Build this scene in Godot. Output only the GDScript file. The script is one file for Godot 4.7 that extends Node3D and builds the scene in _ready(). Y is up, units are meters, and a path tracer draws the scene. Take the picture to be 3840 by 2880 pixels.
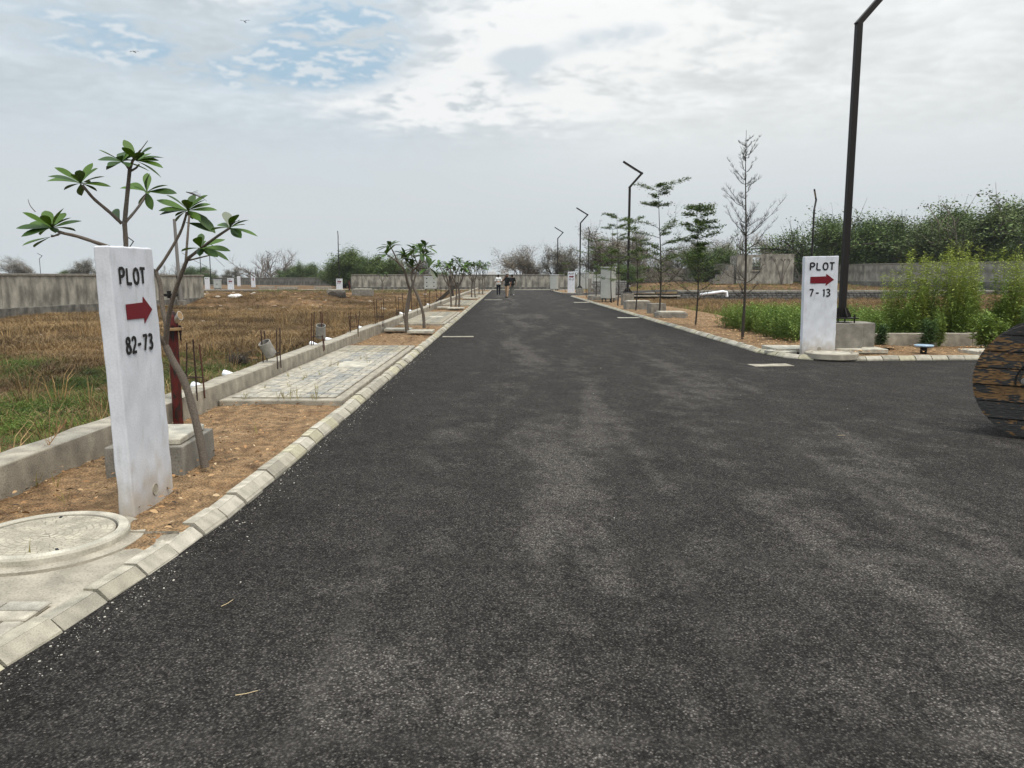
extends Node3D
# A plotted housing site: new asphalt road, painted plot markers, young trees, boundary walls, overcast sky.

var names := {}
var mats := {}
var texs := {}
var rng := RandomNumberGenerator.new()


# ---------------------------------------------------------------- mesh collector
class MB:
	var v := PackedVector3Array()
	var n := PackedVector3Array()
	var c := PackedColorArray()
	var col := Color.WHITE

	func tri(a: Vector3, b: Vector3, d: Vector3, hint: Vector3) -> void:
		var m := (b - a).cross(d - a)
		if m.length_squared() < 1e-16:
			return
		if m.dot(hint) < 0.0:
			var t := b
			b = d
			d = t
			m = -m
		m = m.normalized()
		v.append(a); v.append(d); v.append(b)
		for i in 3:
			n.append(m)
			c.append(col)

	func quad(a: Vector3, b: Vector3, d: Vector3, e: Vector3, hint: Vector3) -> void:
		tri(a, b, d, hint)
		tri(a, d, e, hint)

	func stri(a: Vector3, b: Vector3, d: Vector3, na: Vector3, nb: Vector3, nd: Vector3, ca: Color, cb: Color, cd: Color) -> void:
		var m := (b - a).cross(d - a)
		if m.length_squared() < 1e-18:
			return
		if m.dot(na + nb + nd) < 0.0:
			v.append(a); v.append(b); v.append(d)
			n.append(na); n.append(nb); n.append(nd)
			c.append(ca); c.append(cb); c.append(cd)
		else:
			v.append(a); v.append(d); v.append(b)
			n.append(na); n.append(nd); n.append(nb)
			c.append(ca); c.append(cd); c.append(cb)

	func box(p: Vector3, s: Vector3, b := Basis.IDENTITY) -> void:
		var h := s * 0.5
		for ax in 3:
			for sg in [-1.0, 1.0]:
				var nn := Vector3.ZERO
				nn[ax] = sg
				var u := Vector3.ZERO
				var w := Vector3.ZERO
				u[(ax + 1) % 3] = h[(ax + 1) % 3]
				w[(ax + 2) % 3] = h[(ax + 2) % 3]
				var o := nn * h[ax]
				quad(p + b * (o - u - w), p + b * (o + u - w), p + b * (o + u + w), p + b * (o - u + w), b * nn)

	# box with rounded edges; optional roughness of its faces
	func rbox(p: Vector3, s: Vector3, r: float, b := Basis.IDENTITY, divs := 1, noise: FastNoiseLite = null, amp := 0.0, paint: Variant = null) -> void:
		var h := s * 0.5
		r = minf(r, minf(h.x, minf(h.y, h.z)) * 0.98)
		var inner := h - Vector3(r, r, r)
		for ax in 3:
			var a1 := (ax + 1) % 3
			var a2 := (ax + 2) % 3
			var g1 := [-h[a1]]
			var g2 := [-h[a2]]
			for i in divs + 1:
				g1.append(-inner[a1] + 2.0 * inner[a1] * i / divs)
				g2.append(-inner[a2] + 2.0 * inner[a2] * i / divs)
			g1.append(h[a1])
			g2.append(h[a2])
			for sg in [-1.0, 1.0]:
				var ps := []
				var ns := []
				var cs := []
				for y in g2:
					for x in g1:
						var q := Vector3.ZERO
						q[ax] = sg * h[ax]
						q[a1] = x
						q[a2] = y
						var cl := q.clamp(-inner, inner)
						var nn := (q - cl).normalized()
						var e := cl + nn * r
						if noise:
							var worn := 2.2 if absf(nn.x) < 0.97 and absf(nn.y) < 0.97 and absf(nn.z) < 0.97 else 1.0
							e += nn * noise.get_noise_3dv((p + e) * 1.0) * amp * worn
						ps.append(p + b * e)
						ns.append(b * nn)
						cs.append(paint.call(e, nn) if paint != null else col)
				var w := g1.size()
				for j in g2.size() - 1:
					for i in w - 1:
						var k := j * w + i
						stri(ps[k], ps[k + 1], ps[k + w + 1], ns[k], ns[k + 1], ns[k + w + 1], cs[k], cs[k + 1], cs[k + w + 1])
						stri(ps[k], ps[k + w + 1], ps[k + w], ns[k], ns[k + w + 1], ns[k + w], cs[k], cs[k + w + 1], cs[k + w])

	# tapered tube along points
	func tube(ps: Array, r0: float, r1: float, sides := 6, cap := true, knob := 0.0) -> void:
		var cnt := ps.size()
		var rings := []
		var nrms := []
		var side := Vector3.ZERO
		for i in cnt:
			var d: Vector3 = (ps[mini(i + 1, cnt - 1)] - ps[maxi(i - 1, 0)]).normalized()
			if side == Vector3.ZERO:
				side = d.cross(Vector3.UP if absf(d.y) < 0.9 else Vector3.RIGHT).normalized()
			side = (side - d * side.dot(d)).normalized()
			var w := d.cross(side)
			var r := lerpf(r0, r1, float(i) / (cnt - 1)) * (1.0 + knob * sin(i * 2.3 + ps[0].x * 9.0))
			var rr := PackedVector3Array()
			var nn := PackedVector3Array()
			for k in sides:
				var o := side * cos(TAU * k / sides) + w * sin(TAU * k / sides)
				rr.append(ps[i] + o * r)
				nn.append(o)
			rings.append(rr)
			nrms.append(nn)
		for i in cnt - 1:
			for k in sides:
				var k2 := (k + 1) % sides
				stri(rings[i][k], rings[i][k2], rings[i + 1][k2], nrms[i][k], nrms[i][k2], nrms[i + 1][k2], col, col, col)
				stri(rings[i][k], rings[i + 1][k2], rings[i + 1][k], nrms[i][k], nrms[i + 1][k2], nrms[i + 1][k], col, col, col)
		if cap:
			var ds: Vector3 = (ps[0] - ps[1]).normalized()
			var de: Vector3 = (ps[cnt - 1] - ps[cnt - 2]).normalized()
			for k in range(1, sides - 1):
				tri(rings[0][0], rings[0][k], rings[0][k + 1], ds)
				tri(rings[cnt - 1][0], rings[cnt - 1][k], rings[cnt - 1][k + 1], de)

	# turned shape: profile of (radius, height) about the axis y of basis b
	func lathe(p: Vector3, prof: Array, segs := 20, b := Basis.IDENTITY) -> void:
		for i in prof.size() - 1:
			var a: Vector2 = prof[i]
			var e: Vector2 = prof[i + 1]
			var t := e - a
			var nn := Vector2(t.y, -t.x).normalized()
			for k in segs:
				var f := TAU * k / segs
				var g := TAU * (k + 1) / segs
				var d0 := Vector3(cos(f), 0, sin(f))
				var d1 := Vector3(cos(g), 0, sin(g))
				var n0 := b * (d0 * nn.x + Vector3.UP * nn.y)
				var n1 := b * (d1 * nn.x + Vector3.UP * nn.y)
				var q0 := p + b * (d0 * a.x + Vector3.UP * a.y)
				var q1 := p + b * (d1 * a.x + Vector3.UP * a.y)
				var q2 := p + b * (d1 * e.x + Vector3.UP * e.y)
				var q3 := p + b * (d0 * e.x + Vector3.UP * e.y)
				stri(q0, q1, q2, n0, n1, n1, col, col, col)
				stri(q0, q2, q3, n0, n1, n0, col, col, col)

	# polygon (in the x-y plane of b) extruded by depth along its z
	func prism(p: Vector3, poly: PackedVector2Array, depth: float, b := Basis.IDENTITY, back := true) -> void:
		var idx := Geometry2D.triangulate_polygon(poly)
		var zf := b.z * depth
		for i in range(0, idx.size(), 3):
			var q := []
			for k in 3:
				var w := poly[idx[i + k]]
				q.append(p + b.x * w.x + b.y * w.y)
			tri(q[0] + zf, q[1] + zf, q[2] + zf, b.z)
			if back:
				tri(q[0], q[1], q[2], -b.z)
		var cw := Geometry2D.is_polygon_clockwise(poly)
		for i in poly.size():
			var u := poly[i]
			var w := poly[(i + 1) % poly.size()]
			var o := (w - u).orthogonal()
			if cw:
				o = -o
			var a := p + b.x * u.x + b.y * u.y
			var e := p + b.x * w.x + b.y * w.y
			quad(a, e, e + zf, a + zf, -(b.x * o.x + b.y * o.y))

	# a leaf: curved blade from a to t
	func blade(a: Vector3, t: Vector3, wide: float, up: Vector3, sag: float, steps := 5, peak := 0.62) -> void:
		var d := t - a
		var s := d.cross(up).normalized()
		var nn := s.cross(d).normalized()
		var prev := []
		for i in steps + 1:
			var f := float(i) / steps
			var w := wide * 0.5 * pow(sin(PI * pow(f, log(0.5) / log(peak))), 0.75) if i > 0 and i < steps else wide * 0.04
			var m := a + d * f + nn * sin(f * PI * 0.55) * sag * (1.0 - 0.9 * f)
			var row := [m - s * w + nn * w * 0.28, m, m + s * w + nn * w * 0.28]
			if prev:
				for k in 2:
					var n0 := (nn + s * (0.25 if k == 0 else -0.25)).normalized()
					var n1 := (nn + s * (0.25 if k == 1 else -0.25)).normalized()
					var na := n0 if k == 0 else nn
					var nb := nn if k == 0 else n1
					stri(prev[k], prev[k + 1], row[k + 1], na, nb, nb, col, col, col)
					stri(prev[k], row[k + 1], row[k], na, nb, na, col, col, col)
			prev = row

	func mesh() -> ArrayMesh:
		var a := []
		a.resize(Mesh.ARRAY_MAX)
		a[Mesh.ARRAY_VERTEX] = v
		a[Mesh.ARRAY_NORMAL] = n
		a[Mesh.ARRAY_COLOR] = c
		var m := ArrayMesh.new()
		if v.size():
			m.add_surface_from_arrays(Mesh.PRIMITIVE_TRIANGLES, a)
		return m


# ---------------------------------------------------------------- naming and nodes
func numbered(called: String) -> String:
	if not names.has(called):
		names[called] = 0
		return called
	names[called] += 1
	return "%s_%03d" % [called, names[called]]


func part_name(parent: Node, called: String) -> String:
	if not parent.has_node(NodePath(called)):
		return called
	var k: String = "%s|%d" % [called, parent.get_instance_id()]
	names[k] = names.get(k, 0) + 1
	return "%s_%03d" % [called, names[k]]


func tag(o: Node, label: String, category: String, group := "", kind := "") -> Node:
	o.set_meta("label", label)
	o.set_meta("category", category)
	if group:
		o.set_meta("group", group)
	if kind:
		o.set_meta("kind", kind)
	return o


func thing(called: String, label: String, category: String, at := Vector3.ZERO, turn := 0.0, group := "") -> Node3D:
	var o := Node3D.new()
	o.name = numbered(called)
	add_child(o)
	o.position = at
	o.rotation.y = turn
	tag(o, label, category, group)
	return o


func put(called: String, m: Mesh, mat: Material, parent: Node = self) -> MeshInstance3D:
	var o := MeshInstance3D.new()
	o.name = numbered(called) if parent == self else part_name(parent, called)
	o.mesh = m
	o.material_override = mat
	parent.add_child(o, true)
	return o


func struct(called: String, mb: MB, mat: Material, label := "") -> MeshInstance3D:
	var o := put(called, mb.mesh(), mat)
	o.set_meta("kind", "structure")
	if label:
		o.set_meta("label", label)
	return o


func scatter(called: String, m: Mesh, mat: Material, xf: Array, cols: Array, parent: Node = self) -> MultiMeshInstance3D:
	var mm := MultiMesh.new()
	mm.transform_format = MultiMesh.TRANSFORM_3D
	mm.use_colors = true
	mm.mesh = m
	mm.instance_count = xf.size()
	for i in xf.size():
		mm.set_instance_transform(i, xf[i])
		mm.set_instance_color(i, cols[i])
	var o := MultiMeshInstance3D.new()
	o.name = numbered(called) if parent == self else part_name(parent, called)
	o.multimesh = mm
	o.material_override = mat
	parent.add_child(o, true)
	return o


func copy(o: Node3D, at: Vector3, turn: float, sc: float, label: String, group := "") -> Node3D:
	var r: Node3D = o.duplicate()
	r.name = numbered(String(o.name).rstrip("0123456789").rstrip("_"))
	add_child(r)
	r.position = at
	r.rotation = Vector3(0, turn, 0)
	r.scale = Vector3(sc, sc, sc)
	r.set_meta("label", label)
	if group:
		r.set_meta("group", group)
	return r


func lin(r: float, g: float, b: float) -> Color:
	return Color(r / 255.0, g / 255.0, b / 255.0).srgb_to_linear()


# ---------------------------------------------------------------- textures and materials
func noise(kind: int, freq: float, sd: int, oct := 4) -> FastNoiseLite:
	var f := FastNoiseLite.new()
	f.noise_type = kind
	f.frequency = freq
	f.seed = sd
	f.fractal_octaves = oct
	f.fractal_type = FastNoiseLite.FRACTAL_FBM if oct > 1 else FastNoiseLite.FRACTAL_NONE
	return f


func grey(f: FastNoiseLite, s: int) -> PackedByteArray:
	var im := f.get_seamless_image(s, s, false, false, 0.12)
	im.convert(Image.FORMAT_L8)
	return im.get_data()


func tex_from(s: int, data: PackedByteArray, rgb := true) -> ImageTexture:
	return ImageTexture.create_from_image(Image.create_from_data(s, s, false, Image.FORMAT_RGB8 if rgb else Image.FORMAT_L8, data))


func build_textures() -> void:
	# fine general grain, a multiplier about 0.85..1 with specks
	var s := 512
	var a := grey(noise(FastNoiseLite.TYPE_SIMPLEX_SMOOTH, 0.008, 3, 5), s)
	var b := grey(noise(FastNoiseLite.TYPE_SIMPLEX, 0.11, 4, 3), s)
	var d := PackedByteArray()
	d.resize(s * s * 3)
	for i in s * s:
		var x := 150.0 + a[i] * 0.30 + b[i] * 0.13
		if b[i] < 42:
			x -= 38.0
		d[i * 3] = clampi(int(x), 0, 255)
		d[i * 3 + 1] = clampi(int(x * 0.992), 0, 255)
		d[i * 3 + 2] = clampi(int(x * 0.972), 0, 255)
	texs.plaster = tex_from(s, d)
	texs.grain = tex_from(s, b, false)
	for i in s * s:
		var x := 226.0 + (a[i] - 128) * 0.10 + (b[i] - 128) * 0.05
		d[i * 3] = clampi(int(x), 0, 255)
		d[i * 3 + 1] = clampi(int(x), 0, 255)
		d[i * 3 + 2] = clampi(int(x * 0.99), 0, 255)
	texs.paint = tex_from(s, d)
	# weathered wall: vertical rain streaks under the coping, patches
	var e := grey(noise(FastNoiseLite.TYPE_SIMPLEX_SMOOTH, 0.012, 9, 4), s)
	var im := noise(FastNoiseLite.TYPE_SIMPLEX_SMOOTH, 0.016, 12, 5).get_seamless_image(s, s, false, false, 0.12)
	im.convert(Image.FORMAT_L8)
	im.resize(s, 5, Image.INTERPOLATE_CUBIC)
	im.resize(s, s, Image.INTERPOLATE_CUBIC)
	var st := im.get_data()
	for i in s * s:
		var x := 118.0 + e[i] * 0.32 + b[i] * 0.10
		x *= lerpf(0.87, 1.04, smoothstep(40.0, 180.0, st[i] * 0.45 + e[i] * 0.6))
		d[i * 3] = clampi(int(x * 1.0), 0, 255)
		d[i * 3 + 1] = clampi(int(x * 0.985), 0, 255)
		d[i * 3 + 2] = clampi(int(x * 0.95), 0, 255)
	texs.wall = tex_from(s, d)
	# asphalt aggregate
	s = 1024
	var f1 := noise(FastNoiseLite.TYPE_CELLULAR, 0.16, 21, 1)
	f1.cellular_return_type = FastNoiseLite.RETURN_DISTANCE
	var g1 := grey(f1, s)
	f1.cellular_return_type = FastNoiseLite.RETURN_CELL_VALUE
	var g2 := grey(f1, s)
	var g3 := grey(noise(FastNoiseLite.TYPE_SIMPLEX, 0.35, 22, 2), s)
	var g4 := grey(noise(FastNoiseLite.TYPE_SIMPLEX_SMOOTH, 0.02, 23, 3), s)
	var h := PackedByteArray()
	h.resize(s * s)
	d.resize(s * s * 3)
	for i in s * s:
		var stone := 1.0 - smoothstep(40.0, 190.0, g1[i])
		var x := 92.0 + (g2[i] - 128) * 0.36 * stone + (g3[i] - 128) * 0.24 + (g4[i] - 128) * 0.10
		x -= (1.0 - stone) * 26.0
		if g2[i] > 244 and stone > 0.5:
			x += 22.0
		d[i * 3] = clampi(int(x * 1.03), 6, 255)
		d[i * 3 + 1] = clampi(int(x * 0.985), 6, 255)
		d[i * 3 + 2] = clampi(int(x * 0.945), 6, 255)
		h[i] = clampi(int(stone * (110.0 + g2[i] * 0.5) + g3[i] * 0.15), 0, 255)
	texs.asphalt = tex_from(s, d)
	texs.asphalt_h = tex_from(s, h, false)
	# dry earth
	var s1 := grey(noise(FastNoiseLite.TYPE_SIMPLEX_SMOOTH, 0.010, 31, 5), s)
	var s2 := grey(noise(FastNoiseLite.TYPE_SIMPLEX, 0.06, 32, 4), s)
	for i in s * s:
		var x := 0.66 + (s1[i] - 128) / 700.0 + (s2[i] - 128) / 620.0
		if s2[i] < 70:
			x -= 0.09
		d[i * 3] = clampi(int(x * 262.0), 0, 255)
		d[i * 3 + 1] = clampi(int(x * 250.0), 0, 255)
		d[i * 3 + 2] = clampi(int(x * 236.0), 0, 255)
		h[i] = clampi(int(s2[i] * 0.7 + s1[i] * 0.3), 0, 255)
	texs.earth = tex_from(s, d)
	texs.earth_h = tex_from(s, h, false)
	# old timber: long grain, black paint flaking off in patches
	s = 512
	var w1 := noise(FastNoiseLite.TYPE_SIMPLEX, 0.05, 41, 4).get_seamless_image(s, s, false, false, 0.12)
	w1.convert(Image.FORMAT_L8)
	w1.resize(24, s, Image.INTERPOLATE_CUBIC)
	w1.resize(s, s, Image.INTERPOLATE_CUBIC)
	var wg := w1.get_data()
	var wi := noise(FastNoiseLite.TYPE_SIMPLEX_SMOOTH, 0.016, 44, 5).get_seamless_image(s, s, false, false, 0.12)
	wi.convert(Image.FORMAT_L8)
	var wp0 := wi.get_data()
	var wp := PackedByteArray()
	wp.resize(s * s)
	for i in s * s:
		wp[i] = wp0[(i / s) * s + ((i % s) / 3 if (i % s) < s * 3 / 4 else (s - i % s))]
	d.resize(s * s * 3)
	h.resize(s * s)
	for pass_no in 2:
		for i in s * s:
			var bare := smoothstep(112.0, 130.0, wp[i] + (wg[i] - 128) * 0.5 - (58.0 if pass_no == 1 else 0.0))
			var k := wg[i] / 255.0
			var dark := 34.0 + k * 26.0 + b[i] * 0.06
			d[i * 3] = clampi(int(lerpf(dark, 66.0 + k * 78.0, bare)), 0, 255)
			d[i * 3 + 1] = clampi(int(lerpf(dark * 0.97, 50.0 + k * 60.0, bare)), 0, 255)
			d[i * 3 + 2] = clampi(int(lerpf(dark * 0.95, 32.0 + k * 40.0, bare)), 0, 255)
			h[i] = clampi(int(wg[i] * 0.7 + (1.0 - bare) * 60.0), 0, 255)
		texs["wood" if pass_no == 0 else "wood_black"] = tex_from(s, d)
	texs.wood_h = tex_from(s, h, false)
	# rusty red paint, worn to black
	var rp := grey(noise(FastNoiseLite.TYPE_SIMPLEX_SMOOTH, 0.014, 51, 5), s)
	for i in s * s:
		var worn := smoothstep(150.0, 160.0, rp[i] + (b[i] - 128) * 0.1)
		d[i * 3] = clampi(int(lerpf(72.0 + b[i] * 0.06, 30.0, worn)), 0, 255)
		d[i * 3 + 1] = clampi(int(lerpf(22.0 + b[i] * 0.03, 26.0, worn)), 0, 255)
		d[i * 3 + 2] = clampi(int(lerpf(18.0 + b[i] * 0.03, 24.0, worn)), 0, 255)
	texs.redpaint = tex_from(s, d)
	# bark with faint rings
	var bk := grey(noise(FastNoiseLite.TYPE_SIMPLEX, 0.04, 61, 4), s)
	for i in s * s:
		var ring := 0.5 + 0.5 * sin((i / s) * TAU * 24.0 / s + bk[i] * 0.03)
		var x := 150.0 + bk[i] * 0.35 + pow(ring, 6.0) * -26.0
		d[i * 3] = clampi(int(x), 0, 255)
		d[i * 3 + 1] = clampi(int(x), 0, 255)
		d[i * 3 + 2] = clampi(int(x), 0, 255)
	texs.bark = tex_from(s, d)


func mat(called: String, r: float, g: float, b: float, rough := 0.9, tex := "", per_m := Vector3.ONE, bump := "", bump_cm := 0.0, vcol := true) -> StandardMaterial3D:
	var m := StandardMaterial3D.new()
	m.resource_name = called
	m.albedo_color = Color(r / 255.0, g / 255.0, b / 255.0)
	m.roughness = rough
	m.metallic_specular = 0.4
	m.vertex_color_use_as_albedo = vcol
	if tex:
		m.albedo_texture = texs[tex]
		m.uv1_triplanar = true
		m.uv1_world_triplanar = true
		m.uv1_scale = per_m
	if bump:
		m.heightmap_enabled = true
		m.heightmap_texture = texs[bump]
		m.heightmap_scale = bump_cm
	mats[called] = m
	return m


func local_map(m: StandardMaterial3D) -> StandardMaterial3D:
	m.uv1_world_triplanar = false
	return m


func build_materials() -> void:
	mat("asphalt", 255, 255, 255, 0.93, "asphalt", Vector3.ONE * 0.62, "asphalt_h", 0.7)
	mats.asphalt.metallic_specular = 0.2
	mat("sand", 142, 132, 116, 0.95, "plaster", Vector3.ONE * 1.5)
	mat("tread", 200, 193, 177, 0.9, "plaster", Vector3.ONE * 1.3, "grain", 0.1)
	mat("soil", 255, 255, 255, 0.97, "earth", Vector3.ONE * 0.7, "earth_h", 2.2)
	mat("field", 255, 255, 255, 0.98, "earth", Vector3.ONE * 0.21, "earth_h", 4.0)
	mat("concrete", 184, 176, 162, 0.9, "plaster", Vector3.ONE * 0.9, "grain", 0.15)
	mat("kerb", 198, 191, 177, 0.9, "plaster", Vector3.ONE * 1.7, "grain", 0.2)
	mat("paver", 206, 203, 195, 0.88, "plaster", Vector3.ONE * 1.5, "grain", 0.12)
	mat("slab", 214, 208, 194, 0.85, "plaster", Vector3.ONE * 1.1, "grain", 0.12)
	mat("dark_concrete", 156, 151, 143, 0.92, "plaster", Vector3.ONE * 0.8, "grain", 0.2)
	mat("wall", 202, 198, 190, 0.93, "wall", Vector3(0.25, 0.12, 0.25), "grain", 0.3)
	mat("wall_dark", 150, 148, 144, 0.94, "wall", Vector3(0.3, 0.16, 0.3), "grain", 0.4)
	mat("white_paint", 228, 229, 237, 0.62, "paint", Vector3.ONE * 0.8, "grain", 0.05)
	mat("black_paint", 22, 20, 18, 0.55)
	mat("red_paint", 104, 6, 22, 0.5)
	mat("pole", 38, 34, 32, 0.5)
	mats.pole.metallic = 0.35
	mat("pole_grey", 120, 116, 112, 0.6)
	mat("rebar", 52, 36, 30, 0.8)
	mat("rusted", 76, 46, 36, 0.85)
	mat("plastic_pipe", 232, 234, 238, 0.35)
	mat("grey_pipe", 176, 172, 166, 0.75, "plaster", Vector3.ONE * 2.5)
	mat("cabinet", 188, 190, 186, 0.45, "paint", Vector3.ONE * 0.5)
	mat("black", 18, 18, 18, 0.6)
	mat("steel", 190, 186, 178, 0.32)
	mats.steel.metallic = 0.85
	mat("red_steel", 255, 255, 255, 0.5, "redpaint", Vector3(1.6, 0.7, 1.6))
	local_map(mats.red_steel)
	mat("brass", 142, 116, 82, 0.5)
	local_map(mat("wood_black", 255, 255, 255, 0.8, "wood_black", Vector3(1.4, 1.4, 1.4), "wood_h", 0.5))
	local_map(mat("wood", 255, 255, 255, 0.85, "wood", Vector3(1.4, 1.4, 1.4), "wood_h", 0.5))
	local_map(mat("bark", 134, 122, 110, 0.9, "bark", Vector3.ONE * 3.0))
	local_map(mat("bark_dark", 84, 76, 68, 0.95, "bark", Vector3.ONE * 2.0))
	mat("twig", 118, 108, 99, 0.95)
	for q in [["leaf", 66, 94, 16, 0.55], ["leaf_deep", 46, 72, 18, 0.55], ["leaf_pale", 112, 116, 100, 0.6], ["tree_leaf", 255, 255, 255, 0.7], ["crown_leaf", 137, 137, 137, 0.7], ["grass", 255, 255, 255, 0.85]]:
		var m := mat(q[0], q[1], q[2], q[3], q[4])
		m.backlight_enabled = true
		m.backlight = Color(0.5, 0.5, 0.4)
	mats.grass.backlight = Color(0.3, 0.3, 0.3)
	mat("skin", 120, 82, 62, 0.6)
	mat("cloth", 255, 255, 255, 0.9)
	mat("litter", 255, 255, 255, 0.95)
	mat("stone", 255, 255, 255, 0.9, "plaster", Vector3.ONE * 1.3)
	mat("sack", 226, 226, 222, 0.7)
	mat("feather", 40, 38, 36, 0.9)
	mat("far_building", 205, 205, 205, 0.9)
	mat("blue_tin", 150, 172, 190, 0.35)


# ---------------------------------------------------------------- light and sky
func sky_colour(az: float, el: float, nz: Array) -> Color:
	var y := sin(deg_to_rad(maxf(el, 0.0)))
	var k := cos(deg_to_rad(maxf(el, 0.0))) / (y + 0.11)
	var px := sin(deg_to_rad(az)) * k
	var pz := cos(deg_to_rad(az)) * k
	var n1: float = nz[0].get_noise_2d(px, pz)
	var n2: float = nz[1].get_noise_2d(px + n1 * 0.35, pz * 1.15)
	var n3: float = nz[2].get_noise_2d(px - n2 * 0.2, pz + n1 * 0.3)
	var n4: float = nz[3].get_noise_2d(px + n3 * 0.08, pz * 1.2 + n2 * 0.1)
	var c := lin(206, 213, 217).lerp(lin(220, 226, 229), smoothstep(0.0, 15.0, el))
	var side := smoothstep(-14.0, 12.0, az) * (1.0 - smoothstep(100.0, 150.0, absf(az)))
	var high := smoothstep(3.0, 15.0, el)
	c = c.lerp(lin(232, 235, 235), side * high * 0.9)
	c = c.lerp(lin(192, 207, 219), (1.0 - side) * smoothstep(4.0, 12.0, el) * 0.5)
	# thin grey and white layers, fading into even haze lower down
	var fine := smoothstep(6.5, 13.5, el)
	c *= 1.0 + high * n1 * 0.05 + fine * (maxf(n2, -0.35) * 0.13 + n3 * 0.10 + n4 * 0.06)
	# breaks in the cloud with blue behind
	var d := exp(-pow((az + 11.5) / 6.5, 2.0) - pow((el - 16.9) / 3.1, 2.0)) * 1.3
	d += exp(-pow((az + 27.0) / 7.0, 2.0) - pow((el - 15.5) / 2.6, 2.0)) * 0.62
	d += exp(-pow((az + 18.0) / 9.0, 2.0) - pow((el - 13.6) / 1.3, 2.0)) * 0.7
	d += smoothstep(26.0, 44.0, el) * 0.4
	var blue := smoothstep(0.25, 0.9, d * (0.85 + n2 * 1.3 + n3 * 0.9 + n4 * 0.45))
	c = c.lerp(lin(166, 195, 217), blue * 0.88)
	# veils of thin cloud drawn across the breaks
	c = c.lerp(lin(226, 231, 234), blue * smoothstep(0.0, 0.45, n3 * 0.7 + n2 * 0.3 + n4 * 0.7) * 0.8)
	# bright billows round the breaks
	var w := exp(-pow((az - 1.0) / 6.5, 2.0) - pow((el - 16.5) / 4.2, 2.0)) * 1.0 + exp(-pow((az + 16.0) / 9.0, 2.0) - pow((el - 18.6) / 1.6, 2.0)) * 0.8
	w += exp(-pow((az + 4.0) / 7.0, 2.0) - pow((el - 12.0) / 2.0, 2.0)) * 0.85 + exp(-pow((az - 14.0) / 9.0, 2.0) - pow((el - 15.5) / 4.0, 2.0)) * 0.5
	var puff := smoothstep(0.16, 0.85, (w + 0.2 * fine) * (0.85 + n2 * 1.15 + n3 * 0.8 + n4 * 0.5)) * (1.0 - blue)
	c = c.lerp(lin(247, 248, 248), puff * 0.9)
	# flat bluish-grey bellies
	var b := exp(-pow((az - 1.2) / 3.0, 2.0) - pow((el - 14.4) / 1.7, 2.0)) * 1.1 + exp(-pow((az - 8.0) / 4.5, 2.0) - pow((el - 16.3) / 1.2, 2.0)) * 0.8
	c = c.lerp(lin(201, 213, 222), smoothstep(0.35, 0.8, b * (0.9 + n3 * 0.7)) * 0.8)
	# cloud gets thicker and brighter overhead
	c *= 1.0 + 2.0 * smoothstep(13.0, 72.0, el)
	return c / 1.5


func make_sky() -> void:
	var nz := [noise(FastNoiseLite.TYPE_SIMPLEX_SMOOTH, 0.32, 71, 4), noise(FastNoiseLite.TYPE_SIMPLEX_SMOOTH, 1.05, 72, 5), noise(FastNoiseLite.TYPE_SIMPLEX_SMOOTH, 3.2, 73, 5), noise(FastNoiseLite.TYPE_SIMPLEX, 8.0, 74, 4)]
	var parts := []
	var wide := 4096
	for q in [[1024, 512, 0, 0, 1024, 512], [4096, 2048, -512, 620, 1024, 420]]:   # the whole dome coarsely, then the part with fine cloud
		var d := PackedByteArray()
		d.resize(q[4] * q[5] * 3)
		var i := 0
		for j in q[5]:
			var el: float = 90.0 - 180.0 * (q[3] + j + 0.5) / q[1]
			for k in q[4]:
				var az: float = wrapf(360.0 * (q[2] + k + 0.5) / q[0], -180.0, 180.0)
				var c := sky_colour(az, el, nz) if el > -1.0 else lin(150, 146, 138) * 0.5
				c = (c / 1.6).linear_to_srgb()
				d[i] = clampi(int(c.r * 255.0 + 0.5), 0, 255)
				d[i + 1] = clampi(int(c.g * 255.0 + 0.5), 0, 255)
				d[i + 2] = clampi(int(c.b * 255.0 + 0.5), 0, 255)
				i += 3
		parts.append(Image.create_from_data(q[4], q[5], false, Image.FORMAT_RGB8, d))
	var all: Image = parts[0]
	all.resize(wide, 2048, Image.INTERPOLATE_CUBIC)
	all.blit_rect(parts[1], Rect2i(512, 0, 512, 420), Vector2i(0, 620))
	all.blit_rect(parts[1], Rect2i(0, 0, 512, 420), Vector2i(wide - 512, 620))
	var sm := PanoramaSkyMaterial.new()
	sm.panorama = ImageTexture.create_from_image(all)
	sm.energy_multiplier = 1.6
	var sky := Sky.new()
	sky.sky_material = sm
	var e := Environment.new()
	e.background_mode = Environment.BG_SKY
	e.sky = sky
	e.tonemap_mode = Environment.TONE_MAPPER_LINEAR
	e.tonemap_exposure = 1.5
	e.sdfgi_enabled = true
	e.ssao_enabled = true
	e.ssil_enabled = true
	e.fog_enabled = FOG > 0.0
	e.fog_density = FOG
	e.fog_light_color = Color(0.86, 0.89, 0.91)
	var we := WorldEnvironment.new()
	we.name = "world_environment"
	we.environment = e
	add_child(we)


const FOG := 0.00022

func make_view() -> void:
	var cam := Camera3D.new()
	cam.name = "camera"
	cam.position = Vector3(0, 1.5, 0)
	cam.rotation_degrees = Vector3(-7.9, -0.38, 0)
	cam.fov = 53.08
	cam.near = 0.05
	cam.far = 2000.0
	add_child(cam)
	make_sky()
	var sun := DirectionalLight3D.new()
	sun.name = "sun"
	sun.light_energy = 0.5
	sun.light_angular_distance = 14.0
	sun.light_color = Color(1.0, 0.96, 0.9)
	sun.shadow_enabled = true
	sun.rotation_degrees = Vector3(-64, 32, 0)
	add_child(sun)


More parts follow.
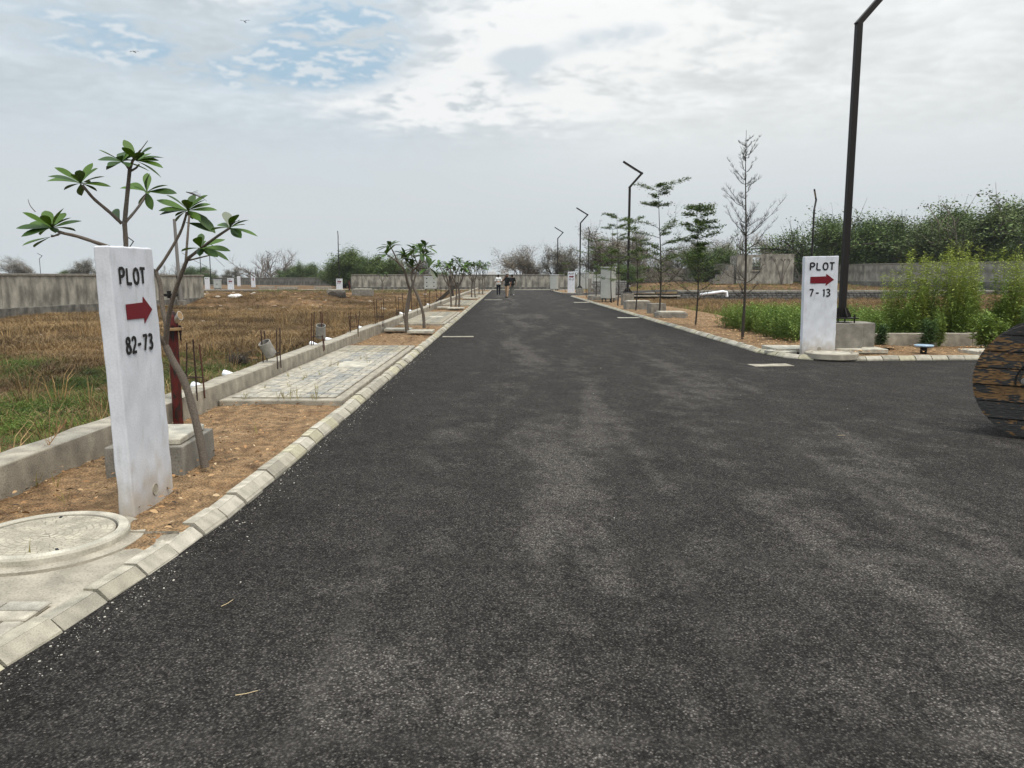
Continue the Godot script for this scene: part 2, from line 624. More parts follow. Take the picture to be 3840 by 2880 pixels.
# ---------------------------------------------------------------- ground
var n_big := noise(FastNoiseLite.TYPE_SIMPLEX_SMOOTH, 0.045, 81, 4)
var n_mid := noise(FastNoiseLite.TYPE_SIMPLEX_SMOOTH, 0.28, 82, 4)
var n_fine := noise(FastNoiseLite.TYPE_SIMPLEX_SMOOTH, 1.6, 83, 4)
var n_grit := noise(FastNoiseLite.TYPE_SIMPLEX, 3.8, 85, 4)
var n_warp := noise(FastNoiseLite.TYPE_SIMPLEX_SMOOTH, 0.13, 84, 3)

func kerb_x(z: float) -> float:      # road edge on the left, which flares towards the camera
	return -1.73 - (0.19 * pow((z + 5.5) / 2.6, 2.0) if z > -5.5 else 0.0)


func height_at(x: float, z: float) -> float:
	var far := smoothstep(-70.0, -92.0, z)
	var h := -0.32 + 0.07 * n_mid.get_noise_2d(x, z) + 0.10 * n_big.get_noise_2d(x, z)
	if x < -3.6:
		h += 0.42 * smoothstep(-10.0, -16.0, x) * smoothstep(-46.0, -54.0, z) * (1.0 - far) * (0.55 + n_mid.get_noise_2d(x * 0.8, z * 0.5) * 1.3)   # spoil heaps
		h = lerpf(h, 0.02 + 0.03 * n_mid.get_noise_2d(x, z), far)
	elif x > 5.0:
		var rise := smoothstep(10.0, 26.0, x) * smoothstep(-74.0, -86.0, z)
		h = lerpf(h, 0.0, smoothstep(-66.0, -70.0, z))
		h += rise * 0.82 + rise * 0.12 * n_mid.get_noise_2d(x, z)
		h += 0.3 * smoothstep(26.0, 40.0, x) * smoothstep(-45.0, -66.0, z) * (1.0 - rise)
	else:
		h = -0.35
	if z > 2.0 or x > -3.5 and x < 8.0 and z > -62.0 and z < -16.5:
		h = minf(h, -0.2)
	return h


func axis_steps(spec: Array) -> Array:    # [from, to, step], ...
	var r := []
	for s in spec:
		var k := int(round((s[1] - s[0]) / s[2]))
		for i in k:
			r.append(s[0] + (s[1] - s[0]) * i / k)
	r.append(spec[-1][1])
	return r


func sheet(xs: Array, zs: Array, hf: Callable, cf: Callable) -> MB:
	var mb := MB.new()
	var w := xs.size()
	var ps := []
	var ns := []
	var cs := []
	for z in zs:
		for x in xs:
			ps.append(Vector3(x, hf.call(x, z), z))
			cs.append(cf.call(x, z))
	for j in zs.size():
		for i in w:
			var dx: Vector3 = ps[j * w + mini(i + 1, w - 1)] - ps[j * w + maxi(i - 1, 0)]
			var dz: Vector3 = ps[mini(j + 1, zs.size() - 1) * w + i] - ps[maxi(j - 1, 0) * w + i]
			var nn := dz.cross(dx).normalized()
			ns.append(nn if nn.y > 0 else -nn)
	for j in zs.size() - 1:
		for i in w - 1:
			var k := j * w + i
			mb.stri(ps[k], ps[k + 1], ps[k + w + 1], ns[k], ns[k + 1], ns[k + w + 1], cs[k], cs[k + 1], cs[k + w + 1])
			mb.stri(ps[k], ps[k + w + 1], ps[k + w], ns[k], ns[k + w + 1], ns[k + w], cs[k], cs[k + w + 1], cs[k + w])
	return mb


func field_colour(x: float, z: float) -> Color:
	var a := n_mid.get_noise_2d(x, z)
	var c := lin(150, 120, 84).lerp(lin(122, 98, 68), clampf(0.5 + a, 0.0, 1.0))
	c = c.lerp(lin(196, 162, 122), smoothstep(0.05, 0.4, n_mid.get_noise_2d(x * 0.6 + 40.0, z * 0.6)) * (0.9 if z < -40.0 else 0.4))
	return c


func green_here(x: float, z: float) -> float:     # where the ground cover is still green
	if x < 0.0:
		var g := smoothstep(-0.25, 0.1, n_mid.get_noise_2d(x * 0.55, z * 0.4 + 13.0)) * smoothstep(-20.0, -15.5, z)
		g *= smoothstep(-6.4, -8.0, z) * 0.95 + 0.05
		return maxf(g, smoothstep(-78.0, -84.0, z) * 0.8)
	return smoothstep(-0.1, 0.25, n_mid.get_noise_2d(x * 0.5, z * 0.45 + 70.0)) * smoothstep(-44.0, -26.0, z)


func road_colour(x: float, z: float) -> Color:
	# clean and nearly black at the edges; dust worn into the wheel paths and the turn to the side road
	var wob := n_warp.get_noise_2d(x * 1.2, z * 0.7)
	var path := exp(-pow((x - 0.55 + wob * 1.6 - 0.012 * z) / 0.75, 2.0)) * 0.95 + exp(-pow((x - 2.9 + wob * 1.8) / 0.8, 2.0)) * 0.5
	var r := Vector2(x - 12.5, z + 0.5).length()
	path += exp(-pow((r - 9.0 + wob * 2.0) / 0.7, 2.0)) * 0.38 + exp(-pow((r - 11.1 + wob * 1.5) / 0.6, 2.0)) * 0.3
	var m := n_mid.get_noise_2d(x * 2.6, z * 1.5)
	var f := n_fine.get_noise_2d(x * 1.1, z * 0.7)
	var g := n_grit.get_noise_2d(x, z * 0.6)
	var s := n_mid.get_noise_2d(x * 5.0 + wob * 3.0, z * 0.55 + 30.0)
	var dust := smoothstep(0.1, 0.95, path * (0.5 + s * 0.9) + s * 0.40 + f * 0.38 + g * 0.42) * 1.15
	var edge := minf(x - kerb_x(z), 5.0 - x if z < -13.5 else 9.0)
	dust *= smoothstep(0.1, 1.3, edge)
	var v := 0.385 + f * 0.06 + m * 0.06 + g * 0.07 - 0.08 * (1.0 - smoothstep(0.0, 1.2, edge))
	return Color(v, v * 0.99, v * 0.985).lerp(Color(1.0, 0.985, 0.96), clampf(dust * 0.46, 0.0, 0.8))


func soil_colour(x: float, z: float) -> Color:
	var a := n_mid.get_noise_2d(x * 3.0, z * 3.0)
	var b := n_fine.get_noise_2d(x * 2.0, z * 2.0)
	var c := lin(206, 176, 138).lerp(lin(184, 152, 114), clampf(0.45 + a * 0.9 + b * 0.6, 0.0, 1.0))
	return c.lerp(lin(128, 100, 74), smoothstep(0.2, 0.5, b + a * 0.4) * 0.6)


func build_ground() -> void:
	var xs := axis_steps([[-400.0, -60.0, 34.0], [-60.0, -24.0, 2.0], [-24.0, -3.6, 0.4], [-3.6, 8.0, 1.3], [8.0, 40.0, 0.8], [40.0, 70.0, 3.0], [70.0, 400.0, 33.0]])
	var zs := axis_steps([[-900.0, -160.0, 60.0], [-160.0, -96.0, 4.0], [-96.0, -40.0, 0.8], [-40.0, -3.0, 0.4], [-3.0, 60.0, 7.0]])
	struct("ground", sheet(xs, zs, height_at, field_colour), mats.field)
	var flat := func(_x, _z): return 0.0
	var rx := axis_steps([[-2.4, 5.3, 0.08]])
	var road := sheet(rx, axis_steps([[-96.0, -40.0, 0.8], [-40.0, -14.0, 0.25], [-14.0, 0.0, 0.08], [0.0, 12.0, 1.0]]), flat, road_colour)
	var side := sheet(axis_steps([[5.3, 14.0, 0.15], [14.0, 60.0, 1.5]]), axis_steps([[-16.2, 1.0, 0.15], [1.0, 12.0, 1.0]]), flat, road_colour)
	road.v.append_array(side.v); road.n.append_array(side.n); road.c.append_array(side.c)
	struct("road", road, mats.asphalt)
	var far_col := func(x, z): return Color(0.5, 0.49, 0.48) * (1.0 + 0.3 * n_mid.get_noise_2d(x, z))
	struct("cross_road", sheet([5.3, 9.0, 14.0, 40.0, 90.0], [-72.0, -68.0, -63.4], func(x, _z): return 0.35 * smoothstep(5.0, 14.0, x), far_col), mats.asphalt)
	struct("end_road", sheet([-90.0, -40.0, -2.4, 5.3, 12.0], [-92.4, -91.0, -88.5], func(x, _z): return 0.004 if absf(x) < 13.0 else 0.02, far_col), mats.asphalt)
	# planted verges of bare soil
	var vh := func(x, z): return 0.045 + 0.022 * n_fine.get_noise_2d(x * 2.2, z * 2.2) + 0.03 * n_mid.get_noise_2d(x * 2.0, z * 2.0)
	struct("verge_soil", sheet(axis_steps([[-3.5, -1.86, 0.07]]), axis_steps([[-88.0, -16.0, 0.8], [-16.0, -3.9, 0.07]]), vh, soil_colour), mats.soil)
	struct("verge_soil", sheet(axis_steps([[5.16, 7.9, 0.23]]), axis_steps([[-61.6, -26.0, 0.5], [-26.0, -15.4, 0.2]]), func(x, z): return vh.call(x, z) + 0.06 * smoothstep(6.0, 7.9, x), soil_colour), mats.soil)
	struct("verge_soil", sheet(axis_steps([[5.7, 14.0, 0.2], [14.0, 44.0, 2.0]]), axis_steps([[-16.3, -14.18, 0.15]]), vh, soil_colour), mats.soil)
	struct("verge_soil", sheet(axis_steps([[5.2, 11.0, 0.6]]), axis_steps([[-88.5, -73.6, 0.8]]), vh, soil_colour), mats.soil)
	# low hills of scrub on the horizon are hidden by the trees; nothing more to build


# ---------------------------------------------------------------- kerbs, beams and paving
func kerb_block(len: float, sd: int) -> ArrayMesh:
	var r := RandomNumberGenerator.new()
	r.seed = sd
	var mb := MB.new()
	var l := len * 0.5 - 0.002
	var top := 0.078 + r.randf_range(-0.004, 0.006)
	# profile, road at +x: back, top, slope, face
	var pr := [Vector2(-0.135, 0.0), Vector2(-0.135, top), Vector2(-0.068, top), Vector2(-0.010, 0.030), Vector2(0.0, 0.012), Vector2(0.0, -0.03)]
	var ins := [0.0, 0.003, 0.006, 0.006, 0.005, 0.0]
	for i in pr.size() - 1:
		var a: Vector2 = pr[i]
		var b: Vector2 = pr[i + 1]
		var t := b - a
		var h := Vector3(-t.y, t.x, 0)
		h = -h if h.dot(Vector3(a.x + 0.068, a.y - 0.03, 0)) < 0 else h
		var k := 1.0 + r.randf_range(-0.10, 0.06) - (0.10 if i == 3 else 0.0)
		mb.col = Color(k, k, k * 0.985)
		var j0 := r.randf_range(-0.003, 0.003)
		mb.quad(Vector3(a.x + j0, a.y, -l + ins[i]), Vector3(b.x, b.y, -l + ins[i + 1]), Vector3(b.x, b.y, l - ins[i + 1]), Vector3(a.x + j0, a.y, l - ins[i]), h)
	for s in [-1.0, 1.0]:
		mb.col = Color(0.8, 0.8, 0.78)
		for i in range(1, pr.size() - 1):
			mb.tri(Vector3(pr[0].x, pr[0].y, s * l), Vector3(pr[i].x, pr[i].y, s * (l - ins[i])), Vector3(pr[i + 1].x, pr[i + 1].y, s * (l - ins[i + 1])), Vector3(0, 0, s))
	return mb.mesh()


func kerb_line(owner_node: Node3D, pts: Array, step: float, singles: int, tones: Array, side := 1.0) -> void:
	# pts: the road edge, road on its right-hand side when walking along it
	var blocks := []
	for i in 5:
		blocks.append(kerb_block(step, 200 + i))
	var far := MB.new()
	var count := 0
	var carry := step * 0.5
	for i in pts.size() - 1:
		var a: Vector3 = pts[i]
		var b: Vector3 = pts[i + 1]
		var d := (b - a).normalized()
		var len := a.distance_to(b)
		var s := carry
		while s < len:
			var p := a + d * s
			var out := Vector3(-d.z, 0, d.x) * side       # towards the road
			var bas := Basis(out, Vector3.UP, out.cross(Vector3.UP))
			bas = bas * Basis(Vector3(0, 0, 1), rng.randf_range(-0.035, 0.035)) * Basis(Vector3.UP, rng.randf_range(-0.025, 0.025)) * Basis(Vector3.RIGHT, rng.randf_range(-0.012, 0.012))
			p += out * rng.randf_range(-0.005, 0.007) + Vector3(0, rng.randf_range(-0.008, 0.006) - 0.028 * smoothstep(-5.5, -3.2, p.z), 0)
			if count < singles:
				var o := put("kerb_block", blocks[rng.randi() % 5], tones[rng.randi() % tones.size()], owner_node)
				o.transform = Transform3D(bas, p)
			else:
				far.col = Color.WHITE * rng.randf_range(0.78, 1.0)
				far.box(p + bas * Vector3(-0.095, 0.02, 0), Vector3(0.08, 0.12, step * 0.95), bas)
				far.box(p + bas * Vector3(-0.045, 0.012, 0), Vector3(0.06, 0.085, step * 0.93), bas * Basis(Vector3(0, 0, 1), -0.5))
			count += 1
			s += step
		carry = s - len
	if far.v.size():
		var o := put("kerb_blocks_beyond", far.mesh(), tones[0], owner_node)
		o.set_meta("kind", "stuff")


func build_kerbs() -> void:
	var tones := []
	for q in [[1.0, 1.0], [0.93, 0.98], [0.86, 0.99], [0.97, 0.94]]:
		var m: StandardMaterial3D = mats.kerb.duplicate()
		m.albedo_color = Color(214 / 255.0 * q[0], 207 / 255.0 * q[0], 194 / 255.0 * q[0] * q[1])
		tones.append(m)
	var k := thing("kerb", "kerb of bevelled concrete blocks along the left edge of the asphalt road", "kerb")
	k.set_meta("kind", "structure")
	var pts := []
	for i in 12:
		var z := -1.9 - i * 0.36
		pts.append(Vector3(kerb_x(z), 0, z))
	pts.append(Vector3(-1.73, 0, -88.0))
	kerb_line(k, pts, 0.31, 200, tones)
	var k2 := thing("kerb", "kerb of bevelled concrete blocks on the right of the road, turning into the side road", "kerb")
	k2.set_meta("kind", "structure")
	pts = [Vector3(44, 0, -15.2), Vector3(9, 0, -13.95), Vector3(6.0, 0, -13.78), Vector3(5.55, 0, -13.95), Vector3(5.22, 0, -14.35), Vector3(5.02, 0, -15.4), Vector3(5.0, 0, -60.6), Vector3(5.5, 0, -61.9), Vector3(7.0, 0, -62.6), Vector3(14.0, 0.2, -63.0)]
	for i in pts.size():
		pts[i].y = 0.0
	kerb_line(k2, pts, 0.31, 240, tones, -1.0)
	var k3 := thing("kerb", "pale kerb round the corner by the far plot marker 25-21", "kerb")
	k3.set_meta("kind", "structure")
	kerb_line(k3, [Vector3(14, 0.0, -73.0), Vector3(6.2, 0, -72.8), Vector3(5.2, 0, -73.8), Vector3(5.0, 0, -87.0), Vector3(6.0, 0, -88.2), Vector3(11, 0, -88.3)], 0.5, 0, tones, -1.0)
	var k4 := thing("kerb", "pale kerb in front of the far grey boundary wall", "kerb")
	k4.set_meta("kind", "structure")
	kerb_line(k4, [Vector3(12, 0, -92.5), Vector3(-60, 0, -92.5)], 0.6, 0, tones, -1.0)
	# low concrete beam between verge and field
	var beam := MB.new()
	var nb := noise(FastNoiseLite.TYPE_SIMPLEX_SMOOTH, 4.0, 90, 3)
	var z := -1.6
	var i := 0
	while z > -88.0:
		var len := 3.1 if z > -20.0 else 6.0
		var drop := rng.randf_range(-0.012, 0.012)
		beam.rbox(Vector3(-3.44 + rng.randf_range(-0.012, 0.012), 0.05 + drop, z - len * 0.5), Vector3(0.24, 0.46, len - 0.004), 0.012, Basis.IDENTITY, 8 if z > -20.0 else 2, nb, 0.012)
		z -= len
		i += 1
	var b := put("edge_beam", beam.mesh(), mats.concrete)
	tag(b, "low rough concrete beam between the left verge and the dry field", "wall")
	# beam along the side road behind the corner
	beam = MB.new()
	for q in [[8.75, 2.4, 0.0], [11.15, 2.4, 0.01], [13.55, 2.4, -0.01], [19.0, 8.5, 0.0], [32.0, 17.5, 0.0]]:
		beam.rbox(Vector3(q[0], 0.10 + q[2], -16.45), Vector3(q[1] - 0.004, 0.42, 0.24), 0.012, Basis.IDENTITY, 6, nb, 0.012)
	b = put("edge_beam", beam.mesh(), mats.concrete)
	tag(b, "low concrete beam behind the corner verge, partly hidden by tall weeds", "wall")


func paver_mesh(sx: float, sz: float) -> ArrayMesh:
	var mb := MB.new()
	var h := Vector3(sx * 0.5 - 0.0055, 0, sz * 0.5 - 0.0055)
	var t := Vector3(h.x - 0.006, 0.03, h.z - 0.006)
	var lo := [Vector3(-h.x, 0.024, -h.z), Vector3(h.x, 0.024, -h.z), Vector3(h.x, 0.024, h.z), Vector3(-h.x, 0.024, h.z)]
	var hi := [Vector3(-t.x, t.y, -t.z), Vector3(t.x, t.y, -t.z), Vector3(t.x, t.y, t.z), Vector3(-t.x, t.y, t.z)]
	mb.quad(hi[0], hi[1], hi[2], hi[3], Vector3.UP)
	for i in 4:
		var k := (i + 1) % 4
		var o: Vector3 = lo[i] + lo[k]
		mb.quad(lo[i], lo[k], hi[k], hi[i], o + Vector3.UP * 0.05)
		mb.quad(lo[i] - Vector3.UP * 0.03, lo[k] - Vector3.UP * 0.03, lo[k], lo[i], o)
	return mb.mesh()


func pave(label: String, x0: float, x1: float, z0: float, z1: float, singles: int, lid: Rect2, drop := 0.0) -> void:
	# basket-weave paving on a concrete bed between x0..x1, z0 (near) .. z1 (far)
	var t := thing("paved_bay", label, "pavement", Vector3(0, drop, 0))
	t.set_meta("kind", "structure")
	var bed := MB.new()
	var nb := noise(FastNoiseLite.TYPE_SIMPLEX_SMOOTH, 5.0, 91, 3)
	bed.rbox(Vector3((x0 + x1) / 2, 0.035, (z0 + z1) / 2), Vector3(x1 - x0, 0.15, z0 - z1), 0.02, Basis.IDENTITY, 10, nb, 0.006)
	put("concrete_bed", bed.mesh(), mats.concrete, t)
	bed = MB.new()
	var flat := paver_mesh(0.2, 0.1)
	var tones := []
	for q in [[200, 193, 179], [195, 188, 175], [205, 197, 182], [190, 185, 174], [178, 175, 168], [160, 160, 158]]:
		var m: StandardMaterial3D = mats.paver.duplicate()
		m.albedo_color = Color(q[0] / 255.0, q[1] / 255.0, q[2] / 255.0)
		tones.append(m)
	var rest := MB.new()
	var count := 0
	var edge := 0.1 if drop == 0.0 else 0.03
	var nx := int((x1 - x0 - 0.16) / 0.2)
	var nzz := int((z0 - z1 - 0.2) / 0.2)
	bed = MB.new()
	bed.box(Vector3(x1 - edge - nx * 0.1, 0.106, z0 - 0.12 - nzz * 0.1), Vector3(nx * 0.2, 0.02, nzz * 0.2))
	put("joint_sand", bed.mesh(), mats.sand, t)
	for j in nzz:
		for i in nx:
			var cx := x1 - edge - 0.1 - (nx - 1 - i) * 0.2
			var cz := z0 - 0.12 - 0.1 - j * 0.2
			if lid.has_point(Vector2(cx, cz)):
				continue
			var grey_band := i == nx - 2 or i == 2 and j > 4 or j == 1 and i > nx / 2
			for k in 2:
				var turned := (i + j) % 2 == 1
				var p := Vector3(cx + (0.0 if not turned else (k - 0.5) * 0.1), 0.098 + rng.randf_range(-0.002, 0.003), cz + ((k - 0.5) * 0.1 if not turned else 0.0))
				var pick := (rng.randi() % 4 if rng.randf() < 0.85 else 4) if not grey_band else 3 + rng.randi() % 3
				var bas := Basis(Vector3.UP, (PI / 2 if turned else 0.0) + rng.randf_range(-0.015, 0.015)) * Basis(Vector3.RIGHT, rng.randf_range(-0.012, 0.012))
				if count < singles:
					var o := put("paver", flat, tones[pick], t)
					o.transform = Transform3D(bas, p)
				else:
					rest.col = tones[pick].albedo_color.srgb_to_linear() * 1.4
					rest.box(p + Vector3(0, 0.012, 0), Vector3(0.19, 0.036, 0.09), bas)
				count += 1
	if rest.v.size():
		put("pavers_beyond", rest.mesh(), mats.paver, t).set_meta("kind", "stuff")
	if lid.size.x > 0.0:
		var l := MB.new()
		var c := lid.get_center()
		l.rbox(Vector3(c.x, 0.105, c.y), Vector3(lid.size.x + 0.06, 0.03, lid.size.y + 0.06), 0.006)
		put("lid_frame", l.mesh(), mats.concrete, t)
		l = MB.new()
		l.rbox(Vector3(c.x, 0.115, c.y), Vector3(lid.size.x - 0.12, 0.03, lid.size.y - 0.12), 0.006)
		put("lid", l.mesh(), mats.slab, t)
	var st := MB.new()      # grass blades in the joints
	if z0 > -12.0:
		for i in 26:
			var q := Vector3(rng.randf_range(x0 + 0.2, x1 - 0.2), 0.11, z0 - (rng.randf_range(-0.02, 0.05) if i < 10 else rng.randf_range(0.2, 5.0)))
			for k in 4:
				st.col = lin(128, 118, 66)
				st.blade(q, q + Vector3(rng.randf_range(-0.05, 0.05), rng.randf_range(0.05, 0.14), rng.randf_range(-0.05, 0.05)), 0.006, Vector3(rng.randf(), 0.1, rng.randf()), 0.01, 2)
		put("joint_grass", st.mesh(), mats.grass, t).set_meta("kind", "stuff")


func build_paving() -> void:
	pave("paved bay nearest the bottom left corner, with grey pavers beside the manhole", -4.1, -2.02, -2.2, -3.52, 120, Rect2(), -0.075)
	pave("large paved bay of pale basket weave pavers behind the first left tree", -3.3, -1.89, -8.7, -15.85, 300, Rect2(-2.75, -12.7, 0.62, 0.9))
	pave("second paved bay on the left verge, beyond the young plumeria pair", -3.3, -1.89, -23.4, -31.3, 0, Rect2(-2.8, -27.6, 0.6, 0.8))
	pave("third paved bay on the left verge", -3.3, -1.89, -39.4, -47.2, 0, Rect2())
	pave("fourth paved bay on the left verge", -3.3, -1.89, -54.6, -62.0, 0, Rect2())
	pave("farthest paved bay on the left verge near the end wall", -3.3, -1.89, -70.0, -77.0, 0, Rect2())
	# concrete apron and the manhole in the near corner
	var ap := MB.new()
	var nb := noise(FastNoiseLite.TYPE_SIMPLEX_SMOOTH, 3.0, 92, 4)
	var rows := []
	for i in 27:
		var z := -1.5 - i * 0.105
		rows.append([z, -2.04 if z > -3.35 else -4.0, kerb_x(z) - 0.09])
	for i in 26:
		var p := rows[i] as Array
		var q2 := rows[i + 1] as Array
		for k in 12:
			var pt := func(r0: Array, f: float) -> Vector3:
				var x := lerpf(r0[1], r0[2], f)
				return Vector3(x, 0.070 - 0.028 * smoothstep(-5.5, -3.2, r0[0]) + nb.get_noise_2d(x * 1.5, r0[0] * 1.5) * 0.005, r0[0])
			ap.quad(pt.call(p, k / 12.0), pt.call(p, (k + 1) / 12.0), pt.call(q2, (k + 1) / 12.0), pt.call(q2, k / 12.0), Vector3.UP)
		if i == 25:
			ap.quad(Vector3(q2[1], 0.07, q2[0]), Vector3(q2[2], 0.07, q2[0]), Vector3(q2[2], -0.05, q2[0]), Vector3(q2[1], -0.05, q2[0]), Vector3(0, 0, -1))
	var o := put("apron", ap.mesh(), mats.concrete)
	o.name = "path"
	o.set_meta("kind", "structure")
	var m := thing("manhole", "round concrete manhole cover with rings of small treads, bottom left corner", "manhole cover", Vector3(-2.54, 0.0, -4.11))
	var q := MB.new()
	q.lathe(Vector3.ZERO, [Vector2(0.50, 0.0), Vector2(0.49, 0.060), Vector2(0.40, 0.064)], 48)
	put("collar", q.mesh(), mats.concrete, m)
	q = MB.new()
	q.lathe(Vector3.ZERO, [Vector2(0.414, 0.04), Vector2(0.412, 0.09), Vector2(0.404, 0.102), Vector2(0.356, 0.104), Vector2(0.350, 0.098), Vector2(0.348, 0.05)], 56)
	put("rim", q.mesh(), mats.slab, m)
	q = MB.new()
	q.lathe(Vector3.ZERO, [Vector2(0.340, 0.05), Vector2(0.339, 0.092), Vector2(0.334, 0.0945), Vector2(0.0, 0.0945)], 48)
	put("lid", q.mesh(), mats.concrete, m)
	for ring in 9:
		var r0 := 0.02 + ring * 0.0345
		var cnt := 4 + ring * 4
		var half := PI / cnt
		var tr := MB.new()
		var g := 0.0024
		var hi := []
		var lo := []
		for e in [[r0 + g, -1.0], [r0 + g, 1.0], [r0 + 0.0345 - g, 1.0], [r0 + 0.0345 - g, -1.0]]:
			var an: float = e[1] * (half - g / e[0])
			lo.append(Vector3(cos(an) * e[0], 0.094, sin(an) * e[0]))
			var rr: float = e[0] + (0.002 if e[0] < r0 + 0.01 else -0.002)
			an *= 0.97
			hi.append(Vector3(cos(an) * rr, 0.0966, sin(an) * rr))
		tr.quad(hi[0], hi[1], hi[2], hi[3], Vector3.UP)
		for i in 4:
			var k := (i + 1) % 4
			tr.quad(lo[i], lo[k], hi[k], hi[i], lo[i] + lo[k] - hi[0] - hi[2] + Vector3.UP * 0.004)
		var me := tr.mesh()
		for i in cnt:
			var s := put("tread", me, mats.tread, m)
			s.rotation.y = i * 2.0 * half + ring * 0.3
	for an in [0.9, 2.5, 4.4]:
		q = MB.new()
		q.rbox(Vector3(cos(an) * 0.315, 0.0965, sin(an) * 0.315), Vector3(0.034, 0.006, 0.016), 0.003, Basis(Vector3.UP, -an))
		put("lifting_slot", q.mesh(), mats.black, m)


# ---------------------------------------------------------------- painted markers
func strokes_of(ch: String) -> Array:
	var V := func(a): 
		var r := PackedVector2Array()
		for i in range(0, a.size(), 2):
			r.append(Vector2(a[i], a[i + 1]))
		return r
	match ch:
		"P": return [V.call([0, 0, 0.01, 0.5, 0, 1]), V.call([0, 0.98, 0.3, 1, 0.47, 0.92, 0.53, 0.75, 0.46, 0.58, 0.3, 0.48, 0.03, 0.46])]
		"L": return [V.call([0.02, 1, 0, 0.02]), V.call([0, 0.02, 0.5, 0.0])]
		"O": return [V.call([0.29, 1, 0.1, 0.9, 0, 0.65, 0, 0.35, 0.1, 0.1, 0.29, 0]), V.call([0.29, 0, 0.48, 0.1, 0.58, 0.35, 0.58, 0.65, 0.48, 0.9, 0.29, 1])]
		"T": return [V.call([0, 1, 0.6, 1.0]), V.call([0.3, 0.98, 0.29, 0])]
		"1": return [V.call([0.1, 0.82, 0.26, 1, 0.26, 0])]
		"2": return [V.call([0.02, 0.76, 0.08, 0.93, 0.25, 1, 0.42, 0.93, 0.48, 0.75, 0.42, 0.55, 0, 0.02]), V.call([0, 0.02, 0.5, 0.01])]
		"3": return [V.call([0.02, 0.9, 0.22, 1, 0.42, 0.92, 0.46, 0.75, 0.36, 0.58, 0.16, 0.54]), V.call([0.16, 0.54, 0.38, 0.48, 0.5, 0.3, 0.44, 0.1, 0.24, 0, 0.02, 0.1])]
		"5": return [V.call([0.46, 1, 0.07, 0.98, 0.04, 0.56, 0.26, 0.62, 0.44, 0.52, 0.48, 0.3, 0.4, 0.09, 0.22, 0, 0.0, 0.08])]
		"6": return [V.call([0.42, 0.98, 0.18, 0.78, 0.03, 0.45, 0.03, 0.2, 0.14, 0.03, 0.28, 0]), V.call([0.28, 0, 0.44, 0.08, 0.5, 0.28, 0.42, 0.48, 0.26, 0.55, 0.08, 0.44])]
		"7": return [V.call([0, 0.98, 0.5, 1.0]), V.call([0.5, 1.0, 0.3, 0.5, 0.16, 0])]
		"8": return [V.call([0.25, 0.54, 0.08, 0.64, 0.05, 0.82, 0.12, 0.95, 0.26, 1]), V.call([0.26, 1, 0.42, 0.95, 0.47, 0.8, 0.42, 0.64, 0.25, 0.54]), V.call([0.25, 0.54, 0.06, 0.42, 0, 0.24, 0.08, 0.06, 0.26, 0]), V.call([0.26, 0, 0.44, 0.06, 0.52, 0.24, 0.44, 0.42, 0.25, 0.54])]
		"-": return [V.call([0.02, 0.46, 0.4, 0.47])]
	return []


func letters(text: String, cap: float, pitch: float, thick: float, width_k: float, t: Node3D, at: Vector3) -> void:
	# brush-painted letters, each a mesh of its own
	var x := 0.0
	for ch in text:
		var mb := MB.new()
		var lift := 0.0
		for s in strokes_of(ch):
			var pl := PackedVector2Array()
			for q in s:
				pl.append(Vector2(q.x * width_k * cap, q.y * cap))
			for poly in Geometry2D.offset_polyline(pl, thick * 0.5, Geometry2D.JOIN_ROUND, Geometry2D.END_ROUND):
				mb.prism(Vector3.ZERO, poly, 0.0022 + lift, Basis.IDENTITY, false)
				lift += 0.0003
		if mb.v.size():
			var o := put("letter", mb.mesh(), mats.black_paint, t)
			o.position = at + Vector3(x * cap, rng.randf_range(-0.02, 0.02) * cap, 0)
			o.rotation.z = rng.randf_range(-0.02, 0.02)
		x += pitch if ch != " " else pitch * 0.16
		if ch == "1":
			x -= pitch * 0.25


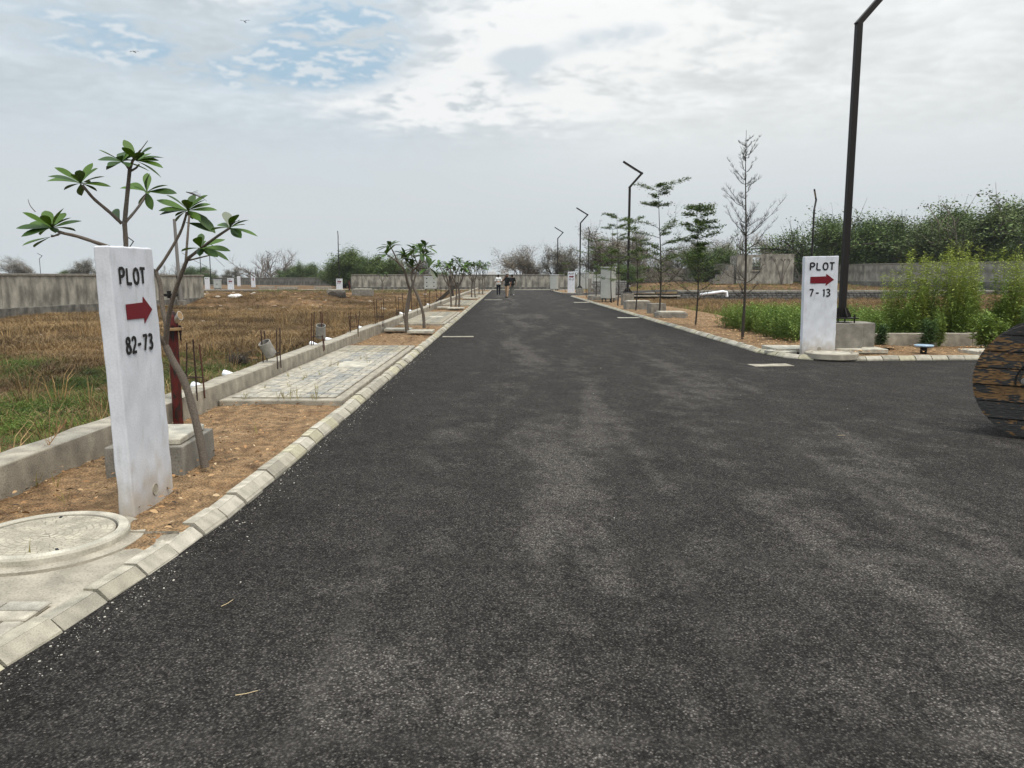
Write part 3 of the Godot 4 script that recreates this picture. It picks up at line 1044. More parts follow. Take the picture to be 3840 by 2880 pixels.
func plot_marker(at: Vector3, turn: float, size: Vector3, label: String, top: String, low: String, arrow: int, detail: int, group := "", cap_k := 0.072, shift := 0.0, arrow_k := 0.70, low_y := 0.60) -> Node3D:
	var t := thing("plot_marker", label, "plot marker", at, turn, group)
	var mb := MB.new()
	var nz := noise(FastNoiseLite.TYPE_SIMPLEX_SMOOTH, 5.0, 95, 4)
	var dirt := noise(FastNoiseLite.TYPE_SIMPLEX_SMOOTH, 7.0, 96, 4)
	var paint := func(p: Vector3, _n: Vector3) -> Color:
		var y := p.y + size.y * 0.5
		var k := smoothstep(0.40, 0.0, y + dirt.get_noise_3dv(p) * 0.26) * 0.85
		var c := Color(1, 1, 1).lerp(Color(0.66, 0.56, 0.42), k)
		var s := smoothstep(0.22, 0.5, dirt.get_noise_3dv(p * Vector3(2.6, 0.8, 2.6) + Vector3(9, 3, 1))) * 0.4
		return c.lerp(Color(0.66, 0.65, 0.62), s)
	mb.rbox(Vector3(0, size.y * 0.5, 0), size, 0.012, Basis.IDENTITY, 26 if detail > 1 else 4, nz, 0.0055 if detail > 1 else 0.0, paint if detail > 1 else null)
	put("slab", mb.mesh(), mats.white_paint, t)
	var f := size.z * 0.5 + 0.004
	var w := size.x
	var h := size.y
	if top:
		var cap := cap_k * h
		letters(top, cap, 0.92, cap * (0.20 if detail > 1 else 0.22), 1.12, t, Vector3(-w * 0.36 + shift, h * 0.865, f))
	if arrow:
		var a := PackedVector2Array()
		for q in [[-0.5, -0.14], [0.16, -0.15], [0.15, -0.25], [0.5, 0.0], [0.17, 0.25], [0.16, 0.145], [-0.5, 0.135]]:
			a.append(Vector2(q[0] * arrow, q[1]) * (w * arrow_k))
		if arrow > 0:
			a.reverse()
		var ar := MB.new()
		ar.prism(Vector3.ZERO, a, 0.003, Basis.IDENTITY, false)
		var z := put("arrow", ar.mesh(), mats.red_paint, t)
		z.position = Vector3(w * 0.03 if arrow > 0 else -w * 0.03, h * 0.765, f - 0.001)
	if low:
		var cap := cap_k * h
		letters(low, cap, 0.78, cap * 0.19, 1.05, t, Vector3(-w * 0.36 + shift + (0.0 if low.length() > 4 else w * 0.02), h * low_y, f))
	if detail > 1:      # shallow lifting hole near the foot, filled with mortar
		var pl := MB.new()
		pl.lathe(Vector3.ZERO, [Vector2(0.038, 0.0), Vector2(0.036, 0.006), Vector2(0.030, 0.003), Vector2(0.0, 0.002)], 18, Basis(Vector3.RIGHT, PI / 2))
		put("mortar_plug", pl.mesh(), mats.concrete, t).position = Vector3(w * 0.02, 0.125, size.z * 0.5 - 0.001)
	return t


func build_markers() -> void:
	var t := plot_marker(Vector3(-2.315, 0.02, -4.825), PI / 2, Vector3(0.56, 1.665, 0.095), "large white plot marker lettered 82-73 beside the near manhole", "PLOT", "82-73", 1, 2, "", 0.056, 0.01, 0.60, 0.615)
	t.rotation.z = 0.008
	t.rotation.x = -0.022
	t = plot_marker(Vector3(5.91, 0.03, -14.55), 0.0, Vector3(0.635, 1.86, 0.12), "white plot marker lettered 7-13 on the road corner", "PLOT", "7 - 13", 1, 2, "", 0.07, 0.02)
	t.rotation.z = 0.018
	plot_marker(Vector3(6.15, 0.03, -74.0), 0.0, Vector3(0.68, 2.0, 0.13), "white plot marker lettered 25-21 at the second corner on the right", "PLOT", "25-21", 1, 1)
	plot_marker(Vector3(-17.9, 0.0, -83.0), 0.0, Vector3(0.66, 1.35, 0.13), "small white marker with right arrow before the far wall, beside a tall lamp", "PLOT", "23-26", 1, 1)
	plot_marker(Vector3(-30.2, 0.0, -85.0), 0.0, Vector3(0.66, 1.4, 0.13), "small white marker with left arrow on a dark ledge in the far left", "PLOT", "62-72", -1, 1)
	var d := plot_marker(Vector3(-38.5, 0.0, -118.0), 0.2, Vector3(0.62, 1.55, 0.13), "narrow distant white marker with a dark arrow, right of the left arrow marker", "PLOT", "", 1, 1)
	d.get_node("arrow").rotation.z = -PI / 2
	plot_marker(Vector3(-37.0, 0.0, -96.0), 0.35, Vector3(0.6, 1.5, 0.13), "white marker half hidden by the end of the left wall", "PLOT", "", 0, 1)


# ---------------------------------------------------------------- street lamps, cabinets, site clutter
func lamp(at: Vector3, turn: float, label: String, base_h := 0.62, group := "black street lamps with folded arms", tall := 1.0) -> Node3D:
	var t := thing("street_lamp", label, "street lamp", at, turn, group)
	var mb := MB.new()
	if base_h > 0.0:
		mb.rbox(Vector3(0, base_h * 0.5 - 0.15, 0), Vector3(0.6, base_h + 0.3, 0.56), 0.015, Basis.IDENTITY, 4, n_fine, 0.006)
		put("footing", mb.mesh(), mats.dark_concrete, t)
	var y := base_h + 0.09
	mb = MB.new()
	mb.rbox(Vector3(0, y, 0), Vector3(0.46, 0.022, 0.46), 0.004)
	put("base_plate", mb.mesh(), mats.pole, t)
	for i in 4:
		var b := MB.new()
		var p := Vector3(0.17 if i % 2 else -0.17, base_h, 0.17 if i > 1 else -0.17)
		b.lathe(p, [Vector2(0.014, -0.05), Vector2(0.014, 0.16), Vector2(0.0, 0.162)], 8)
		b.lathe(p, [Vector2(0.0, 0.10), Vector2(0.026, 0.101), Vector2(0.026, 0.128), Vector2(0.0, 0.129)], 6)
		put("anchor_bolt", b.mesh(), mats.pole, t)
	for i in 4:
		var g := MB.new()
		var bas := Basis(Vector3.UP, i * PI / 2)
		g.prism(bas * Vector3(0, 0, -0.006), PackedVector2Array([Vector2(0.07, y + 0.01), Vector2(0.2, y + 0.01), Vector2(0.2, y + 0.04), Vector2(0.10, y + 0.20), Vector2(0.07, y + 0.20)]), 0.012, bas)
		put("gusset", g.mesh(), mats.pole, t)
	var top := 6.13 * tall
	var pts := [Vector3(0, y, 0), Vector3(0, top, 0), Vector3(0.62, top + 0.70, 0), Vector3(-0.32, top + 1.26, 0)]
	mb = MB.new()
	mb.rbox((pts[0] + pts[1]) * 0.5, Vector3(0.112, top - y, 0.112), 0.008)
	put("post", mb.mesh(), mats.pole, t)
	for i in [1, 2]:
		var d: Vector3 = pts[i + 1] - pts[i]
		var l := d.length()
		d = d.normalized()
		mb = MB.new()
		var bas := Basis(d, Vector3(-d.y, d.x, 0), Vector3(0, 0, 1))
		var wide := 0.108 if i == 1 else 0.10
		mb.rbox((pts[i] + pts[i + 1]) * 0.5 + Vector3(0, 0.0, 0), Vector3(l + 0.12, wide, wide), 0.012, bas)
		put("arm", mb.mesh(), mats.pole, t)
		if i == 2:
			mb = MB.new()
			mb.rbox(pts[2] + d * l * 0.62 + bas.y * (0.053 if bas.y.y < 0 else -0.053), Vector3(l * 0.62, 0.012, 0.08), 0.004, bas)
			put("lens", mb.mesh(), mats.cabinet, t)
	return t


func cabinet(at: Vector3, turn: float, size: Vector3, label: String, style: int) -> Node3D:
	var t := thing("feeder_cabinet", label, "electrical cabinet", at, turn, "")
	var leg := 0.16
	var mb := MB.new()
	mb.rbox(Vector3(0, leg + size.y * 0.5, 0), size, 0.012, Basis.IDENTITY, 1)
	put("housing", mb.mesh(), mats.cabinet, t)
	mb = MB.new()
	mb.rbox(Vector3(0, leg + size.y + 0.022, 0), Vector3(size.x + 0.09, 0.04, size.z + 0.09), 0.012)
	put("canopy", mb.mesh(), mats.white_paint, t)
	for i in 4:
		mb = MB.new()
		mb.box(Vector3(size.x * (0.42 if i % 2 else -0.42), leg * 0.5 - 0.1, size.z * (0.38 if i > 1 else -0.38)), Vector3(0.05, leg + 0.2, 0.05))
		put("leg", mb.mesh(), mats.black, t)
	mb = MB.new()
	mb.box(Vector3(0, leg - 0.02, size.z * 0.38), Vector3(size.x * 0.9, 0.05, 0.04))
	put("skid", mb.mesh(), mats.black, t)
	var f := size.z * 0.5
	if style == 0:       # meter pillar: three columns with dark windows
		for i in 3:
			for j in (3 if i != 1 else 1):
				var hh := size.y * (0.29 if i != 1 else 0.93)
				mb = MB.new()
				var c := Vector3((i - 1) * size.x * 0.325, leg + (size.y * 0.5 if i == 1 else size.y * (0.2 + j * 0.31)), f + 0.006)
				mb.rbox(c, Vector3(size.x * 0.30, hh, 0.02), 0.006)
				var dr := put("door", mb.mesh(), mats.cabinet, t)
				if i != 1:
					var w := MB.new()
					w.box(c + Vector3((i - 1) * -0.04, size.y * 0.02, 0.011), Vector3(0.14, 0.12, 0.006))
					put("window", w.mesh(), mats.black, dr)
	else:
		for i in 2:
			mb = MB.new()
			mb.rbox(Vector3((i - 0.5) * size.x * 0.48, leg + size.y * 0.5, f + 0.006), Vector3(size.x * 0.46, size.y * 0.93, 0.02), 0.006)
			var dr := put("door", mb.mesh(), mats.cabinet, t)
			mb = MB.new()
			mb.box(Vector3((i - 0.5) * size.x * 0.1, leg + size.y * 0.5, f + 0.026), Vector3(0.03, 0.16, 0.02))
			put("handle", mb.mesh(), mats.black, dr)
			for k in 4:
				mb = MB.new()
				mb.box(Vector3((i - 0.5) * size.x * 0.93, leg + size.y * (0.15 + k * 0.23), f + 0.02), Vector3(0.03, 0.07, 0.02))
				put("hinge", mb.mesh(), mats.pole_grey, dr)
	return t


func build_lamps() -> void:
	lamp(Vector3(6.60, 0.02, -15.15), 0.12, "tall black street lamp behind the marker lettered 7-13, its arm leaving the frame", 0.6, "black street lamps with folded arms", 1.012)
	lamp(Vector3(6.4, 0.02, -41.0), 0.05, "black street lamp on a grey footing in the middle of the thin tree row", 0.62)
	lamp(Vector3(6.35, 0.0, -67.5), 0.05, "black street lamp just left of the second side road, next beyond the big cabinet", 0.5)
	lamp(Vector3(6.0, -0.1, -92.0), 0.05, "black street lamp at the end of the road before the far wall, right side", 0.4)
	lamp(Vector3(9.8, 0.0, -93.5), 1.25, "thin black street lamp seen edge on between two far brown trees", 0.4)
	lamp(Vector3(20.4, -0.2, -52.0), 1.05, "black street lamp edge on, rising behind the marker lettered 7-13", 0.5)
	lamp(Vector3(-22.0, 0.0, -102.0), 1.75, "tall black street lamp edge on behind the small marker on the left of the road", 0.3)
	lamp(Vector3(-51.5, -0.3, -168.0), 0.15, "distant black street lamp in front of the bare grey tree", 0.3)
	lamp(Vector3(-50.6, 0.0, -133.0), 0.1, "distant black street lamp with a stay cable, right of the left wall", 0.3)
	lamp(Vector3(-66.0, 0.0, -168.0), 1.2, "distant black street lamp above the right end of the left wall", 0.3)
	lamp(Vector3(-110.0, -0.3, -184.0), 0.4, "distant black street lamp beside a round brown tree, far left", 0.3)
	lamp(Vector3(-51.0, 0.0, -106.0), 1.2, "black street lamp tip showing above the large plot marker", 0.3, "black street lamps with folded arms", 0.92)
	var st := MB.new()
	st.tube([Vector3(-50.6, 6.8, -132.8), Vector3(-49.2, 5.0, -131.0), Vector3(-46.0, 3.2, -127.0)], 0.03, 0.03, 5)
	st.tube([Vector3(-54.8, 5.6, -131.8), Vector3(-52.4, 4.2, -131.4), Vector3(-50.4, 3.3, -131.0)], 0.03, 0.03, 5)
	tag(put("stay_cable", st.mesh(), mats.black), "thin dark stay cables slung beside the distant lamp", "cable")
	# plain grey pole before the left wall
	var p := thing("utility_pole", "plain grey metal pole in front of the left wall", "pole", Vector3(-20.6, -0.3, -49.0))
	var mb := MB.new()
	mb.tube([Vector3(0, -0.2, 0), Vector3(-0.05, 1.9, 0), Vector3(-0.12, 5.4, 0)], 0.13, 0.09, 12)
	put("post", mb.mesh(), mats.pole_grey, p)
	mb = MB.new()
	mb.rbox(Vector3(0, 0.1, 0), Vector3(0.5, 0.5, 0.5), 0.02)
	put("footing", mb.mesh(), mats.dark_concrete, p)


func build_cabinets() -> void:
	cabinet(Vector3(6.0, 0.12, -45.8), -0.42 - PI / 2, Vector3(0.85, 1.78, 0.66), "tall grey feeder cabinet among the thin trees, nearest on the right", 1)
	cabinet(Vector3(5.15, 0.1, -84.0), -0.3 - PI / 2, Vector3(0.9, 1.5, 0.7), "small pale cabinet by the end of the road, left of the marker 25-21", 1)
	cabinet(Vector3(8.0, 0.2, -79.0), -0.4 - PI / 2, Vector3(1.5, 1.6, 1.3), "grey cabinet right behind the marker lettered 25-21", 1)
	cabinet(Vector3(9.1, 0.45, -76.0), 0.0, Vector3(1.3, 1.1, 0.6), "low cabinet with a white top behind the rubble stone wall", 1)
	cabinet(Vector3(-8.6, 0.05, -87.5), 0.0, Vector3(1.36, 1.36, 0.6), "pale cabinet with six dark windows before the far wall", 0)
	cabinet(Vector3(-32.2, 0.1, -86.5), 0.1, Vector3(0.75, 0.95, 0.5), "small pale cabinet left of the left arrow marker", 1)


func slab(at: Vector3, size: Vector3, turn: float, label: String, m := "slab", called := "cover_slab", cat := "concrete slab", group := "") -> void:
	var mb := MB.new()
	mb.rbox(Vector3(0, size.y * 0.5, 0), size, 0.012, Basis.IDENTITY, 4, n_fine, 0.01)
	var o := put(called, mb.mesh(), mats[m])
	o.position = at
	o.rotation.y = turn
	tag(o, label, cat, group)


func chamber(at: Vector3, size: Vector3, turn: float, label: String, lid := true) -> void:
	var t := thing("inspection_chamber", label, "inspection chamber", at, turn)
	var mb := MB.new()
	mb.rbox(Vector3(0, size.y * 0.5 - 0.1, 0), size + Vector3(0, 0.2, 0), 0.012, Basis.IDENTITY, 6, n_fine, 0.008)
	put("box", mb.mesh(), mats.dark_concrete, t)
	if lid:
		mb = MB.new()
		mb.rbox(Vector3(0, size.y + 0.026, 0.02), Vector3(size.x * 0.86, 0.05, size.z * 0.84), 0.014, Basis(Vector3.UP, 0.03))
		put("lid", mb.mesh(), mats.slab, t)


func rebar_cage(at: Vector3, turn: float, h: float, label: String, spread := 0.19) -> Node3D:
	var t := thing("rebar_cage", label, "rebar cage", at, turn, "rebar starter bars along the low beam")
	var r := RandomNumberGenerator.new()
	r.seed = hash(label)
	var tops := []
	for i in 4:
		var mb := MB.new()
		var p := Vector3(spread * (0.5 if i % 2 else -0.5), 0, spread * (0.42 if i > 1 else -0.42))
		var d := Vector3(r.randf_range(-0.05, 0.05), h * r.randf_range(0.9, 1.06), r.randf_range(-0.05, 0.05))
		mb.tube([p - Vector3(0, 0.08, 0), p + d * 0.35 + Vector3(r.randf_range(-0.01, 0.01), 0, 0), p + d * 0.7, p + d], 0.0085, 0.0085, 6)
		tops.append(p + d * 0.28)
		put("bar", mb.mesh(), mats.rebar if r.randf() < 0.6 else mats.rusted, t)
	var tie := MB.new()
	for i in [[0, 1], [1, 3], [3, 2], [2, 0]]:
		tie.tube([tops[i[0]] * 1.05, tops[i[1]] * 1.05], 0.0055, 0.0055, 5)
	put("tie", tie.mesh(), mats.rebar, t)
	return t


func pipe(at: Vector3, dir: Vector3, r: float, l: float, m: String, called: String, label: String, cat := "pipe", collar := true) -> void:
	var mb := MB.new()
	var b := Basis(Quaternion(Vector3.UP, dir.normalized()))
	mb.lathe(Vector3.ZERO, [Vector2(r * 0.88, 0.0), Vector2(r, 0.0), Vector2(r, l), Vector2(r * 0.88, l), Vector2(r * 0.88, 0.0)], 18, b)
	if collar:
		mb.lathe(Vector3.ZERO, [Vector2(r * 1.0, l * 0.62), Vector2(r * 1.13, l * 0.63), Vector2(r * 1.13, l), Vector2(r * 0.9, l)], 18, b)
	var o := put(called, mb.mesh(), mats[m])
	o.position = at
	tag(o, label, cat, "")


func build_hydrant() -> void:
	var t := thing("hydrant", "rusty red standpipe hydrant with steel outlet, behind the large plot marker", "hydrant", Vector3(-3.25, 0.06, -7.5))
	t.scale = Vector3(0.66, 1.0, 0.66)
	var mb := MB.new()
	mb.lathe(Vector3.ZERO, [Vector2(0.072, -0.1), Vector2(0.072, 0.93), Vector2(0.0, 0.93)], 20)
	put("standpipe", mb.mesh(), mats.red_steel, t)
	mb = MB.new()
	mb.lathe(Vector3(0, 0.93, 0), [Vector2(0.0, 0.0), Vector2(0.145, 0.0), Vector2(0.148, 0.004), Vector2(0.148, 0.024), Vector2(0.145, 0.028), Vector2(0.0, 0.028)], 24)
	put("flange", mb.mesh(), mats.brass, t)
	for i in 6:
		var b := MB.new()
		var p := Vector3(cos(i * TAU / 6 + 0.1) * 0.118, 0.93, sin(i * TAU / 6 + 0.1) * 0.118)
		b.lathe(p, [Vector2(0.0, -0.10), Vector2(0.011, -0.10), Vector2(0.011, -0.025), Vector2(0.021, -0.024), Vector2(0.021, 0.0)], 6)
		b.lathe(p, [Vector2(0.021, 0.029), Vector2(0.021, 0.044), Vector2(0.0, 0.044)], 6)
		put("bolt", b.mesh(), mats.black, t)
	mb = MB.new()
	mb.lathe(Vector3(0, 0.958, 0), [Vector2(0.085, 0.0), Vector2(0.085, 0.03), Vector2(0.07, 0.10), Vector2(0.045, 0.15), Vector2(0.02, 0.16), Vector2(0.016, 0.30), Vector2(0.0, 0.30)], 18)
	put("valve_body", mb.mesh(), mats.red_steel, t)
	var dirn := Vector3(0.80, 0.46, 0.42).normalized()
	var bas := Basis(Quaternion(Vector3.UP, dirn))
	mb = MB.new()
	mb.lathe(Vector3(0.02, 1.0, 0), [Vector2(0.034, 0.0), Vector2(0.034, 0.08), Vector2(0.040, 0.08), Vector2(0.041, 0.15), Vector2(0.049, 0.152), Vector2(0.049, 0.165), Vector2(0.041, 0.165)], 20, bas)
	put("outlet", mb.mesh(), mats.steel, t)
	mb = MB.new()
	mb.lathe(Vector3(0.02, 1.0, 0), [Vector2(0.043, 0.166), Vector2(0.038, 0.170), Vector2(0.030, 0.168), Vector2(0.0, 0.167)], 20, bas)
	put("outlet_cap", mb.mesh(), mats.brass, t)
	mb = MB.new()
	mb.box(Vector3(-0.02, 1.27, 0), Vector3(0.24, 0.026, 0.03))
	mb.box(Vector3(-0.02, 1.27, 0), Vector3(0.03, 0.026, 0.22))
	mb.lathe(Vector3(-0.02, 1.24, 0), [Vector2(0.03, 0.0), Vector2(0.03, 0.07), Vector2(0.0, 0.07)], 10)
	put("valve_wheel", mb.mesh(), mats.black, t)
	mb = MB.new()
	var p := Vector3(0.15, 0.99, 0.06)
	for i in 7:
		var q := p + Vector3(0.004 * sin(i * 2.0), -0.028, 0.003)
		mb.tube([p, (p + q) * 0.5 + Vector3(0.006 * (1 if i % 2 else -1), 0, 0), q], 0.003, 0.003, 4)
		p = q
	put("chain", mb.mesh(), mats.rusted, t)


func build_reel() -> void:
	# big timber cable drum lying on its rim, the flange towards us
	var t := thing("cable_reel", "large timber cable reel with flaking black paint at the right edge", "cable reel", Vector3(4.90, 0.0, -6.95), atan2(-0.575, 0.80))
	var R := 0.545
	var step := 0.158
	var r := RandomNumberGenerator.new()
	r.seed = 5
	for side in 2:
		var zc := 0.0 if side == 0 else -0.62
		for layer in (1 if side else 2):
			var i := 0
			var y := -R + 0.02
			while y < R - 0.01:
				var y1 := minf(y + step, R)
				var poly := PackedVector2Array()
				var gap := 0.006
				for k in 9:
					var yy := lerpf(y + gap, y1 - gap, k / 8.0)
					poly.append(Vector2(sqrt(maxf(R * R - yy * yy, 0.0036)), yy))
				for k in range(8, -1, -1):
					var yy := lerpf(y + gap, y1 - gap, k / 8.0)
					poly.append(Vector2(-sqrt(maxf(R * R - yy * yy, 0.0036)), yy))
				var mb := MB.new()
				var bas := Basis.IDENTITY if layer == 0 else Basis(Vector3(0, 0, 1), PI / 2)
				mb.prism(Vector3(0, R, zc - 0.03 - layer * 0.034 + r.randf_range(-0.008, 0.006)), poly, 0.03, bas)
				if layer == 0 or side == 0:
					put("plank", mb.mesh(), mats.wood if layer == 0 and side == 0 and i > 1 and i < 6 else mats.wood_black, t)
				y += step
				i += 1
	var mb := MB.new()
	mb.lathe(Vector3(0, R, -0.60), [Vector2(0.27, 0.0), Vector2(0.27, 0.53)], 28, Basis(Vector3.RIGHT, PI / 2))
	put("barrel", mb.mesh(), mats.wood, t).rotation.y = 0.0
	for q in [[-0.13, 0.0], [0.13, 0.05], [0.0, -0.15], [0.0, 0.16]]:
		mb = MB.new()
		var c := Vector3(q[0], R + q[1], 0.002)
		mb.lathe(c, [Vector2(0.030, 0.0), Vector2(0.030, 0.006), Vector2(0.024, 0.008), Vector2(0.016, 0.004), Vector2(0.014, 0.004), Vector2(0.014, 0.016), Vector2(0.0, 0.017)], 16, Basis(Vector3.RIGHT, PI / 2))
		put("bolt", mb.mesh(), mats.pole_grey, t)
	for i in 26:
		var an := i * 2.39
		var rr := 0.16 + 0.34 * fmod(i * 0.618, 1.0)
		mb = MB.new()
		mb.lathe(Vector3(cos(an) * rr, R + sin(an) * rr, -0.004), [Vector2(0.007, 0.0), Vector2(0.006, 0.014), Vector2(0.0, 0.015)], 8, Basis(Vector3.RIGHT, PI / 2))
		put("nail", mb.mesh(), mats.rusted, t)
	mb = MB.new()
	mb.lathe(Vector3(0, R, 0.0015), [Vector2(0.062, 0.0), Vector2(0.06, 0.005), Vector2(0.045, 0.005), Vector2(0.044, -0.06)], 20, Basis(Vector3.RIGHT, PI / 2))
	put("spindle_hole", mb.mesh(), mats.black, t)
	mb = MB.new()
	var arc := []
	for i in 9:
		var an := 2.2 + i * 0.14
		arc.append(Vector3(cos(an) * 0.20, R + sin(an) * 0.20, 0.006))
	mb.tube(arc, 0.008, 0.008, 6)
	put("steel_band", mb.mesh(), mats.black, t)


func build_clutter() -> void:
	build_hydrant()
	build_reel()
	chamber(Vector3(-2.68, 0.07, -5.88), Vector3(0.56, 0.20, 0.72), 0.06, "grey concrete chamber with a pale lid behind the large plot marker")
	# left beam: starter bars, sleeves and pipe stubs
	var zs := [-8.25, -11.1, -13.8, -17.2, -20.6, -24.6, -28.5, -33.0, -38.5, -45.0]
	var lb := ["nearest set of four rebar rods on the low beam, tied by a square stirrup", "rebar rods with a tilted grey sleeve, behind the paved bay", "rebar rods with an upright grey sleeve at the far corner of the paved bay", "bare rebar rods beyond the second grey sleeve", "rebar rods left of the first young plumeria of the row", "rusty rebar rods just right of the first plumeria stems", "seventh set of rebar rods along the low beam", "eighth set of rebar rods along the low beam", "ninth set of rebar rods along the low beam, beyond the second plumeria pair", "farthest set of rebar rods, next to leaning dark posts"]
	for i in zs.size():
		rebar_cage(Vector3(-3.41 + (i % 3) * 0.01, 0.27, zs[i]), 0.1 * (i % 4) - 0.1, [0.56, 0.50, 0.60, 0.46, 0.62, 0.7, 0.66, 0.7, 0.75, 0.8][i], lb[i], [0.2, 0.2, 0.2, 0.17, 0.18, 0.2, 0.2, 0.2, 0.22, 0.25][i])
	pipe(Vector3(-3.40, 0.39, -11.06), Vector3(-0.30, 0.88, 0.40), 0.086, 0.22, "grey_pipe", "pipe_sleeve", "tilted grey pipe sleeve hung on rebar, nearer of the two", "pipe sleeve", false)
	pipe(Vector3(-3.34, 0.44, -13.8), Vector3(0.12, 0.92, 0.36), 0.086, 0.23, "grey_pipe", "pipe_sleeve", "grey pipe sleeve standing on rebar, farther of the two", "pipe sleeve", false)
	var ps := [[-8.85, "white pipe stub behind the nearest rebar rods"], [-9.9, "second white pipe stub, with a taped end, left of the paved bay"], [-14.25, "white pipe stub under the farther grey sleeve"], [-15.6, "white pipe stub beyond the farther grey sleeve"], [-19.0, "white pipe stub beside the fourth set of rebar rods"], [-26.4, "white pipe stub near the first plumeria stems"], [-29.0, "white pipe stub beyond the second paved bay's rods"], [-35.5, "farthest white pipe stub on the low beam"]]
	for i in ps.size():
		pipe(Vector3(-3.48, 0.22, ps[i][0]), Vector3(-1.0, 0.16 + 0.1 * (i % 3), -0.35 + 0.3 * (i % 2)), 0.04, 0.2, "plastic_pipe", "pipe_stub", ps[i][1])
	# posts leaning at the far end of the beam
	for q in [[-3.5, -50.5, 0.12, 1.7, "upright dark timber post leaning by the far plumerias"], [-4.3, -46.0, 0.85, 1.9, "dark timber post fallen against the low beam"]]:
		var mb := MB.new()
		mb.rbox(Vector3(0, q[3] * 0.5, 0), Vector3(0.2, q[3], 0.2), 0.015)
		var o := put("timber_post", mb.mesh(), mats.bark_dark)
		o.position = Vector3(q[0], -0.1, q[1])
		o.rotation.z = q[2] if q[2] < 0.5 else -q[2]
		tag(o, q[4], "post")
	# slabs on the verges and drain covers let into the asphalt edge
	slab(Vector3(-2.9, 0.09, -20.6), Vector3(0.7, 0.06, 0.55), 0.05, "pale slab at the foot of the first plumeria, left one of two")
	slab(Vector3(-2.2, 0.09, -19.75), Vector3(0.62, 0.07, 0.6), -0.03, "pale slab at the foot of the first plumeria, nearest the kerb")
	slab(Vector3(-2.9, 0.09, -35.6), Vector3(0.6, 0.07, 0.8), 0.02, "left pale slab under the second plumeria pair")
	slab(Vector3(-2.3, 0.09, -34.8), Vector3(0.75, 0.07, 0.8), 0.02, "right pale slab under the second plumeria pair")
	slab(Vector3(-2.4, 0.09, -51.0), Vector3(1.0, 0.08, 0.9), 0.02, "pale slab under the third group of plumerias")
	slab(Vector3(-2.4, 0.09, -66.0), Vector3(1.0, 0.08, 0.9), 0.02, "pale slab under the farthest plumerias")
	slab(Vector3(-1.25, -0.02, -19.6), Vector3(0.8, 0.028, 0.24), 0.02, "flat pale drain cover on the asphalt by the left kerb", "concrete", "drain_cover", "drain cover")
	slab(Vector3(-0.9, -0.02, -52.0), Vector3(1.2, 0.028, 0.4), 0.0, "far flat pale drain cover by the left kerb, before the walkers", "slab", "drain_cover", "drain cover")
	slab(Vector3(4.55, -0.02, -28.8), Vector3(0.8, 0.032, 0.4), 0.0, "flat pale drain cover by the right kerb, beside the white chamber lid", "slab", "drain_cover", "drain cover")
	slab(Vector3(4.5, -0.02, -46.5), Vector3(0.9, 0.032, 0.5), 0.0, "far flat pale drain cover by the right kerb, before the big cabinet", "slab", "drain_cover", "drain cover")
	slab(Vector3(4.55, -0.024, -13.15), Vector3(0.7, 0.030, 0.34), 0.1, "rough pale mortar patch on the asphalt at the corner kerb", "concrete", "drain_cover", "drain cover")
	# corner by the marker 7-13
	slab(Vector3(5.62, 0.045, -15.25), Vector3(0.8, 0.085, 0.75), 0.06, "square pale slab left of the marker lettered 7-13")
	slab(Vector3(6.85, 0.05, -14.95), Vector3(0.95, 0.085, 0.6), -0.04, "square pale slab right of the marker lettered 7-13")
	slab(Vector3(5.33, 0.02, -14.9), Vector3(0.35, 0.07, 0.5), 0.5, "small broken pale slab at the corner kerb")
	slab(Vector3(9.35, 0.04, -14.75), Vector3(0.9, 0.07, 0.6), 0.02, "pale slab left of the timber reel, behind the kerb")
	var m := thing("manhole", "round pale manhole cover at the foot of the marker 7-13", "manhole cover", Vector3(6.0, 0.0, -14.12))
	var mb := MB.new()
	mb.lathe(Vector3.ZERO, [Vector2(0.47, 0.03), Vector2(0.465, 0.12), Vector2(0.45, 0.128), Vector2(0.35, 0.128), Vector2(0.345, 0.10)], 40)
	put("rim", mb.mesh(), mats.concrete, m)
	mb = MB.new()
	mb.lathe(Vector3.ZERO, [Vector2(0.335, 0.08), Vector2(0.332, 0.126), Vector2(0.0, 0.13)], 40)
	put("lid", mb.mesh(), mats.slab, m)
	mb = MB.new()
	mb.rbox(Vector3(0.0, 0.25, 0.0), Vector3(0.80, 0.66, 0.6), 0.015, Basis.IDENTITY, 6, n_fine, 0.01)
	var o := put("concrete_block", mb.mesh(), mats.dark_concrete)
	o.position = Vector3(6.87, 0.03, -15.42)
	tag(o, "grey concrete footing block right of the tall near lamp", "concrete block")
	var v := thing("vent_pipe", "short pipe with a pale blue disc cap before the tall weeds", "vent pipe", Vector3(8.05, 0.05, -14.75))
	mb = MB.new()
	mb.lathe(Vector3.ZERO, [Vector2(0.06, -0.1), Vector2(0.06, 0.13), Vector2(0.0, 0.13)], 14)
	put("pipe", mb.mesh(), mats.black, v)
	mb = MB.new()
	mb.lathe(Vector3.ZERO, [Vector2(0.0, 0.125), Vector2(0.17, 0.13), Vector2(0.175, 0.15), Vector2(0.165, 0.162), Vector2(0.0, 0.165)], 24)
	put("cap", mb.mesh(), mats.blue_tin, v)
	# right verge further on
	chamber(Vector3(5.95, 0.1, -28.0), Vector3(1.05, 0.13, 0.9), 0.0, "grey chamber with a white lid on the right verge, nearest of the row")
	chamber(Vector3(6.05, 0.1, -31.2), Vector3(0.62, 0.36, 0.6), 0.1, "pair of cinder blocks by a thin tree on the right verge", false)
	chamber(Vector3(6.0, 0.1, -35.5), Vector3(1.15, 0.30, 0.8), 0.0, "long pale chamber behind the cinder blocks on the right verge")
	chamber(Vector3(5.7, 0.1, -50.0), Vector3(0.9, 0.22, 0.8), 0.0, "low chamber beside the big grey cabinet")
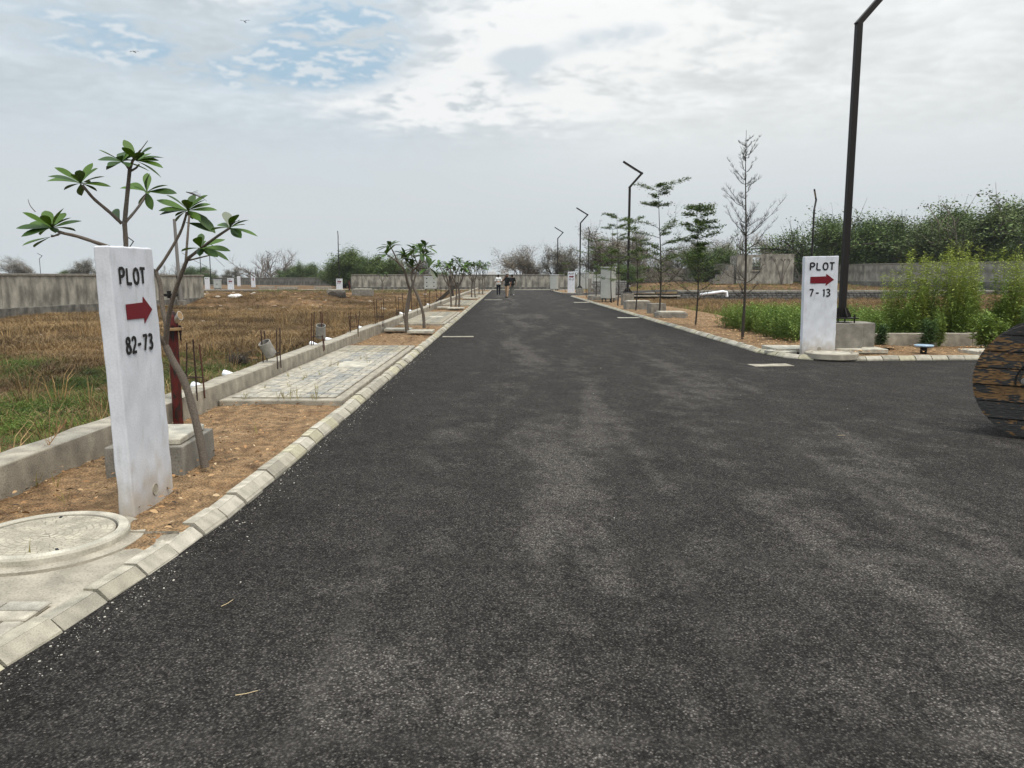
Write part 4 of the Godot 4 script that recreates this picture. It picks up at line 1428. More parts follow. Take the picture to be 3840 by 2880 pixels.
	slab(Vector3(6.1, 0.12, -47.6), Vector3(1.5, 0.2, 1.0), 0.0, "grey plinth under the big grey cabinet", "dark_concrete", "plinth", "plinth")
	# left far: ledge, drain boxes, rocks, sack
	slab(Vector3(-30.4, 0.02, -84.5), Vector3(5.6, 0.16, 2.2), 0.05, "dark concrete ledge under the left arrow marker", "dark_concrete", "ledge", "ledge")
	chamber(Vector3(-15.2, -0.35, -69.0), Vector3(1.5, 0.75, 1.2), 0.1, "left grey concrete drain box in the dry field")
	chamber(Vector3(-13.0, -0.35, -70.0), Vector3(1.7, 0.78, 1.2), -0.08, "right grey concrete drain box in the dry field")
	for q in [[-26.0, -92.0, 2.2, "leftmost"], [-30.0, -97.0, 1.8, "middle"], [-22.5, -95.0, 2.0, "rightmost"]]:
		slab(Vector3(q[0], 0.1, q[1]), Vector3(q[2], 0.28, 1.0), 0.1, "%s of the pale slabs before the panelled far wall" % q[3], "concrete")
	var rk := MB.new()
	rk.rbox(Vector3(0, 0.3, 0), Vector3(0.95, 0.6, 0.7), 0.25, Basis(Vector3(0, 0, 1), 0.06), 5, noise(FastNoiseLite.TYPE_SIMPLEX_SMOOTH, 0.9, 7, 3), 0.16)
	o = put("sandbag", rk.mesh(), mats.sack)
	o.position = Vector3(-18.7, -0.25, -53.5)
	tag(o, "white lumpy sack lying past the end of the left wall", "sack")
	mb = MB.new()
	mb.rbox(Vector3(0, 0.85, 0), Vector3(0.5, 1.7, 0.3), 0.02)
	o = put("marker_post", mb.mesh(), mats.white_paint)
	o.position = Vector3(-45.5, 0.0, -132.0)
	tag(o, "distant blank white post before the panelled wall", "post")
	mb = MB.new()
	mb.tube([Vector3(0, -0.2, 0), Vector3(0.1, 0.5, 0.0), Vector3(-0.02, 1.15, 0)], 0.09, 0.09, 8)
	o = put("hydrant", mb.mesh(), mats.red_steel)
	o.position = Vector3(-17.1, 0.0, -84.0)
	tag(o, "small rusty red standpipe right of the small right arrow marker", "hydrant")
	mb = MB.new()
	mb.tube([Vector3(-1.1, 0.0, 0), Vector3(0.7, 0.25, 0.1), Vector3(1.0, 0.2, 0.1), Vector3(1.05, -0.15, 0.1)], 0.11, 0.11, 10)
	o = put("pipe", mb.mesh(), mats.plastic_pipe)
	o.position = Vector3(16.6, 0.12, -62.0)
	tag(o, "white bent pipe lying on the rubble wall behind the thin trees", "pipe")
	mb = MB.new()
	mb.lathe(Vector3.ZERO, [Vector2(0.0, 0.0), Vector2(0.3, 0.0), Vector2(0.3, 0.5), Vector2(0.0, 0.5)], 16, Basis(Vector3(1, 0, 0.3).normalized(), 1.2))
	o = put("pipe", mb.mesh(), mats.sack)
	o.position = Vector3(25.2, 0.05, -62.0)
	tag(o, "short white drum on the rubble wall left of the marker 7-13", "drum")
	# dark spoil tangles in the left field
	for q in [[-5.6, -16.0, 0.2, "dark tangle of roots and wire in the dry grass behind the second sleeve"], [-13.6, -62.0, 0.7, "dark heap of debris in the dry field before the far wall"]]:
		mb = MB.new()
		mb.rbox(Vector3(0, q[2] * 0.3, 0), Vector3(q[2] * 1.8, q[2] * 1.1, q[2] * 1.2), q[2] * 0.5, Basis.IDENTITY, 7, noise(FastNoiseLite.TYPE_SIMPLEX_SMOOTH, 2.5, 8, 4), q[2] * 0.5)
		var r := RandomNumberGenerator.new()
		r.seed = 3
		for i in 90:
			var d := Vector3(r.randf_range(-1, 1), r.randf_range(0.0, 0.8), r.randf_range(-1, 1))
			mb.tube([d * q[2] * 0.4, d * q[2] * 0.9 + Vector3(0, 0.08, 0), d * q[2] * r.randf_range(1.1, 2.2)], 0.008, 0.003, 4)
		o = put("debris_heap", mb.mesh(), mats.bark_dark)
		o.position = Vector3(q[0], -0.3, q[1])
		tag(o, q[3], "debris")


# ---------------------------------------------------------------- walls and the ruin
func wall(called: String, label: String, pts: Array, base: float, h: float, thick: float, m: String, pier := 0.0, plinth := 0.0, cap := true) -> void:
	var t := thing(called, label, "wall")
	var nw := noise(FastNoiseLite.TYPE_SIMPLEX_SMOOTH, 0.7, 97, 4)
	for i in pts.size() - 1:
		var a: Vector2 = pts[i]
		var b: Vector2 = pts[i + 1]
		var l := a.distance_to(b)
		var d := (b - a) / l
		var bas := Basis(Vector3(d.x, 0, d.y), Vector3.UP, Vector3(-d.y, 0, d.x))
		var c := Vector3((a.x + b.x) * 0.5, base, (a.y + b.y) * 0.5)
		var mb := MB.new()
		mb.rbox(c + Vector3(0, h * 0.5 - 0.25, 0), Vector3(l, h + 0.5, thick), 0.015, bas, int(clampf(l / 1.2, 2, 24)), nw, 0.03)
		put("wall_face", mb.mesh(), mats[m], t)
		if cap:
			mb = MB.new()
			mb.rbox(c + Vector3(0, h + 0.04, 0), Vector3(l + 0.06, 0.11, thick + 0.10), 0.015, bas, 8, nw, 0.02)
			put("coping", mb.mesh(), mats.dark_concrete, t)
		if plinth > 0.0:
			mb = MB.new()
			mb.rbox(c + Vector3(0, plinth * 0.5 - 0.25, 0), Vector3(l + 0.1, plinth + 0.5, thick + 0.22), 0.03, bas, 16, nw, 0.06)
			put("plinth", mb.mesh(), mats.wall_dark, t)
		if pier > 0.0:
			var k := int(l / pier)
			for j in k + 1:
				mb = MB.new()
				mb.rbox(Vector3(a.x, base, a.y) + bas.x * (j * l / k) + Vector3(0, h * 0.5 - 0.2, 0), Vector3(0.36, h + 0.46, thick + 0.16), 0.02, bas)
				put("pier", mb.mesh(), mats[m], t)


func build_walls() -> void:
	wall("boundary_wall", "weathered grey plastered wall with a coping at the left edge", [Vector2(-24.5, -14.0), Vector2(-22.2, -34.0), Vector2(-20.6, -52.5)], -0.35, 1.93, 0.24, "wall", 0.0, 0.5)
	wall("boundary_wall", "long grey boundary wall closing the far end of the road", [Vector2(-19.0, -95.0), Vector2(4.0, -95.0), Vector2(14.0, -96.0)], -0.1, 1.85, 0.24, "wall", 0.0, 0.42)
	wall("boundary_wall", "far grey panelled wall with piers, left of the tall edge-on lamp", [Vector2(-105.0, -190.0), Vector2(-52.0, -152.0), Vector2(-28.5, -140.0), Vector2(-19.0, -96.0)], -0.3, 1.65, 0.3, "wall_dark", 4.2, 0.0)
	wall("boundary_wall", "grey boundary wall on the right, under the tall trees", [Vector2(14.0, -118.0), Vector2(28.0, -122.0), Vector2(37.5, -81.0), Vector2(45.5, -66.0), Vector2(60.0, -44.0)], 0.75, 2.05, 0.24, "wall", 0.0, 0.35)
	# rubble retaining wall that carries the cross street
	var t := thing("retaining_wall", "dark rubble stone retaining wall with a pale kerb on top, across the right field", "wall")
	var core := MB.new()
	core.box(Vector3(37.5, -0.08, -63.4), Vector3(47.0, 0.82, 0.3))
	put("core", core.mesh(), mats.wall_dark, t)
	var st := MB.new()
	var r := RandomNumberGenerator.new()
	r.seed = 11
	for row in 4:
		var x := 14.0 + (row % 2) * 0.15
		while x < 60.0:
			var w := r.randf_range(0.22, 0.5)
			var k := r.randf_range(0.28, 0.62)
			st.col = Color(k * 0.42, k * 0.41, k * 0.40)
			st.rbox(Vector3(x + w * 0.5, -0.4 + row * 0.185 + 0.09, -63.22), Vector3(w - 0.03, 0.165, 0.16), 0.04)
			x += w
	put("rubble_stones", st.mesh(), mats.stone, t).set_meta("kind", "stuff")
	var kb := MB.new()
	var x := 14.0
	while x < 60.0:
		kb.col = Color.WHITE * r.randf_range(0.7, 1.0)
		kb.rbox(Vector3(x + 0.45, 0.39, -63.4), Vector3(0.88, 0.12, 0.32), 0.02)
		x += 0.9
	put("kerb_stones", kb.mesh(), mats.kerb, t).set_meta("kind", "stuff")
	# short rubble wall with a gate post behind the second corner
	t = thing("rubble_wall", "short grey rubble wall between the big cabinet and the marker 25-21", "wall")
	st = MB.new()
	for row in 6:
		x = 8.0 + (row % 2) * 0.15
		while x < 11.4:
			var w := r.randf_range(0.25, 0.5)
			var k := r.randf_range(0.5, 0.85)
			st.col = Color(k * 0.45, k * 0.44, k * 0.43)
			st.rbox(Vector3(x + w * 0.5, 0.02 + row * 0.21, -73.6), Vector3(w - 0.02, 0.2, 0.4), 0.05)
			x += w
	put("rubble_stones", st.mesh(), mats.stone, t).set_meta("kind", "stuff")
	var gp := MB.new()
	gp.rbox(Vector3(7.75, 0.6, -72.4), Vector3(0.3, 1.6, 0.3), 0.02)
	put("gate_post", gp.mesh(), mats.dark_concrete, t)
	# roofless ruin
	t = thing("ruined_building", "roofless grey concrete ruin with one small window, right of the bare tree", "building", Vector3(28.2, 0.8, -84.0), -0.06)
	var mb := MB.new()
	var w := 5.55
	var h := 3.1
	var wx := -1.2
	for q in [[Vector3(-w * 0.5 + 0.58, h * 0.5, 0), Vector3(1.12, h, 0.25)], [Vector3(wx, 0.72, 0), Vector3(0.9, 1.44, 0.25)], [Vector3(wx, h - 0.13, 0), Vector3(0.9, 0.26, 0.25)], [Vector3((wx + 0.45 + w * 0.5) * 0.5, (h + 0.1) * 0.5, 0), Vector3(w * 0.5 - wx - 0.45, h + 0.1, 0.25)]]:
		mb.box(q[0], q[1])
	put("front_wall", mb.mesh(), mats.wall, t)
	mb = MB.new()
	mb.box(Vector3(-w * 0.5 - 0.15, h * 0.5, -2.0), Vector3(0.25, h, 4.4))
	mb.box(Vector3(-w * 0.5 - 0.34, h * 0.5, 0.0), Vector3(0.36, h * 0.98, 0.28))
	put("side_wall", mb.mesh(), mats.wall, t)
	mb = MB.new()
	mb.box(Vector3(w * 0.5 - 0.128, h * 0.45, -2.2), Vector3(0.25, h * 0.9, 4.1))
	put("side_wall", mb.mesh(), mats.wall, t)
	for q in [["sill", Vector3(wx, 1.40, 0.06), Vector3(1.05, 0.12, 0.3)], ["window_bar", Vector3(wx, h - 0.62, 0.0), Vector3(0.86, 0.07, 0.16)], ["window_bar", Vector3(wx - 0.05, h - 0.42, 0.0), Vector3(0.06, 0.32, 0.15)]]:
		mb = MB.new()
		mb.box(q[1], q[2])
		put(q[0], mb.mesh(), mats.concrete, t)
	mb = MB.new()
	for i in 4:
		mb.box(Vector3(-w * 0.5 - 1.1 - i * 0.55, (2.0 - i * 0.5) * 0.5, -0.6), Vector3(0.56, 2.0 - i * 0.5, 1.6))
	put("stair", mb.mesh(), mats.dark_concrete, t)
	mb = MB.new()
	for i in 6:
		mb.box(Vector3(-w * 0.5 - 1.5 + (i % 3) * 0.1, 1.55 + i * 0.12, -2.4), Vector3(1.7, 0.06, 1.2), Basis(Vector3.UP, 0.06 * i))
	put("stacked_boards", mb.mesh(), mats.dark_concrete, t)
	# hazy buildings far beyond the end wall
	for q in [[-12.0, -620.0, 6.5, 6.0, "faint low block far beyond the end wall, left of the other"], [-1.5, -640.0, 7.0, 8.6, "faint pale tower far beyond the end wall, above the walkers"]]:
		var bt := thing("distant_building", q[4], "building", Vector3(q[0], 0, q[1]))
		mb = MB.new()
		mb.box(Vector3(0, q[3] * 0.5, 0), Vector3(q[2], q[3], 10.0))
		put("wall", mb.mesh(), mats.far_building, bt)
		mb = MB.new()
		mb.box(Vector3(q[2] * 0.2, q[3] + 0.8, 0), Vector3(q[2] * 0.3, 1.6, 5.0))
		put("roof", mb.mesh(), mats.far_building, bt)


# ---------------------------------------------------------------- plumeria trees
func rosette(t: Node3D, at: Vector3, axis: Vector3, n: int, len: float, r: RandomNumberGenerator) -> void:
	var s := axis.cross(Vector3(0.3, 0.1, 0.9)).normalized()
	var w := axis.cross(s)
	for i in n:
		var an := i * 2.4 + r.randf_range(-0.3, 0.3)
		var lift := r.randf_range(-0.25, 0.75)
		var d := (s * cos(an) + w * sin(an) + axis * lift).normalized()
		d.y -= 0.12
		var l := len * r.randf_range(0.7, 1.1)
		var mb := MB.new()
		mb.blade(at, at + d * l, l * 0.36, Vector3.UP + d * 0.2, l * 0.10, 5)
		put("leaf", mb.mesh(), mats.leaf_deep if r.randf() < 0.45 else (mats.leaf if r.randf() < 0.96 else mats.leaf_pale), t)


func plumeria_lines(called: String, at: Vector3, lines: Array, label: String, leaf_len: float, sd: int) -> Node3D:
	var t := thing(called, label, "tree", at, 0.0, "young plumeria trees on the left verge")
	var r := RandomNumberGenerator.new()
	r.seed = sd
	var mb := MB.new()
	for q in lines:
		mb.tube(smooth_line(q[0]), q[1], q[2], 8, true, 0.07)
	put("trunk", mb.mesh(), mats.bark, t)
	for i in lines.size():
		var ps: Array = lines[i][0]
		if lines[i][2] <= 0.0121:
			var e: Vector3 = ps[ps.size() - 1]
			rosette(t, e, ((e - ps[ps.size() - 2]).normalized() + Vector3.UP * 0.4).normalized(), 10, leaf_len, r)
	return t


func smooth_line(ps: Array) -> Array:
	if ps.size() < 3:
		return ps
	var r := []
	for i in ps.size() - 1:
		var p0: Vector3 = ps[maxi(i - 1, 0)]
		var p1: Vector3 = ps[i]
		var p2: Vector3 = ps[i + 1]
		var p3: Vector3 = ps[mini(i + 2, ps.size() - 1)]
		for k in 4:
			r.append(p1.cubic_interpolate(p2, p0, p3, k / 4.0))
	r.append(ps[-1])
	return r


func grown_plumeria(at: Vector3, h: float, label: String, sd: int, stems := 1) -> void:
	var r := RandomNumberGenerator.new()
	r.seed = sd
	var lines := []
	for s in stems:
		var a := Vector3(r.randf_range(-0.1, 0.1) + s * 0.35, 0, r.randf_range(-0.2, 0.2))
		var b := a + Vector3(r.randf_range(-0.1, 0.1), h * 0.42, r.randf_range(-0.1, 0.1))
		lines.append([[a, (a + b) * 0.5 + Vector3(r.randf_range(-0.05, 0.05), 0, 0), b], 0.05, 0.035])
		for k in 4 - s:
			var an := k * 1.7 + r.randf_range(-0.4, 0.4) + s
			var c := b + Vector3(cos(an) * 0.32, h * r.randf_range(0.2, 0.32), sin(an) * 0.32)
			lines.append([[b, (b + c) * 0.5 + Vector3(cos(an) * 0.05, -0.02, 0), c], 0.028, 0.02])
			for m in 2:
				var bn := an + (m - 0.5) * 1.5
				var e := c + Vector3(cos(bn) * 0.22, h * r.randf_range(0.08, 0.24), sin(bn) * 0.22)
				lines.append([[c, (c + e) * 0.5, e], 0.017, 0.012])
	plumeria_lines("plumeria_tree", at, lines, label, 0.34, sd)


func build_plumerias() -> void:
	var base := Vector3(-2.26, 0.08, -5.63)
	var t := thing("plumeria_tree", "large near plumeria leaning behind the lettered 82-73 marker, with broad leaves", "tree", base, 0.0, "young plumeria trees on the left verge")
	var mb := MB.new()
	for q in TRUNK_LINES:
		mb.tube(smooth_line(q[0]), q[1] * 0.76, q[2] * 0.72, 10, true, 0.055)
	put("trunk", mb.mesh(), mats.bark, t)
	var r := RandomNumberGenerator.new()
	r.seed = 8
	for q in LEAF_CLUSTERS:
		var c: Vector3 = q[0]
		for tip in q[1]:
			var l: float = c.distance_to(tip)
			mb = MB.new()
			var up := Vector3(r.randf_range(-0.25, 0.25), 0.75, r.randf_range(0.35, 0.75)).normalized()
			mb.blade(c, c + (tip - c) * 1.07, l * r.randf_range(0.30, 0.39), up, l * r.randf_range(0.02, 0.16), 8, 0.63)
			put("leaf", mb.mesh(), mats.leaf if r.randf() < 0.58 else (mats.leaf_deep if r.randf() < 0.93 else mats.leaf_pale), t)
		if q[1].size() > 5:
			rosette(t, c, Vector3(r.randf_range(-0.3, 0.3), 0.9, r.randf_range(-0.3, 0.3)).normalized(), 4, 0.17, r)
	mb = MB.new()
	var e := Vector3(0.19, 1.98, 0.21) + Vector3(-0.02, 0.0, 0)
	for i in 7:
		mb.tube([e + Vector3(-0.11, 0.02, 0), e + Vector3(-0.07 + i * 0.012, 0.015 - 0.006 * i, 0.01 * (i % 3)), e + Vector3(-0.03 + 0.01 * i, 0.03 - 0.012 * i, 0.02 * (i % 2))], 0.0025, 0.001, 4)
	put("flower_stalk", mb.mesh(), mats.bark_dark, t)
	plumeria_lines("plumeria_tree", Vector3(-2.55, 0.08, -19.74), TREE_A, "plumeria with a wide fork standing by two pale slabs on the left verge", 0.36, 21)
	plumeria_lines("plumeria_tree", Vector3(-2.42, 0.08, -21.57), TREE_B, "slanting plumeria crossing behind the forked one on the left verge", 0.36, 22)
	grown_plumeria(Vector3(-2.5, 0.08, -35.6), 2.35, "plumeria pair before the third paved bay on the left verge", 31, 2)
	grown_plumeria(Vector3(-2.5, 0.08, -37.9), 2.1, "smaller plumeria just behind the third on the left verge", 35, 1)
	grown_plumeria(Vector3(-2.4, 0.08, -51.5), 2.6, "leafy plumeria halfway along the left verge", 32, 2)
	grown_plumeria(Vector3(-2.4, 0.08, -65.5), 2.7, "plumeria near the far end of the left verge", 33, 2)
	grown_plumeria(Vector3(-2.4, 0.08, -82.0), 3.2, "nearly bare plumeria farthest along the left verge", 34, 1)
	grown_plumeria(Vector3(-6.8, 0.0, -90.0), 2.4, "small plumeria before the end wall, right of the six-window cabinet", 36, 1)
	grown_plumeria(Vector3(-14.6, 0.0, -91.0), 2.3, "small plumeria before the end wall, left of the six-window cabinet", 37, 1)
	# one that only shows its tip at the right edge
	t = thing("plumeria_tree", "plumeria whose leaf tips enter at the right edge above the reel", "tree", Vector3(6.9, 0.05, -9.3))
	mb = MB.new()
	mb.tube(smooth_line([Vector3(0, 0, 0), Vector3(0.05, 0.9, 0), Vector3(-0.12, 1.5, 0), Vector3(-0.52, 2.0, 0.05)]), 0.045, 0.014, 8)
	put("trunk", mb.mesh(), mats.bark, t)
	rosette(t, Vector3(-0.52, 2.0, 0.05), Vector3(-0.5, 0.8, 0.2).normalized(), 9, 0.26, r)
	# bare sprouts before the ruin
	for q in [[25.0, -80.0, 2.2, "bare forked plumeria before the ruin's right half"], [27.2, -80.5, 1.9, "bare single plumeria near the ruin's right corner"]]:
		var lines := []
		var bt := thing("plumeria_tree", q[3], "tree", Vector3(q[0] + 3.4, 0.72, q[1]))
		mb = MB.new()
		for k in 4:
			var an: float = k * 1.7
			mb.tube([Vector3(0, 0, 0), Vector3(cos(an) * 0.25, q[2] * 0.5, sin(an) * 0.2), Vector3(cos(an) * 0.75, q[2] * 1.05, sin(an) * 0.5)], 0.05, 0.03, 6)
			for m in 6:
				mb.tube([Vector3(cos(an) * 0.75, q[2] * 1.05, sin(an) * 0.5), Vector3(cos(an) * 0.75 + r.randf_range(-0.3, 0.3), q[2] * 1.2, sin(an) * 0.5)], 0.02, 0.03, 4)
		put("trunk", mb.mesh(), mats.bark, bt)


# ---------------------------------------------------------------- tiered saplings on the right
func leaflets(n: int, spread: float, size: float, sd: int) -> ArrayMesh:
	var r := RandomNumberGenerator.new()
	r.seed = sd
	var mb := MB.new()
	for i in n:
		var p := Vector3(r.randfn(), r.randfn() * 0.6, r.randfn()) * spread * 0.5
		var d := Vector3(r.randf_range(-1, 1), r.randf_range(-0.5, 0.6), r.randf_range(-1, 1)).normalized()
		var s := d.cross(Vector3(r.randf_range(-1, 1), 1.0, r.randf_range(-1, 1))).normalized()
		var nn := s.cross(d)
		if nn.y < 0.0:
			nn = -nn
		var l := size * r.randf_range(0.55, 1.45)
		var a := p
		var b := p + d * l * 0.5 + s * l * 0.26
		var c := p + d * l
		var e := p + d * l * 0.5 - s * l * 0.26
		var k := r.randf_range(0.75, 1.2)
		mb.col = Color(k, k, k)
		mb.quad(a, b, c, e, nn)
	return mb.mesh()


func leaf_cloud(xf: Array, cols: Array, n: int, spread: float, size: float, sd: int) -> ArrayMesh:
	# every clump of leaves as real faces of one crown
	var kinds := []
	for i in 6:
		kinds.append(leaflets(n, spread, size, sd + i).surface_get_arrays(0))
	var mb := MB.new()
	for i in xf.size():
		var a: Array = kinds[i % 6]
		var v: PackedVector3Array = (xf[i] as Transform3D) * (a[Mesh.ARRAY_VERTEX] as PackedVector3Array)
		mb.v.append_array(v)
		mb.n.append_array(Transform3D((xf[i] as Transform3D).basis.orthonormalized(), Vector3.ZERO) * (a[Mesh.ARRAY_NORMAL] as PackedVector3Array))
		var c: Color = cols[i] * 3.6
		for k in range(0, v.size(), 6):
			var g := c * (0.8 + 0.4 * fmod(k * 0.37 + i * 0.61, 1.0))
			for m in 6:
				mb.c.append(g)
	return mb.mesh()


func sapling(at: Vector3, h: float, label: String, sd: int, leafy: float, tiers: Array, reach: float) -> void:
	var t := thing("tiered_sapling", label, "tree", at, 0.0, "thin tiered saplings along the right verge")
	var r := RandomNumberGenerator.new()
	r.seed = sd
	var mb := MB.new()
	var bend := Vector3(r.randf_range(-0.07, 0.07), 0, r.randf_range(-0.05, 0.05))
	var lean := Vector2(r.randf_range(-0.12, 0.12), r.randf_range(-0.1, 0.1))
	var stem := func(f: float) -> Vector3: return bend * sin(f * 5.0) + Vector3(lean.x * f, f * h, lean.y * f)
	var sp := []
	for i in 13:
		sp.append(stem.call(i / 12.0))
	mb.tube(sp, 0.0078 * h, 0.004, 8)
	put("trunk", mb.mesh(), mats.bark_dark, t)
	var tw := MB.new()
	var xf := []
	var cols := []
	var spin := 0.0
	for q in tiers:
		var f: float = q[0]
		var long: float = q[1] * reach
		var bare: float = q[2]
		var n := 3 + r.randi() % 2 + (2 if leafy < 0.3 else 0)
		spin += 0.9
		for k in n:
			if r.randf() < (0.34 if leafy < 0.3 else 0.2):
				continue
			var an := spin + k * TAU / n + r.randf_range(-0.8, 0.8)
			var l := long * r.randf_range(0.4, 1.3)
			var o: Vector3 = stem.call(f + r.randf_range(-0.02, 0.02))
			var up := r.randf_range(0.10, 0.34) if bare < 0.5 else r.randf_range(0.35, 1.35)
			var line := [o]
			var curl := r.randf_range(-0.25, 0.25)
			for m in 5:
				var g := (m + 1) / 5.0
				line.append(o + Vector3(cos(an + curl * g) * l * g, l * up * pow(g, 0.8 if bare < 0.5 else 1.5), sin(an + curl * g) * l * g) + Vector3(r.randf_range(-0.025, 0.025), r.randf_range(-0.02, 0.02), r.randf_range(-0.025, 0.025)))
			tw.tube(line, 0.0022 * h * (0.5 + 0.5 * q[1]), 0.0018, 5)
			for m in range(1, 6):
				for side in 2:
					var p0: Vector3 = line[m]
					var bn := an + r.randf_range(0.25, 0.9) * (1 if side % 2 else -1)
					var sl := l * 0.30 * r.randf_range(0.4, 1.1)
					var p1 := p0 + Vector3(cos(bn) * sl, sl * (0.12 if bare < 0.5 else r.randf_range(0.5, 1.3)), sin(bn) * sl)
					tw.tube([p0, (p0 + p1) * 0.5 + Vector3(0, -0.015 if bare > 0.5 else 0.012, 0), p1], 0.0034, 0.0014, 4, false)
					if bare > 0.5:
						for w in 8:
							var p2 := p0.lerp(p1, r.randf_range(0.2, 1.0))
							var e := Vector3(r.randf_range(-1, 1), r.randf_range(0.3, 1.6), r.randf_range(-1, 1)) * sl * 0.5
							tw.tube([p2, p2 + e * 0.5 + Vector3(e.z, 0, -e.x) * 0.2, p2 + e], 0.0018, 0.0008, 3, false)
					for w in int(round(6.5 * leafy * (1.0 - bare) * (0.4 if m == 1 else 1.0))):
						var p2 := p0.lerp(p1, r.randf()) + Vector3(r.randf_range(-0.04, 0.04), r.randf_range(-0.01, 0.04), r.randf_range(-0.04, 0.04))
						xf.append(Transform3D(Basis(Vector3.UP, r.randf() * TAU).scaled(Vector3(1.0, 0.8, 1.0) * r.randf_range(0.6, 1.2)), p2))
						var g := r.randf()
						cols.append(lin(62, 84, 38).lerp(lin(112, 128, 62), g * g))
	put("branches", tw.mesh(), mats.bark_dark, t)
	if xf.size():
		put("crown", leaf_cloud(xf, cols, 6, 0.11, 0.06, 300), mats.crown_leaf, t)


func build_saplings() -> void:
	var full := [[0.30, 0.75, 0.8], [0.38, 0.95, 0.6], [0.46, 0.85, 0.35], [0.53, 0.95, 0.1], [0.60, 0.7, 0.1], [0.66, 0.62, 0.0], [0.72, 0.6, 0.0], [0.79, 0.46, 0.0], [0.86, 0.55, 0.0], [0.92, 0.62, 0.0], [0.97, 0.4, 0.05]]
	sapling(Vector3(5.62, 0.08, -22.9), 3.55, "dense dark tiered sapling left of the tall bare one", 401, 1.15, [[0.22, 0.9, 0.95], [0.28, 1.25, 0.9], [0.35, 1.35, 0.75], [0.42, 1.3, 0.6], [0.48, 1.1, 0.4], [0.54, 0.85, 0.2], [0.60, 0.5, 0.1], [0.66, 0.52, 0.0], [0.72, 0.5, 0.0], [0.78, 0.62, 0.0], [0.83, 0.42, 0.0], [0.89, 0.5, 0.0], [0.935, 0.75, 0.0], [0.97, 0.3, 0.3]], 0.92)
	sapling(Vector3(5.6, 0.08, -28.3), 4.75, "tallest leafy sapling, with wide flat tiers and a gap below its top", 402, 1.0, [[0.16, 0.5, 0.9], [0.24, 0.7, 0.85], [0.32, 0.75, 0.8], [0.41, 1.0, 0.25], [0.48, 0.8, 0.1], [0.545, 0.85, 0.0], [0.60, 1.05, 0.0], [0.645, 1.2, 0.0], [0.84, 0.55, 0.0], [0.90, 0.65, 0.0], [0.935, 0.85, 0.0], [0.985, 0.35, 0.0]], 0.95)
	sapling(Vector3(5.55, 0.08, -33.2), 3.9, "slim sapling just right of the lamp on the grey footing", 403, 0.85, [[0.22, 0.6, 0.4], [0.3, 0.95, 0.3], [0.42, 0.85, 0.2], [0.55, 0.8, 0.1], [0.63, 0.5, 0.1], [0.76, 0.85, 0.0], [0.86, 0.5, 0.1], [0.95, 0.75, 0.1]], 0.95)
	sapling(Vector3(5.6, 0.08, -39.0), 4.6, "sapling just left of the lamp on the grey footing", 404, 0.85, [[0.28, 0.8, 0.5], [0.37, 1.2, 0.35], [0.47, 1.1, 0.15], [0.6, 0.75, 0.1], [0.72, 0.6, 0.0], [0.84, 0.65, 0.0], [0.92, 0.75, 0.0], [0.98, 0.4, 0.0]], 1.0)
	sapling(Vector3(5.9, 0.08, -43.5), 4.1, "sapling with dark leaves right above the big grey cabinet", 405, 0.9, [[0.3, 0.9, 0.4], [0.42, 1.0, 0.15], [0.55, 0.9, 0.05], [0.68, 0.5, 0.3], [0.8, 0.7, 0.0], [0.92, 0.85, 0.0], [0.98, 0.45, 0.1]], 1.0)
	sapling(Vector3(5.7, 0.08, -49.5), 4.3, "thin sapling with a bare twiggy tip left above the big cabinet", 406, 0.7, [[0.35, 0.9, 0.3], [0.5, 0.8, 0.2], [0.64, 1.05, 0.0], [0.75, 0.6, 0.0], [0.84, 0.6, 0.3], [0.93, 0.6, 1.0]], 1.0)
	sapling(Vector3(5.6, 0.08, -54.5), 3.4, "nearly bare sapling left of the big grey cabinet", 407, 0.4, [[0.4, 0.9, 1.0], [0.55, 1.0, 0.9], [0.7, 0.8, 0.7], [0.85, 0.6, 0.6]], 0.95)
	sapling(Vector3(5.7, 0.08, -71.5 - 4.0), 3.3, "small leafy sapling in front of the marker 25-21's left side", 408, 0.9, [[0.5, 0.5, 0.2], [0.65, 0.6, 0.1], [0.8, 0.5, 0.1]], 0.8)
	sapling(Vector3(5.5, 0.08, -17.9), 4.72, "tall bare grey sapling between the dense one and the marker 7-13", 409, 0.14, [[0.22, 0.75, 1.0], [0.29, 0.9, 1.0], [0.36, 1.0, 1.0], [0.43, 0.95, 1.0], [0.5, 0.85, 1.0], [0.56, 0.9, 0.85], [0.63, 0.72, 1.0], [0.69, 0.72, 1.0], [0.75, 0.65, 1.0], [0.81, 0.55, 1.0], [0.87, 0.5, 1.0], [0.94, 0.3, 1.0]], 0.6)


